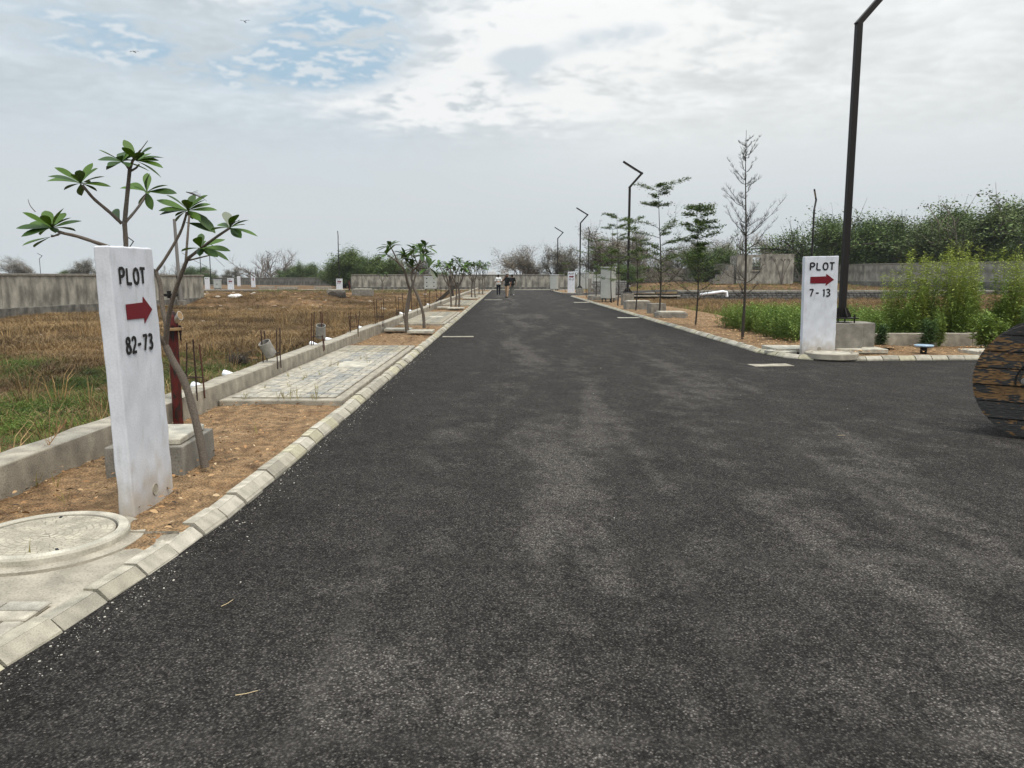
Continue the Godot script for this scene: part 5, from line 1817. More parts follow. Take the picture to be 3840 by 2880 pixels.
# ---------------------------------------------------------------- trees beyond the walls
func grow(mb: MB, p: Vector3, d: Vector3, len: float, rad: float, level: int, r: RandomNumberGenerator, tips: Array, lean: float) -> void:
	var q := p
	var line := [p]
	for i in 3:
		d = (d + Vector3(r.randf_range(-1, 1), r.randf_range(-0.6, 0.9), r.randf_range(-1, 1)) * 0.22).normalized()
		q += d * len / 3.0
		line.append(q)
	mb.tube(line, rad, rad * 0.62, 6 if level > 2 else (4 if level > 0 else 3), false)
	if level <= 2:
		for i in ([3] if level == 2 else [2, 3]):
			tips.append([line[i], level])
	if level == 0:
		if r.randf() < 0.5:      # a bare sprig beyond the leaves
			mb.tube([q, q + (d + Vector3(0, 0.6, 0)) * len * 0.7], rad * 0.5, rad * 0.2, 3, false)
			tips.append([q + (d + Vector3(0, 0.6, 0)) * len * 0.6, -1])
		return
	var n := 3 if level > 1 else 4
	for i in n:
		var s := d.cross(Vector3(r.randf_range(-1, 1), r.randf_range(-1, 1), r.randf_range(-1, 1))).normalized()
		var nd := (d + s * r.randf_range(0.55, 1.15) + Vector3.UP * lean).normalized()
		grow(mb, line[1 + i % 3], nd, len * r.randf_range(0.55, 0.88), rad * 0.58, level - 1, r, tips, lean)


func tree_proto(called: String, sd: int, h: float, spread: float, dense: int, tone_a: Color, tone_b: Color, leaf: float, stems := 5, low := 0.16, levels := 4) -> Node3D:
	var t := Node3D.new()
	t.name = called
	var r := RandomNumberGenerator.new()
	r.seed = sd
	var mb := MB.new()
	var tips := []
	for k in stems:
		var an := k * TAU / stems + r.randf()
		var lie := spread * r.randf_range(0.4, 1.5)
		grow(mb, Vector3(cos(an), 0, sin(an)) * 0.2 - Vector3(0, 0.3, 0), Vector3(cos(an) * lie, 1.0, sin(an) * lie).normalized(), h * low * r.randf_range(1.1, 2.0), 0.022 * h, levels if k < 3 else levels - 1, r, tips, 0.14)
	var top := 0.1
	for q in tips:
		top = maxf(top, q[0].y)
	for i in mb.v.size():
		mb.v[i] = mb.v[i] * (h / top)
	put("trunk", mb.mesh(), mats.twig if dense < 9 else mats.bark_dark, t)
	var xf := []
	var cols := []
	for e in tips:
		var q: Vector3 = e[0] * (h / top)
		var clump := r.randf()
		if clump < 0.12 and e[1] >= 0:
			continue
		for i in (dense if e[1] >= 0 else dense / 6):
			var o := Vector3(r.randfn(), r.randfn() * 0.7, r.randfn()) * h * (0.043 if e[1] >= 0 else 0.018)
			if q.y + o.y < 0.1:
				continue
			xf.append(Transform3D(Basis(Vector3.UP, r.randf() * TAU).scaled(Vector3.ONE * r.randf_range(0.7, 1.35)), q + o))
			cols.append(tone_a.lerp(tone_b, clampf(clump * 0.7 + r.randf() * 0.5 - 0.1, 0.0, 1.0)))
	if xf.size():
		put("crown", leaf_cloud(xf, cols, 7, leaf * 3.0, leaf, sd + 1), mats.crown_leaf, t)
	return t


func build_trees() -> void:
	var g1 := lin(62, 80, 38)
	var g2 := lin(112, 128, 68)
	var pro := {
		"bush": tree_proto("bushy_tree", 501, 6.0, 0.75, 9, g1, g2, 0.17, 7, 0.12),
		"bush2": tree_proto("bushy_tree", 502, 6.0, 0.6, 9, lin(58, 78, 38), lin(104, 122, 64), 0.16, 6, 0.14),
		"open": tree_proto("open_tree", 503, 6.0, 0.5, 5, lin(70, 88, 46), lin(118, 130, 80), 0.16, 6, 0.15),
		"dark": tree_proto("dark_tree", 504, 6.0, 0.6, 7, lin(36, 44, 28), lin(60, 70, 42), 0.16, 6, 0.13),
		"bare": tree_proto("bare_tree", 505, 6.0, 0.55, 0, g1, g2, 0.1, 3, 0.2, 5),
		"brown": tree_proto("brown_tree", 506, 6.0, 0.65, 4, lin(104, 96, 86), lin(140, 130, 114), 0.12, 3, 0.2),
		"brown2": tree_proto("brown_tree", 507, 6.0, 0.8, 5, lin(98, 92, 82), lin(128, 122, 104), 0.12, 4, 0.16),
	}
	# [kind, x, base y, z, height, turn, label]
	var list := [
		# behind the end wall and along the road axis
		["brown", 2.6, 0.2, -104.0, 6.6, 0.4, "spreading brown tree behind the end wall, just right of the walkers"],
		["brown2", 6.4, 0.2, -106.0, 6.3, 1.9, "dark brown crown beside the spreading one behind the end wall"],
		["brown", 13.6, 0.4, -112.0, 9.4, 2.7, "tall brown tree between the second and third lamps"],
		["brown2", 18.3, 0.3, -120.0, 9.0, 0.3, "brown tree right of the third lamp, behind an edge-on lamp"],
		["bare", 17.0, 0.3, -108.0, 3.9, 1.0, "low bare thicket behind the thin trees, left of the lamp footing"],
		["bare", 22.5, 0.4, -112.0, 4.6, 2.2, "bare thicket behind the lamp on the grey footing"],
		["bush2", 15.6, 0.3, -104.0, 3.4, 0.8, "low green bush behind the big grey cabinet"],
		["brown2", 27.0, 0.5, -124.0, 7.0, 0.9, "dark brown thicket behind the tallest leafy sapling"],
		["brown", 33.0, 0.5, -126.0, 8.0, 2.0, "brown thicket behind the dense sapling, left"],
		["bush2", 25.5, 0.5, -100.0, 5.6, 3.0, "green tree behind the dense dark sapling"],
		["brown", 31.0, 0.6, -108.0, 7.2, 1.2, "bare brown tree behind the tall bare sapling"],
		["bare", 29.5, 0.6, -104.0, 7.6, 0.2, "tall bare tree left of the bare sapling's trunk"],
		["brown", 36.0, 0.6, -106.0, 7.4, 2.4, "pale brown tree above the ruin's window"],
		["brown", 40.0, 0.6, -108.0, 7.3, 0.7, "pale brown tree above the ruin's right side"],
		["dark", 33.0, 0.7, -95.0, 3.6, 0.5, "dark low bush behind the ruin's left side"],
		["bush", 37.5, 0.7, -96.0, 5.2, 1.4, "green bush behind the ruin's right side"],
		["bush", 42.5, 0.7, -98.0, 6.4, 2.6, "yellow-green bush left of the edge-on lamp on the right"],
		# tall trees above the right wall
		["bush2", 39.0, 0.8, -89.0, 8.6, 0.2, "tall green tree behind the edge-on lamp on the right"],
		["open", 43.5, 0.8, -90.0, 9.3, 1.7, "tall open tree directly left of the tall near lamp post"],
		["open", 43.6, 0.8, -83.0, 8.6, 3.3, "open tree directly right of the tall near lamp post"],
		["bush2", 48.4, 0.8, -86.0, 9.0, 0.9, "rounded green tree second right of the tall near lamp post"],
		["open", 46.5, 0.8, -78.0, 8.6, 2.2, "loose green tree with thin stems above the right wall"],
		["open", 50.5, 0.8, -80.0, 10.2, 4.0, "tallest loose tree above the right wall"],
		["bush", 49.0, 0.8, -72.5, 6.4, 1.1, "bright low bush overhanging the right wall"],
		["open", 53.0, 0.8, -78.0, 10.6, 5.2, "feathery tree left of the dark thicket on the right"],
		["dark", 52.0, 0.8, -70.0, 9.0, 0.4, "very dark thicket tree above the right wall"],
		["dark", 56.0, 0.8, -72.0, 10.0, 2.9, "second dark thicket tree, nearer the right edge"],
		["bush", 54.0, 0.8, -64.5, 8.2, 1.8, "bright green tree at the right edge above the wall"],
		["bush2", 58.0, 0.8, -66.0, 10.5, 0.1, "tallest green tree at the right edge"],
		["dark", 51.0, 0.8, -62.5, 5.0, 2.0, "dark low bush at the right edge behind the tall weeds"],
		# left, beyond the end wall and the panelled wall
		["bush", -8.9, 0.0, -104.0, 2.6, 0.3, "low bush behind the six-window cabinet"],
		["brown2", -12.8, 0.0, -110.0, 4.6, 0.8, "brown tree behind the forked plumeria"],
		["bush", -17.5, 0.0, -106.0, 5.0, 2.0, "round green tree behind the end wall, left of the forked plumeria"],
		["bush2", -20.6, 0.0, -108.0, 4.4, 2.7, "green bush between the two round green trees on the left"],
		["bush", -22.8, 0.0, -110.0, 6.0, 1.0, "tall green tree right behind the small right arrow marker"],
		["brown", -15.4, 0.0, -112.0, 4.8, 0.5, "grey brown crown between the round green tree and the plumeria"],
		["bush2", -29.5, -0.3, -136.0, 4.2, 1.5, "green bush left of the tall edge-on lamp, above the panelled wall"],
		["bush", -33.5, -0.4, -146.0, 3.8, 2.3, "dark green hedge tree above the panelled wall"],
		["bush", -38.5, -0.4, -150.0, 5.2, 0.2, "dark green round tree above the panelled wall"],
		["bush2", -43.0, -0.4, -156.0, 4.6, 1.9, "green tree next to the bare grey tree, right side"],
		["bare", -50.5, -0.4, -160.0, 8.0, 0.6, "large bare grey tree above the panelled wall, left half"],
		["bare", -47.0, -0.4, -158.0, 8.4, 2.1, "large bare grey tree above the panelled wall, right half"],
		["brown2", -56.5, -0.4, -160.0, 4.4, 0.9, "grey brush left of the bare grey tree"],
		["brown2", -61.5, -0.4, -160.0, 3.8, 1.9, "grey brush beside the stay cable lamp"],
		["bush2", -60.0, -0.4, -152.0, 3.2, 2.8, "low green bush past the end of the left wall"],
		["bush2", -69.5, -0.4, -176.0, 5.0, 0.4, "small yellow green tree above the left wall's right end"],
		["bare", -76.5, -0.4, -176.0, 5.8, 1.3, "bare tree above the left wall behind the grey pole"],
		["brown2", -93.0, -0.4, -172.0, 6.6, 0.5, "round brown tree above the left wall, beside the big marker"],
		["bush", -98.0, -0.4, -172.0, 3.8, 1.4, "green bush left of the round brown tree on the left"],
		["brown", -112.0, -0.4, -180.0, 7.8, 2.2, "round brown tree beside the distant lamp, far left"],
		["brown2", -119.0, -0.4, -176.0, 4.6, 0.8, "low brown tree at the far left edge"],
		["brown", -124.0, -0.4, -182.0, 7.0, 1.1, "brown tree cut by the left edge of the view"],
	]
	var first := {}
	for q in list:
		var p: Node3D = pro[q[0]]
		var o: Node3D
		if first.has(q[0]):
			o = p.duplicate()
		else:
			o = p
			first[q[0]] = true
		o.name = numbered({"bush": "bushy_tree", "bush2": "bushy_tree", "open": "open_tree", "dark": "dark_tree", "bare": "bare_tree", "brown": "brown_tree", "brown2": "brown_tree"}[q[0]])
		add_child(o)
		o.position = Vector3(q[1], q[2], q[3])
		o.rotation.y = q[5]
		var s: float = q[4] / 6.0
		o.scale = Vector3(s, s, s)
		tag(o, q[6], "tree", "trees beyond the walls")


# ---------------------------------------------------------------- grass and weeds
func tuft(n: int, h: float, wide: float, lean: float, sd: int) -> ArrayMesh:
	var r := RandomNumberGenerator.new()
	r.seed = sd
	var mb := MB.new()
	for i in n:
		var an := r.randf() * TAU
		var d := Vector3(cos(an), 0, sin(an))
		var p := d * r.randf() * 0.09
		var s := Vector3(-d.z, 0, d.x).rotated(Vector3.UP, r.randf_range(-1, 1)) * wide * 0.5
		var hh := h * r.randf_range(0.55, 1.15)
		var m := p + d * hh * lean * 0.35 + Vector3(0, hh * 0.6, 0)
		var t := p + d * hh * lean + Vector3(0, hh * (1.0 - lean * 0.3), 0)
		var k := r.randf_range(0.72, 1.2)
		mb.col = Color(k, k, k)
		mb.quad(p - s, p + s, m + s * 0.8, m - s * 0.8, Vector3.UP + d * 0.3)
		mb.tri(m - s * 0.8, m + s * 0.8, t, Vector3.UP + d * 0.3)
	return mb.mesh()


func weed(h: float, stems: int, leaf: float, per: int, sd: int) -> MB:
	var r := RandomNumberGenerator.new()
	r.seed = sd
	var mb := MB.new()
	for i in stems:
		var an := r.randf() * TAU
		var d := Vector3(cos(an), 0, sin(an)) * r.randf_range(0.05, 0.28)
		var hh := h * r.randf_range(0.55, 1.05)
		var base := d * 0.3
		var top := base + d * hh * (0.62 if h > 1.0 else 0.7) + Vector3(r.randf_range(-0.05, 0.05), hh, r.randf_range(-0.05, 0.05))
		mb.col = Color(0.75, 0.8, 0.7)
		mb.tube([base, base.lerp(top, 0.5) + Vector3(r.randf_range(-0.04, 0.04), 0, 0), top], 0.006 * h + 0.002, 0.002, 4, false)
		for k in per:
			var f := pow(r.randf(), 0.8)
			var p := base.lerp(top, 0.12 + 0.88 * f)
			var bn := r.randf() * TAU
			var out := Vector3(cos(bn), r.randf_range(-0.15, 0.7), sin(bn)).normalized()
			var away := h * (0.11 if h > 1.0 else 0.16) * (1.0 - f * 0.85) * r.randf()
			p += out * away
			var l := leaf * r.randf_range(0.5, 1.15) * (1.0 - 0.45 * f)
			var s := out.cross(Vector3.UP).normalized() * l * 0.17
			var nn := s.cross(out)
			if nn.y < 0:
				nn = -nn
			var g := r.randf_range(0.7, 1.2) * (0.85 + 0.3 * f)
			mb.col = Color(g, g, g * 0.9)
			mb.quad(p, p + out * l * 0.5 + s, p + out * l - Vector3(0, l * 0.2, 0), p + out * l * 0.5 - s, nn)
	return mb


func build_plants() -> void:
	var r := RandomNumberGenerator.new()
	r.seed = 77
	var dry := [lin(148, 120, 80), lin(126, 102, 68), lin(170, 142, 100), lin(104, 84, 58)]
	var grn := [lin(112, 136, 58), lin(92, 118, 50), lin(130, 144, 66)]
	# dry field on the left
	var lists := [[], []]
	var cols := [[], []]
	for i in 105000:
		var z := -3.0 - 88.0 * pow(r.randf(), 1.45)
		var x := -3.62 - (3.0 + absf(z) * 0.62) * pow(r.randf(), 0.9)
		if x < -21.0 and z > -54.0 and x < -20.8 - (z + 52.5) * 0.1:
			continue
		var g := green_here(x, z)
		if r.randf() > (0.95 if z > -42.0 else 0.62 + n_mid.get_noise_2d(x * 0.6, z * 0.6)):
			continue
		var low := smoothstep(0.15, 0.45, n_mid.get_noise_2d(x * 0.9 + 31.0, z * 0.9))
		if r.randf() < low * (0.85 if z > -8.0 else 0.6):
			continue
		var is_green := r.randf() < g * 0.85
		var k := 1 if is_green else 0
		var s := r.randf_range(0.6, 1.25) * (0.8 + 0.7 * (n_mid.get_noise_2d(x * 0.7, z * 0.7 + 5.0) + 0.4)) * (0.62 if is_green else 0.8)
		if z > -9.0:
			s *= 0.62
		var b := Basis(Vector3.UP, r.randf() * TAU).scaled(Vector3(s * 1.3, s, s * 1.3))
		lists[k].append(Transform3D(b, Vector3(x, height_at(x, z) - 0.02, z)))
		var shade := 0.82 + 0.7 * n_big.get_noise_2d(x * 2.0, z * 3.0)
		cols[k].append((grn[r.randi() % 3] if is_green else dry[r.randi() % 4]) * shade)
	var o := scatter("dry_grass", tuft(14, 0.24, 0.007, 0.7, 601), mats.grass, lists[0], cols[0])
	tag(o, "dry brown grass covering the empty plots on the left", "grass", "", "stuff")
	o = scatter("green_weeds", weed(0.22, 4, 0.075, 11, 602).mesh(), mats.tree_leaf, lists[1], cols[1])
	tag(o, "low green weeds in patches of the left field", "weeds", "", "stuff")
	lists = [[]]
	cols = [[]]
	for i in 1500:
		var z := -4.2 - 70.0 * pow(r.randf(), 1.4)
		var x := -4.0 - (2.6 + absf(z) * 0.55) * r.randf()
		if x < -19.5 or n_mid.get_noise_2d(x * 0.5 + 9.0, z * 0.5) < 0.02:
			continue
		var s := r.randf_range(0.7, 1.5)
		lists[0].append(Transform3D(Basis(Vector3.UP, r.randf() * TAU).scaled(Vector3(s, s, s)), Vector3(x, height_at(x, z) - 0.02, z)))
		cols[0].append(dry[r.randi() % 4] * r.randf_range(0.75, 1.25))
	o = scatter("tall_grass", tuft(16, 0.46, 0.007, 0.5, 611), mats.grass, lists[0], cols[0])
	tag(o, "taller clumps of straw standing out of the left field", "grass", "", "stuff")
	# plots on the right
	lists = [[], []]
	cols = [[], []]
	for i in 26000:
		var z := -16.7 - 46.0 * pow(r.randf(), 1.2)
		var x := 6.6 + (z * -0.72 - 5.0) * r.randf() + (1.6 if z < -24.0 else 0.6)
		var g := green_here(x, z)
		var is_green := r.randf() < g * 0.9
		var k := 1 if is_green else 0
		var s := r.randf_range(0.6, 1.2) * (1.25 if is_green else 1.15) * (0.85 + 0.5 * n_mid.get_noise_2d(x, z))
		if x < 8.2:
			s *= 0.6
		lists[k].append(Transform3D(Basis(Vector3.UP, r.randf() * TAU).scaled(Vector3(s, s, s)), Vector3(x, height_at(x, z) - 0.02 if x > 8.0 else 0.08, z)))
		cols[k].append((grn[r.randi() % 3] * 1.05 if is_green else dry[r.randi() % 4]) * (0.85 + 0.4 * n_big.get_noise_2d(x * 2.0, z * 3.0)))
	for i in 3500:      # beyond the cross street
		var z := r.randf_range(-74.0, -94.0)
		var x := r.randf_range(8.0, 44.0)
		lists[0].append(Transform3D(Basis(Vector3.UP, r.randf() * TAU).scaled(Vector3(1.1, 0.9, 1.1)), Vector3(x, height_at(x, z) - 0.02, z)))
		cols[0].append(dry[r.randi() % 4] if r.randf() < 0.75 else grn[r.randi() % 3])
	o = scatter("dry_grass", tuft(14, 0.30, 0.008, 0.6, 603), mats.grass, lists[0], cols[0])
	tag(o, "dry brown grass in the plots on the right", "grass", "", "stuff")
	o = scatter("green_weeds", weed(0.42, 4, 0.11, 16, 604).mesh(), mats.tree_leaf, lists[1], cols[1])
	tag(o, "green weeds growing through the dry grass on the right", "weeds", "", "stuff")
	# leafy weed bed behind the right kerb, left of the marker
	lists = [[], []]
	cols = [[], []]
	for i in 420:
		var x := r.randf_range(6.3, 9.6)
		var z := r.randf_range(-17.0, -23.0)
		if x > 6.5 and x < 7.9 and z > -16.2:
			continue
		var s := r.randf_range(0.6, 1.25)
		lists[0].append(Transform3D(Basis(Vector3.UP, r.randf() * TAU).scaled(Vector3(s, s * 1.1, s)), Vector3(x, 0.02, z)))
		cols[0].append(lin(142, 158, 84).lerp(lin(92, 120, 54), r.randf()))
	for i in 150:
		var x := r.randf_range(8.2, 14.0)
		var z := r.randf_range(-16.8, -18.6)
		var s := r.randf_range(0.7, 1.4)
		lists[0].append(Transform3D(Basis(Vector3.UP, r.randf() * TAU).scaled(Vector3(s, s, s)), Vector3(x, -0.1, z)))
		cols[0].append(lin(128, 144, 62).lerp(lin(84, 110, 44), r.randf()))
	o = scatter("leafy_weeds", weed(0.62, 6, 0.12, 26, 605).mesh(), mats.tree_leaf, lists[0], cols[0])
	tag(o, "bed of leafy green weeds left and right of the marker 7-13", "weeds", "", "stuff")
	# tall weeds by the corner beam: one plant each
	var m_y: StandardMaterial3D = mats.tree_leaf.duplicate()
	m_y.albedo_color = Color(0.60, 0.64, 0.33)
	var m_g: StandardMaterial3D = mats.tree_leaf.duplicate()
	m_g.albedo_color = Color(0.50, 0.58, 0.29)
	var m_d: StandardMaterial3D = mats.tree_leaf.duplicate()
	m_d.albedo_color = Color(0.32, 0.42, 0.25)
	var proto := {}
	var kinds := [[2.2, 13, 0.15, 200, m_y, "tall_weed"], [1.7, 14, 0.15, 170, m_g, "tall_weed"], [0.8, 12, 0.18, 110, m_g, "leafy_weed"], [0.85, 11, 0.15, 130, m_d, "dark_weed"]]
	var spots := [
		[0, 9.2, -17.3, 1.0, "tall yellow-green weed at the left of the clump by the corner beam"], [0, 9.9, -17.0, 1.08, "tallest spiky weed in the middle of the clump"], [0, 10.5, -17.6, 1.0, "tall spiky weed right of the tallest one"], [0, 11.2, -17.2, 1.02, "tall weed at the right of the clump, before the right wall"],
		[0, 11.9, -17.9, 0.95, "tall weed right behind the timber reel's top"], [1, 8.8, -17.0, 0.85, "medium weed at the clump's left edge"], [1, 9.6, -17.6, 1.0, "medium weed filling the clump's left middle"], [1, 10.2, -17.0, 0.95, "medium weed in front of the tallest spiky one"],
		[1, 10.9, -17.0, 1.0, "medium weed before the clump's right half"], [1, 11.6, -16.9, 0.9, "medium weed above the reel's left curve"], [1, 12.4, -17.4, 0.9, "medium weed behind the reel"], [1, 8.3, -17.4, 0.6, "short weed right of the grey footing block"],
		[0, 8.9, -17.8, 0.8, "slim yellow-green weed behind the vent pipe"], [0, 10.1, -18.2, 0.98, "tall weed behind the tallest spiky one"], [0, 11.0, -18.4, 0.92, "spiky weed in the back row right of the middle"], [0, 12.6, -18.2, 0.9, "spiky weed in the back row above the reel"], [1, 9.2, -18.4, 0.8, "medium weed in the back row at the left of the clump"], [1, 9.9, -16.75, 0.75, "short weed leaning over the beam in the middle of the clump"], [1, 11.3, -18.9, 0.95, "medium weed in the back row before the right wall"],
		[1, 9.1, -16.1, 0.5, "short weed before the beam, third from the vent pipe"], [2, 10.3, -15.95, 0.7, "small leafy weed against the beam right of the bright one"], [1, 11.0, -16.15, 0.55, "short weed before the beam near the reel"], [2, 12.2, -15.9, 0.85, "leafy weed behind the reel's top edge"],
		[2, 9.75, -15.6, 0.95, "bright leafy weed growing on the near side of the beam"], [3, 7.75, -15.9, 0.62, "small dark hemp-like weed left of the vent pipe"], [3, 8.75, -15.9, 0.75, "dark hemp-like weed right of the vent pipe"], [3, 10.9, -15.9, 1.0, "dark weed against the beam left of the reel"], [3, 11.6, -15.7, 1.25, "largest dark weed beside the reel's top"],
	]
	for q in spots:
		var kd: Array = kinds[q[0]]
		var t: Node3D
		if not proto.has(q[0]):
			t = thing(kd[5], q[4], "weed", Vector3.ZERO, 0.0, "tall weeds by the corner beam")
			put("foliage", weed(kd[0], kd[1], kd[2], kd[3], 620 + q[0]).mesh(), kd[4], t)
			proto[q[0]] = t
			t.position = Vector3(q[1], -0.12 if q[2] < -16.6 else 0.06, q[2])
			t.scale = Vector3.ONE * q[3]
		else:
			t = copy(proto[q[0]], Vector3(q[1], -0.12 if q[2] < -16.6 else 0.06, q[2]), q[1] * 2.3, q[3], q[4], "tall weeds by the corner beam")
	# withered stalks by the left beam in the near corner
	for q in [[-3.95, -5.3, 0.98, 0.02, "upright withered stalk at the left edge beyond the beam"], [-3.82, -5.5, 0.95, 0.65, "leaning withered stalk beside the upright one"]]:
		var mb := MB.new()
		var top := Vector3(sin(q[3]) * q[2], cos(q[3]) * q[2], -0.1)
		mb.tube([Vector3.ZERO, top * 0.5 + Vector3(0.01, 0, 0), top], 0.007, 0.003, 5)
		for k in 46:
			var f := r.randf_range(0.15, 1.0)
			var p := top * f
			mb.tube([p, p + Vector3(r.randf_range(-1, 1), r.randf_range(0.6, 1.8), r.randf_range(-1, 1)) * 0.06 * (1.3 - f * 0.6)], 0.0035, 0.001, 3, false)
		var so := put("withered_stalk", mb.mesh(), mats.grass)
		mb.col = Color.WHITE
		var sm: StandardMaterial3D = mats.twig.duplicate()
		sm.albedo_color = Color(0.66, 0.52, 0.38)
		so.material_override = sm
		so.position = Vector3(q[0], -0.3, q[1])
		tag(so, q[4], "dead plant")
	# dry leaves, chips and clods on the bare soil
	var lm := MB.new()
	lm.blade(Vector3(-0.03, 0.004, 0), Vector3(0.03, 0.006, 0), 0.026, Vector3.UP, 0.012, 4, 0.5)
	var xf := []
	var cl := []
	for i in 3000:
		var z := -4.0 - 21.0 * pow(r.randf(), 1.6)
		if z < -8.7 and z > -15.9:
			continue
		var x := r.randf_range(-3.3, -1.9)
		if Vector2(x + 2.54, z + 4.11).length() < 0.55:
			continue
		if r.randf() > 0.45 + 0.8 * absf(n_mid.get_noise_2d(x * 2.0, z * 2.0)):
			continue
		var s := r.randf_range(0.2, 0.9)
		var b := Basis(Vector3.UP, r.randf() * TAU) * Basis(Vector3.RIGHT, r.randf_range(-0.7, 0.7)) * Basis(Vector3(0, 0, 1), r.randf_range(-0.4, 0.4))
		xf.append(Transform3D(b.scaled(Vector3.ONE * s), Vector3(x, 0.09 + 0.022 * n_fine.get_noise_2d(x * 2.2, z * 2.2) + 0.03 * n_mid.get_noise_2d(x * 2.0, z * 2.0), z)))
		cl.append([lin(158, 120, 82), lin(122, 92, 62), lin(90, 70, 50), lin(176, 144, 106), lin(66, 54, 44), lin(140, 106, 72), lin(196, 170, 136)][mini(int(r.randf() * 6.25), 6)])
	for i in 1500:
		var z := -14.3 - 16.0 * pow(r.randf(), 1.4)
		var x := r.randf_range(5.2, 7.6) if z < -16.0 else r.randf_range(5.8, 10.5)
		xf.append(Transform3D(Basis(Vector3.UP, r.randf() * TAU).scaled(Vector3.ONE * r.randf_range(0.6, 1.6)), Vector3(x, 0.11, z)))
		cl.append([lin(170, 128, 84), lin(120, 88, 58), lin(210, 176, 130)][r.randi() % 3])
	o = scatter("leaf_litter", lm.mesh(), mats.litter, xf, cl)
	tag(o, "dry leaf litter and chips on the bare verge soil", "litter", "", "stuff")
	# loose chippings on the road, gathered along the left kerb
	var pm := MB.new()
	pm.rbox(Vector3.ZERO, Vector3(1.0, 0.6, 0.8), 0.3)
	xf = []
	cl = []
	for i in 3000:
		var z := -1.9 - 14.0 * pow(r.randf(), 2.0)
		var x := kerb_x(z) + absf(r.randfn()) * 0.09 + 0.01
		var pale := r.randf() < 0.55
		if i > 2200:
			z = -1.6 - 12.0 * pow(r.randf(), 1.7)
			x = r.randf_range(-1.7, 4.6)
			pale = r.randf() < 0.16
		var s := 0.003 + 0.009 * pow(r.randf(), 4.0)
		xf.append(Transform3D(Basis(Vector3.UP, r.randf() * TAU).scaled(Vector3.ONE * s), Vector3(x, s * 0.22, z)))
		cl.append(lin(196, 190, 178) * r.randf_range(0.4, 1.0) if pale else lin(74, 70, 68))
	o = scatter("gravel", pm.mesh(), mats.litter, xf, cl)
	tag(o, "loose pale chippings on the asphalt, thickest along the left kerb", "gravel", "", "stuff")
	# clods and stones in the left field
	xf = []
	cl = []
	for i in 900:
		var z := -4.5 - 80.0 * pow(r.randf(), 1.3)
		var x := -3.8 - (2.0 + absf(z) * 0.5) * r.randf()
		var s := r.randf_range(0.02, 0.09) * (1.0 if z > -40.0 else 2.6)
		xf.append(Transform3D(Basis(Vector3.UP, r.randf() * TAU).scaled(Vector3(s * 1.6, s, s)), Vector3(x, height_at(x, z) + s * 0.1, z)))
		cl.append([lin(150, 112, 76), lin(178, 146, 110), lin(112, 84, 58), lin(200, 190, 176)][mini(r.randi() % 12, 3) if r.randf() < 0.4 else r.randi() % 3])
	o = scatter("rubble", pm.mesh(), mats.litter, xf, cl)
	tag(o, "clods and stones strewn through the left field", "rubble", "", "stuff")
	# straws lying on the road
	for q in [[-0.95, -2.62, 0.4, "dry straw lying on the asphalt near the bottom left"], [-1.3, -3.4, 1.2, "short dry straw near the left kerb"], [3.2, -7.2, 0.2, "thin pale straw on the asphalt left of the reel"]]:
		var mb := MB.new()
		mb.tube([Vector3(-0.06, 0.005, 0), Vector3(0, 0.008, 0.012), Vector3(0.07, 0.006, 0.0)], 0.003, 0.002, 5)
		var so := put("straw", mb.mesh(), mats.litter)
		var sm: StandardMaterial3D = mats.litter.duplicate()
		sm.albedo_color = Color(0.78, 0.7, 0.55)
		so.material_override = sm
		so.position = Vector3(q[0], 0, q[1])
		so.scale = Vector3.ONE * 0.6
		so.rotation.y = q[2]
		tag(so, q[3], "straw")


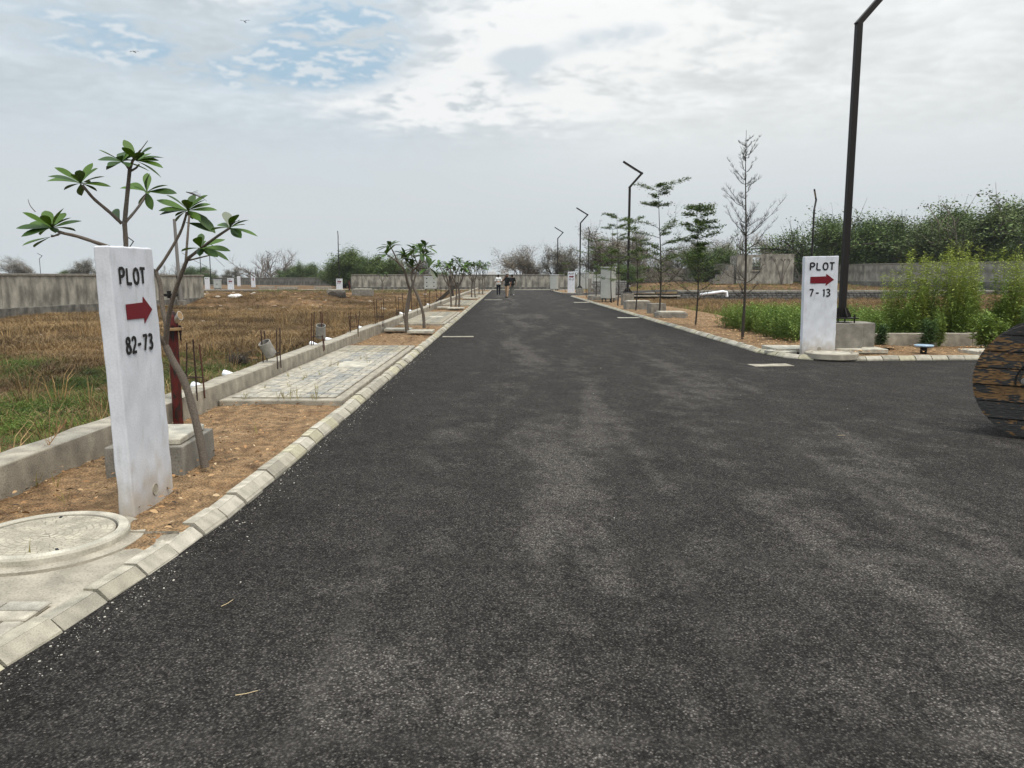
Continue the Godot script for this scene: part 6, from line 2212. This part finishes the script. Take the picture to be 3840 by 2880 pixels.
# ---------------------------------------------------------------- people and birds
func field_mesh(mb: MB, bones: Array, k: float, cell: float, paint: Variant) -> void:
	var lo := Vector3.INF
	var hi := -Vector3.INF
	for b in bones:
		var rr: float = maxf(b[2], b[3]) + cell * 2.5
		lo = lo.min((b[0] as Vector3).min(b[1]) - Vector3.ONE * rr)
		hi = hi.max((b[0] as Vector3).max(b[1]) + Vector3.ONE * rr)
	var dim := Vector3i(((hi - lo) / cell).ceil()) + Vector3i.ONE
	var f := PackedFloat32Array()
	f.resize(dim.x * dim.y * dim.z)
	f.fill(9.0)
	var sy := dim.x
	var sz := dim.x * dim.y
	for b in bones:
		var a: Vector3 = b[0]
		var d: Vector3 = b[1] - a
		var dd := maxf(d.length_squared(), 1e-9)
		var reach: float = maxf(b[2], b[3]) + k + cell * 2.0
		var i0 := Vector3i(((a.min(b[1]) - Vector3.ONE * reach - lo) / cell).floor()).clamp(Vector3i.ZERO, dim - Vector3i.ONE)
		var i1 := Vector3i(((a.max(b[1]) + Vector3.ONE * reach - lo) / cell).ceil()).clamp(Vector3i.ZERO, dim - Vector3i.ONE)
		for z in range(i0.z, i1.z + 1):
			for y in range(i0.y, i1.y + 1):
				for x in range(i0.x, i1.x + 1):
					var p := lo + Vector3(x, y, z) * cell - a
					var t := clampf(p.dot(d) / dd, 0.0, 1.0)
					var e := (p - d * t).length() - lerpf(b[2], b[3], t)
					var i := x + y * sy + z * sz
					var c := f[i]
					var h := maxf(k - absf(c - e), 0.0) / k
					f[i] = minf(c, e) - h * h * k * 0.25
	var vid := {}
	var vs := []
	var ns := []
	for z in dim.z - 1:
		for y in dim.y - 1:
			for x in dim.x - 1:
				var i := x + y * sy + z * sz
				var s := 0
				var c := [f[i], f[i + 1], f[i + sy], f[i + sy + 1], f[i + sz], f[i + sz + 1], f[i + sy + sz], f[i + sy + sz + 1]]
				for q in c:
					s += 1 if q < 0.0 else 0
				if s == 0 or s == 8:
					continue
				var sum := Vector3.ZERO
				var cnt := 0
				for e in [[0, 1], [2, 3], [4, 5], [6, 7], [0, 2], [1, 3], [4, 6], [5, 7], [0, 4], [1, 5], [2, 6], [3, 7]]:
					var u: float = c[e[0]]
					var w: float = c[e[1]]
					if (u < 0.0) != (w < 0.0):
						var t := u / (u - w)
						var p0 := Vector3(e[0] & 1, (e[0] >> 1) & 1, e[0] >> 2)
						var p1 := Vector3(e[1] & 1, (e[1] >> 1) & 1, e[1] >> 2)
						sum += p0.lerp(p1, t)
						cnt += 1
				vid[i] = vs.size()
				vs.append(lo + (Vector3(x, y, z) + sum / cnt) * cell)
				ns.append(Vector3(c[1] + c[3] + c[5] + c[7] - c[0] - c[2] - c[4] - c[6], c[2] + c[3] + c[6] + c[7] - c[0] - c[1] - c[4] - c[5], c[4] + c[5] + c[6] + c[7] - c[0] - c[1] - c[2] - c[3]).normalized())
	for i in vid:
		for ax in [[1, sy, sz], [sy, sz, 1], [sz, 1, sy]]:
			var j: int = i + ax[0]
			if j >= f.size() or (f[i] < 0.0) == (f[j] < 0.0):
				continue
			var q := [i, i - ax[1], i - ax[1] - ax[2], i - ax[2]]
			if not (vid.has(q[1]) and vid.has(q[2]) and vid.has(q[3])):
				continue
			var w := q.map(func(n): return vid[n])
			var c := w.map(func(n): return paint.call(vs[n]) if paint != null else mb.col)
			mb.stri(vs[w[0]], vs[w[1]], vs[w[2]], ns[w[0]], ns[w[1]], ns[w[2]], c[0], c[1], c[2])
			mb.stri(vs[w[0]], vs[w[2]], vs[w[3]], ns[w[0]], ns[w[2]], ns[w[3]], c[0], c[2], c[3])


func add_hand(mb: MB, wrist: Vector3, along: Vector3, palm: Vector3, thumb_side: float) -> void:
	var x := palm.cross(along).normalized()
	var at := func(a: float, b: float, c: float) -> Vector3: return wrist + along * a + x * b + palm * c
	var bones := [[wrist, at.call(0.04, 0, 0), 0.026, 0.030]]
	for i in 4:
		var o := (i - 1.5) * 0.020
		var l: float = [0.068, 0.078, 0.074, 0.058][i]
		bones.append([at.call(0.02, o * 0.7, 0), at.call(0.085, o, 0.0), 0.014, 0.011])
		bones.append([at.call(0.085, o, 0.0), at.call(0.085 + l * 0.55, o * 1.05, 0.012), 0.0098, 0.0088])
		bones.append([at.call(0.085 + l * 0.55, o * 1.05, 0.012), at.call(0.085 + l * 0.92, o * 1.05, 0.034), 0.0088, 0.0076])
	bones.append([at.call(0.025, thumb_side * 0.024, 0.004), at.call(0.06, thumb_side * 0.046, 0.018), 0.0125, 0.0105])
	bones.append([at.call(0.06, thumb_side * 0.046, 0.018), at.call(0.088, thumb_side * 0.050, 0.030), 0.0105, 0.0085])
	field_mesh(mb, bones, 0.006, 0.006, null)


func person(at: Vector3, turn: float, label: String, j: Dictionary, shirt: Callable, legs: Color, shoe: Array, long_sleeve: bool) -> void:
	var t := thing("person", label, "person", at, turn)
	var sk := lin(122, 86, 66)
	var body := []
	var N := func(a, b, ra, rb): return [a, b, ra, rb]
	# trunk, neck, head (face towards +z)
	body.append_array([[Vector3(0, 0.98, 0), Vector3(0, 1.18, 0.0), 0.125, 0.115], [Vector3(-0.06, 1.2, 0), Vector3(-0.11, 1.38, -0.01), 0.105, 0.085], [Vector3(0.06, 1.2, 0), Vector3(0.11, 1.38, -0.01), 0.105, 0.085], [Vector3(-0.08, 0.95, 0), Vector3(0.08, 0.95, 0), 0.11, 0.11], [Vector3(0, 1.40, -0.01), j.head - Vector3(0, 0.07, 0.015), 0.062, 0.052], [j.head + Vector3(0, 0.035, -0.01), j.head + Vector3(0, -0.045, 0.018), 0.092, 0.062], [j.head + Vector3(0, 0.0, 0.085), j.head + Vector3(0, -0.022, 0.102), 0.010, 0.014], [j.head + Vector3(-0.078, -0.005, -0.01), j.head + Vector3(-0.084, 0.015, -0.015), 0.014, 0.018], [j.head + Vector3(0.078, -0.005, -0.01), j.head + Vector3(0.084, 0.015, -0.015), 0.014, 0.018]])
	var arms := []
	var thighs := []
	for s in [0, 1]:
		var sg := -1.0 if s == 0 else 1.0
		var sh := Vector3(sg * 0.18, 1.41, -0.01)
		arms.append([[sh, j.elbow[s], 0.056, 0.042], [j.elbow[s], j.wrist[s], 0.041, 0.027]])
		thighs.append([[Vector3(sg * 0.09, 0.93, 0), j.knee[s], 0.088, 0.058], [j.knee[s], j.ankle[s], 0.056, 0.038]])
		body.append_array(arms[s])
		body.append_array(thighs[s])
		body.append([j.ankle[s], j.ankle[s] + Vector3(0, -0.04, 0.05), 0.036, 0.03])
	var mb := MB.new()
	mb.col = sk
	field_mesh(mb, body, 0.035, 0.022, null)
	for s in [0, 1]:
		var al: Vector3 = (j.wrist[s] - j.elbow[s]).normalized()
		var sg := -1.0 if s == 0 else 1.0
		add_hand(mb, j.wrist[s], al, (Vector3(-sg, 0, 0) - al * al.dot(Vector3(-sg, 0, 0))).normalized(), -sg if al.y > 0 else sg)
	put("body", mb.mesh(), mats.skin, t).material_override = mats.cloth
	# shirt
	var c := []
	for b in body.slice(0, 4):
		c.append([b[0], b[1], b[2] + 0.016, b[3] + 0.018])
	c.append([Vector3(-0.16, 1.40, -0.01), Vector3(0.16, 1.40, -0.01), 0.082, 0.082])
	c.append([Vector3(-0.07, 0.93, 0), Vector3(0.07, 0.93, 0), 0.118, 0.118])
	for s in [0, 1]:
		var a: Array = arms[s][0]
		c.append([a[0], a[0].lerp(a[1], 1.0 if long_sleeve else 0.82), 0.074, 0.060])
		if long_sleeve:
			c.append([arms[s][1][0], arms[s][1][0].lerp(arms[s][1][1], 0.5), 0.056, 0.047])
	mb = MB.new()
	field_mesh(mb, c, 0.04, 0.024, shirt)
	put("shirt", mb.mesh(), mats.cloth, t)
	c = [[Vector3(-0.07, 0.93, 0), Vector3(0.07, 0.93, 0), 0.108, 0.108]]
	for s in [0, 1]:
		var a: Array = thighs[s][0]
		c.append([a[0], a[1], 0.100, 0.076])
		c.append([a[1], thighs[s][1][1] + Vector3(0, 0.01, 0), 0.075, 0.062])
	mb = MB.new()
	mb.col = legs
	field_mesh(mb, c, 0.03, 0.024, null)
	put("trousers", mb.mesh(), mats.cloth, t)
	mb = MB.new()
	mb.col = lin(20, 18, 17)
	field_mesh(mb, [[j.head + Vector3(0, 0.06, -0.025), j.head + Vector3(0, 0.035, -0.045), 0.088, 0.084], [j.head + Vector3(0, 0.08, 0.02), j.head + Vector3(0, 0.085, 0.05), 0.062, 0.04], [j.head + Vector3(0, -0.02, -0.06), j.head + Vector3(0, -0.05, -0.05), 0.06, 0.045]], 0.03, 0.016, null)
	put("hair", mb.mesh(), mats.cloth, t)
	mb = MB.new()
	mb.col = lin(24, 20, 18)
	for sg in [-1.0, 1.0]:
		mb.rbox(j.head + Vector3(sg * 0.032, 0.008, 0.083), Vector3(0.022, 0.010, 0.008), 0.004)
		mb.rbox(j.head + Vector3(sg * 0.032, 0.026, 0.086), Vector3(0.034, 0.007, 0.008), 0.003)
	mb.rbox(j.head + Vector3(0, -0.052, 0.078), Vector3(0.042, 0.008, 0.01), 0.003)
	put("face", mb.mesh(), mats.cloth, t)
	if j.get("beard", false):
		mb = MB.new()
		mb.col = lin(22, 19, 18)
		field_mesh(mb, [[j.head + Vector3(-0.04, -0.06, 0.04), j.head + Vector3(0.04, -0.06, 0.04), 0.045, 0.045], [j.head + Vector3(0, -0.08, 0.05), j.head + Vector3(0, -0.095, 0.05), 0.04, 0.035]], 0.02, 0.014, null)
		put("beard", mb.mesh(), mats.cloth, t)
		mb = MB.new()
		mb.rbox(j.wrist[0] + Vector3(0.03, 0.07, 0.02), Vector3(0.014, 0.14, 0.07), 0.005)
		put("phone", mb.mesh(), mats.black, t)
	for s in [0, 1]:
		mb = MB.new()
		mb.col = shoe[s]
		var an: Vector3 = j.ankle[s]
		var toe: Vector3 = j.toe[s]
		field_mesh(mb, [[an + Vector3(0, -0.045, -0.03), an + Vector3(0, -0.045, 0.0) + toe * 0.55, 0.042, 0.038], [an + Vector3(0, -0.05, 0) + toe * 0.5, an + Vector3(0, -0.055, 0) + toe, 0.038, 0.028], [an + Vector3(0, -0.02, -0.02), an + Vector3(0, 0.0, -0.01), 0.042, 0.042]], 0.02, 0.016, null)
		put("shoe", mb.mesh(), mats.cloth, t)


func build_people() -> void:
	var stripes := func(p: Vector3) -> Color:
		var c := lin(226, 228, 230)
		if p.y < 1.36:
			c = lin(196, 194, 190) if fmod(p.y * 100.0, 14.0) > 5.0 else lin(122, 118, 112)
		if p.y > 1.08 and p.y < 1.17 and absf(p.x) < 0.11 and p.z < -0.04:
			c = lin(196, 120, 52)
		if absf(p.x) > 0.19:
			c = lin(206, 204, 202)
		return c
	var black := func(_p: Vector3) -> Color: return lin(20, 20, 21)
	person(Vector3(-0.72, 0.004, -66.2), PI, "walking man in a white striped top and black trousers, seen from behind", {"head": Vector3(0, 1.60, 0.01), "elbow": [Vector3(-0.29, 1.14, -0.06), Vector3(0.28, 1.14, -0.03)], "wrist": [Vector3(-0.32, 0.90, 0.03), Vector3(0.31, 0.90, 0.08)], "knee": [Vector3(-0.10, 0.50, 0.10), Vector3(0.09, 0.50, 0.02)], "ankle": [Vector3(-0.10, 0.09, 0.12), Vector3(0.09, 0.095, -0.14)], "toe": [Vector3(-0.02, 0.0, 0.18), Vector3(0.02, 0.0, 0.18)]}, stripes, lin(20, 20, 22), [lin(22, 22, 22), lin(22, 22, 22)], false)
	person(Vector3(0.02, 0.004, -57.5), -0.5, "bearded man in a black shirt and beige trousers, walking with a phone at his ear", {"head": Vector3(0, 1.60, 0.02), "elbow": [Vector3(0.0, 0, 0), Vector3(0.0, 0, 0)], "wrist": [], "knee": [Vector3(-0.11, 0.50, -0.02), Vector3(0.10, 0.51, 0.10)], "ankle": [Vector3(-0.13, 0.095, -0.20), Vector3(0.10, 0.09, 0.16)], "toe": [Vector3(-0.06, -0.01, 0.17), Vector3(0.03, 0.0, 0.18)], "beard": true}.merged({"elbow": [Vector3(-0.33, 1.22, 0.10), Vector3(0.27, 1.15, -0.08)], "wrist": [Vector3(-0.145, 1.50, 0.06), Vector3(0.30, 0.90, 0.02)]}, true), black, lin(158, 132, 104), [lin(20, 19, 18), lin(20, 19, 18)], false)
	person(Vector3(0.45, 0.004, -65.0), PI + 0.1, "man in a black tee and grey trousers, rightmost of the three walkers", {"head": Vector3(0, 1.60, 0.03), "elbow": [Vector3(-0.27, 1.15, -0.04), Vector3(0.27, 1.15, -0.02)], "wrist": [Vector3(-0.30, 0.90, 0.05), Vector3(0.29, 0.90, 0.04)], "knee": [Vector3(-0.10, 0.50, 0.04), Vector3(0.10, 0.50, 0.10)], "ankle": [Vector3(-0.11, 0.095, -0.10), Vector3(0.10, 0.09, 0.10)], "toe": [Vector3(-0.03, 0.0, 0.18), Vector3(0.02, 0.0, 0.18)]}, black, lin(92, 90, 84), [lin(190, 188, 184), lin(26, 26, 26)], false)


func build_birds() -> void:
	for q in [[-19.31, 20.18, -60.0, 0.5, 0.3, "small dark bird in the upper left sky, right one of two"], [-27.59, 18.05, -60.0, 0.5, -0.2, "small dark bird in the left sky, left one of two"]]:
		var b := thing("bird", q[5], "bird", Vector3(q[0], q[1], q[2]))
		var mb := MB.new()
		field_mesh(mb, [[Vector3(0, 0, 0.10), Vector3(0, 0, -0.12), 0.035, 0.018], [Vector3(0, 0.015, 0.13), Vector3(0, 0.01, 0.17), 0.024, 0.008], [Vector3(-0.01, 0, -0.12), Vector3(0.01, 0, -0.2), 0.02, 0.03]], 0.02, 0.014, null)
		put("body", mb.mesh(), mats.feather, b)
		for s in [-1.0, 1.0]:
			mb = MB.new()
			mb.blade(Vector3(s * 0.02, 0.01, 0.02), Vector3(s * 0.17, 0.07 + q[4] * 0.1, 0.03), 0.11, Vector3.UP, 0.01, 4, 0.5)
			mb.blade(Vector3(s * 0.16, 0.068 + q[4] * 0.1, 0.03), Vector3(s * 0.36, 0.03 + q[4] * 0.2, -0.05), 0.09, Vector3.UP, 0.01, 4, 0.4)
			put("wing", mb.mesh(), mats.feather, b)


func _ready() -> void:
	rng.seed = 20
	make_view()
	build_textures()
	build_materials()
	var steps := [build_ground, build_walls, build_kerbs, build_paving, build_trees, build_saplings, build_plumerias, build_plants, build_lamps, build_cabinets, build_markers, build_clutter, build_people, build_birds]
	for s in steps:
		s.call()


# ---------------------------------------------------------------- surveyed shapes (metres from each tree's foot)
const TRUNK_LINES := [
	[[Vector3(0.00, 0.01, 0.00), Vector3(-0.05, 0.29, -0.03), Vector3(-0.14, 0.63, -0.07), Vector3(-0.23, 0.80, -0.09), Vector3(-0.28, 0.92, -0.09)], 0.040, 0.033],
	[[Vector3(-0.28, 0.92, -0.09), Vector3(-0.30, 0.98, -0.05), Vector3(-0.36, 1.06, 0.03), Vector3(-0.40, 1.24, 0.13), Vector3(-0.40, 1.49, 0.18), Vector3(-0.39, 1.65, 0.18), Vector3(-0.39, 1.79, 0.18)], 0.027, 0.022],
	[[Vector3(-0.39, 1.79, 0.18), Vector3(-0.36, 1.97, 0.18), Vector3(-0.33, 2.15, 0.18)], 0.021, 0.017],
	[[Vector3(-0.33, 2.15, 0.18), Vector3(-0.33, 2.18, 0.23), Vector3(-0.33, 2.19, 0.28)], 0.012, 0.009],
	[[Vector3(-0.33, 2.15, 0.18), Vector3(-0.30, 2.22, 0.18), Vector3(-0.23, 2.28, 0.21)], 0.015, 0.008],
	[[Vector3(-0.33, 2.14, 0.18), Vector3(-0.31, 2.17, 0.13), Vector3(-0.31, 2.20, 0.08)], 0.011, 0.008],
	[[Vector3(-0.23, 2.28, 0.21), Vector3(-0.18, 2.34, 0.21)], 0.005, 0.003],
	[[Vector3(-0.41, 1.79, 0.18), Vector3(-0.46, 1.86, 0.23), Vector3(-0.53, 1.94, 0.28), Vector3(-0.55, 1.99, 0.33), Vector3(-0.57, 2.03, 0.35)], 0.016, 0.012],
	[[Vector3(-0.38, 1.80, 0.18), Vector3(-0.37, 1.90, 0.03), Vector3(-0.38, 1.99, -0.12), Vector3(-0.38, 2.04, -0.17)], 0.013, 0.010],
	[[Vector3(-0.40, 1.49, 0.18), Vector3(-0.44, 1.61, 0.28), Vector3(-0.49, 1.65, 0.38), Vector3(-0.59, 1.69, 0.43), Vector3(-0.66, 1.71, 0.48), Vector3(-0.71, 1.74, 0.51)], 0.019, 0.012],
	[[Vector3(-0.66, 1.71, 0.48), Vector3(-0.67, 1.69, 0.53), Vector3(-0.69, 1.68, 0.55)], 0.009, 0.007],
	[[Vector3(-0.79, 1.84, 0.53), Vector3(-0.82, 1.88, 0.53), Vector3(-0.83, 1.92, 0.53)], 0.004, 0.002],
	[[Vector3(-0.28, 0.92, -0.09), Vector3(-0.27, 1.06, -0.11), Vector3(-0.31, 1.18, -0.15), Vector3(-0.35, 1.37, -0.22), Vector3(-0.39, 1.46, -0.25)], 0.027, 0.021],
	[[Vector3(-0.39, 1.46, -0.25), Vector3(-0.41, 1.48, -0.22), Vector3(-0.44, 1.49, -0.17)], 0.019, 0.018],
	[[Vector3(-0.39, 1.46, -0.25), Vector3(-0.32, 1.56, -0.27), Vector3(-0.22, 1.75, -0.32), Vector3(-0.17, 1.87, -0.32), Vector3(-0.16, 1.91, -0.32)], 0.016, 0.011],
	[[Vector3(-0.28, 0.92, -0.09), Vector3(-0.21, 1.16, -0.03), Vector3(-0.12, 1.35, 0.03), Vector3(-0.01, 1.55, 0.08)], 0.025, 0.018],
	[[Vector3(-0.03, 1.51, 0.07), Vector3(-0.02, 1.71, 0.03), Vector3(-0.02, 1.86, -0.02)], 0.012, 0.010],
	[[Vector3(-0.01, 1.55, 0.08), Vector3(0.13, 1.62, 0.18), Vector3(0.26, 1.69, 0.25), Vector3(0.39, 1.75, 0.33)], 0.016, 0.011],
	[[Vector3(0.00, 1.54, 0.08), Vector3(0.06, 1.56, 0.03), Vector3(0.12, 1.58, -0.02)], 0.009, 0.006],
	[[Vector3(-0.71, 1.74, 0.51), Vector3(-0.66, 1.80, 0.53)], 0.006, 0.004],
]
const LEAF_CLUSTERS := [
	[Vector3(-0.58, 2.04, 0.35), [Vector3(-0.56, 2.18, 0.23), Vector3(-0.68, 2.12, 0.45), Vector3(-0.79, 2.05, 0.35), Vector3(-0.74, 2.07, 0.42), Vector3(-0.66, 1.98, 0.20), Vector3(-0.43, 2.12, 0.42), Vector3(-0.44, 2.03, 0.26), Vector3(-0.50, 2.10, 0.50), Vector3(-0.60, 2.06, 0.20)]],
	[Vector3(-0.38, 2.04, -0.17), [Vector3(-0.42, 2.18, -0.28), Vector3(-0.30, 2.15, -0.06), Vector3(-0.18, 2.03, -0.18), Vector3(-0.31, 1.91, -0.08), Vector3(-0.49, 1.96, -0.30), Vector3(-0.51, 2.05, -0.06), Vector3(-0.53, 2.10, -0.24)]],
	[Vector3(-0.15, 1.92, -0.32), [Vector3(-0.14, 2.04, -0.43), Vector3(0.01, 2.02, -0.29), Vector3(0.06, 1.92, -0.31), Vector3(0.03, 1.76, -0.33), Vector3(-0.28, 1.85, -0.43), Vector3(-0.32, 1.91, -0.24), Vector3(-0.36, 1.99, -0.31), Vector3(-0.24, 2.01, -0.19), Vector3(-0.02, 1.97, -0.41), Vector3(-0.03, 1.84, -0.23), Vector3(-0.06, 1.87, -0.45), Vector3(-0.31, 1.88, -0.23), Vector3(-0.20, 2.00, -0.46), Vector3(-0.11, 1.98, -0.18), Vector3(-0.18, 1.87, -0.47)]],
	[Vector3(0.39, 1.75, 0.33), [Vector3(0.32, 1.86, 0.20), Vector3(0.49, 1.82, 0.47), Vector3(0.54, 1.70, 0.26), Vector3(0.50, 1.68, 0.45), Vector3(0.27, 1.78, 0.20), Vector3(0.50, 1.78, 0.48), Vector3(0.40, 1.72, 0.17)]],
	[Vector3(0.13, 1.62, 0.18), [Vector3(0.09, 1.72, 0.06), Vector3(0.17, 1.68, 0.34), Vector3(0.25, 1.68, 0.07), Vector3(0.27, 1.56, 0.27), Vector3(0.28, 1.54, 0.11), Vector3(0.32, 1.60, 0.18), Vector3(0.08, 1.67, 0.02), Vector3(0.20, 1.61, 0.32)]],
	[Vector3(-0.28, 2.21, 0.18), [Vector3(-0.38, 2.35, 0.12), Vector3(-0.14, 2.28, 0.25), Vector3(-0.17, 2.25, 0.03), Vector3(-0.10, 2.16, 0.21), Vector3(-0.18, 2.12, 0.06), Vector3(-0.22, 2.23, 0.33), Vector3(-0.25, 2.28, 0.03), Vector3(-0.29, 2.27, 0.33), Vector3(-0.19, 2.23, 0.06)]],
	[Vector3(-0.33, 2.19, 0.28), [Vector3(-0.39, 2.27, 0.13), Vector3(-0.40, 2.24, 0.42), Vector3(-0.51, 2.21, 0.22), Vector3(-0.34, 2.14, 0.44), Vector3(-0.31, 2.28, 0.13), Vector3(-0.27, 2.20, 0.43), Vector3(-0.29, 2.25, 0.14)]],
	[Vector3(-0.70, 1.74, 0.51), [Vector3(-0.80, 1.85, 0.40), Vector3(-0.80, 1.82, 0.63), Vector3(-0.79, 1.78, 0.39), Vector3(-0.58, 1.85, 0.58), Vector3(-0.60, 1.79, 0.36), Vector3(-0.60, 1.75, 0.64), Vector3(-0.87, 1.77, 0.45), Vector3(-0.87, 1.73, 0.59), Vector3(-0.84, 1.70, 0.40), Vector3(-0.83, 1.68, 0.61), Vector3(-0.70, 1.84, 0.36), Vector3(-0.67, 1.80, 0.66)]],
	[Vector3(-0.69, 1.68, 0.55), [Vector3(-0.85, 1.62, 0.46), Vector3(-0.78, 1.62, 0.69), Vector3(-0.73, 1.69, 0.41)]],
	[Vector3(-0.42, 1.81, 0.18), [Vector3(-0.50, 1.89, 0.07)]],
	[Vector3(-0.17, 1.83, -0.32), [Vector3(0.03, 1.76, -0.31)]],
]
const TREE_A := [
	[[Vector3(0.00, 0.02, 0.00), Vector3(-0.03, 0.41, 0.00), Vector3(0.05, 0.87, 0.00), Vector3(0.09, 1.11, 0.00)], 0.055, 0.045],
	[[Vector3(0.09, 1.11, 0.00), Vector3(0.03, 1.31, 0.10), Vector3(-0.02, 1.60, 0.20), Vector3(-0.15, 1.78, 0.30), Vector3(-0.25, 1.99, 0.30), Vector3(-0.35, 2.19, 0.30)], 0.035, 0.012],
	[[Vector3(-0.15, 1.78, 0.30), Vector3(-0.26, 1.88, 0.50), Vector3(-0.40, 1.98, 0.60)], 0.020, 0.012],
	[[Vector3(0.09, 1.11, 0.00), Vector3(0.14, 1.24, -0.10), Vector3(0.10, 1.42, -0.20), Vector3(0.14, 1.59, -0.20), Vector3(0.26, 1.67, 0.00), Vector3(0.43, 1.91, 0.10), Vector3(0.51, 2.18, 0.10)], 0.035, 0.012],
	[[Vector3(0.10, 1.42, -0.20), Vector3(0.12, 1.68, -0.30)], 0.020, 0.012],
	[[Vector3(0.12, 1.68, -0.30), Vector3(-0.01, 1.72, -0.40), Vector3(-0.09, 1.99, -0.40)], 0.018, 0.012],
	[[Vector3(0.14, 1.59, -0.20), Vector3(0.24, 1.72, -0.40), Vector3(0.14, 1.98, -0.50), Vector3(0.13, 2.14, -0.50)], 0.018, 0.012],
	[[Vector3(0.26, 1.67, 0.00), Vector3(0.47, 1.64, 0.20), Vector3(0.61, 1.66, 0.30)], 0.016, 0.010],
	[[Vector3(0.43, 1.91, 0.10), Vector3(0.40, 2.03, 0.30)], 0.014, 0.010],
	[[Vector3(-0.02, 1.60, 0.20), Vector3(-0.13, 1.82, -0.10), Vector3(-0.05, 1.91, -0.20)], 0.014, 0.010],
]
const TREE_B := [
	[[Vector3(0.10, 0.01, 0.00), Vector3(0.08, 0.42, 0.00), Vector3(-0.05, 0.86, 0.00), Vector3(-0.17, 1.12, 0.00), Vector3(-0.19, 1.24, 0.00)], 0.045, 0.030],
	[[Vector3(-0.19, 1.24, 0.00), Vector3(-0.12, 1.46, 0.00), Vector3(-0.06, 1.70, 0.00), Vector3(0.03, 1.96, 0.00), Vector3(0.01, 2.21, 0.00)], 0.028, 0.012],
	[[Vector3(-0.06, 1.70, 0.00), Vector3(0.08, 1.86, -0.20), Vector3(0.10, 2.02, -0.30)], 0.018, 0.012],
	[[Vector3(-0.06, 1.70, 0.00), Vector3(-0.19, 1.86, -0.30), Vector3(-0.28, 2.05, -0.40)], 0.018, 0.012],
]
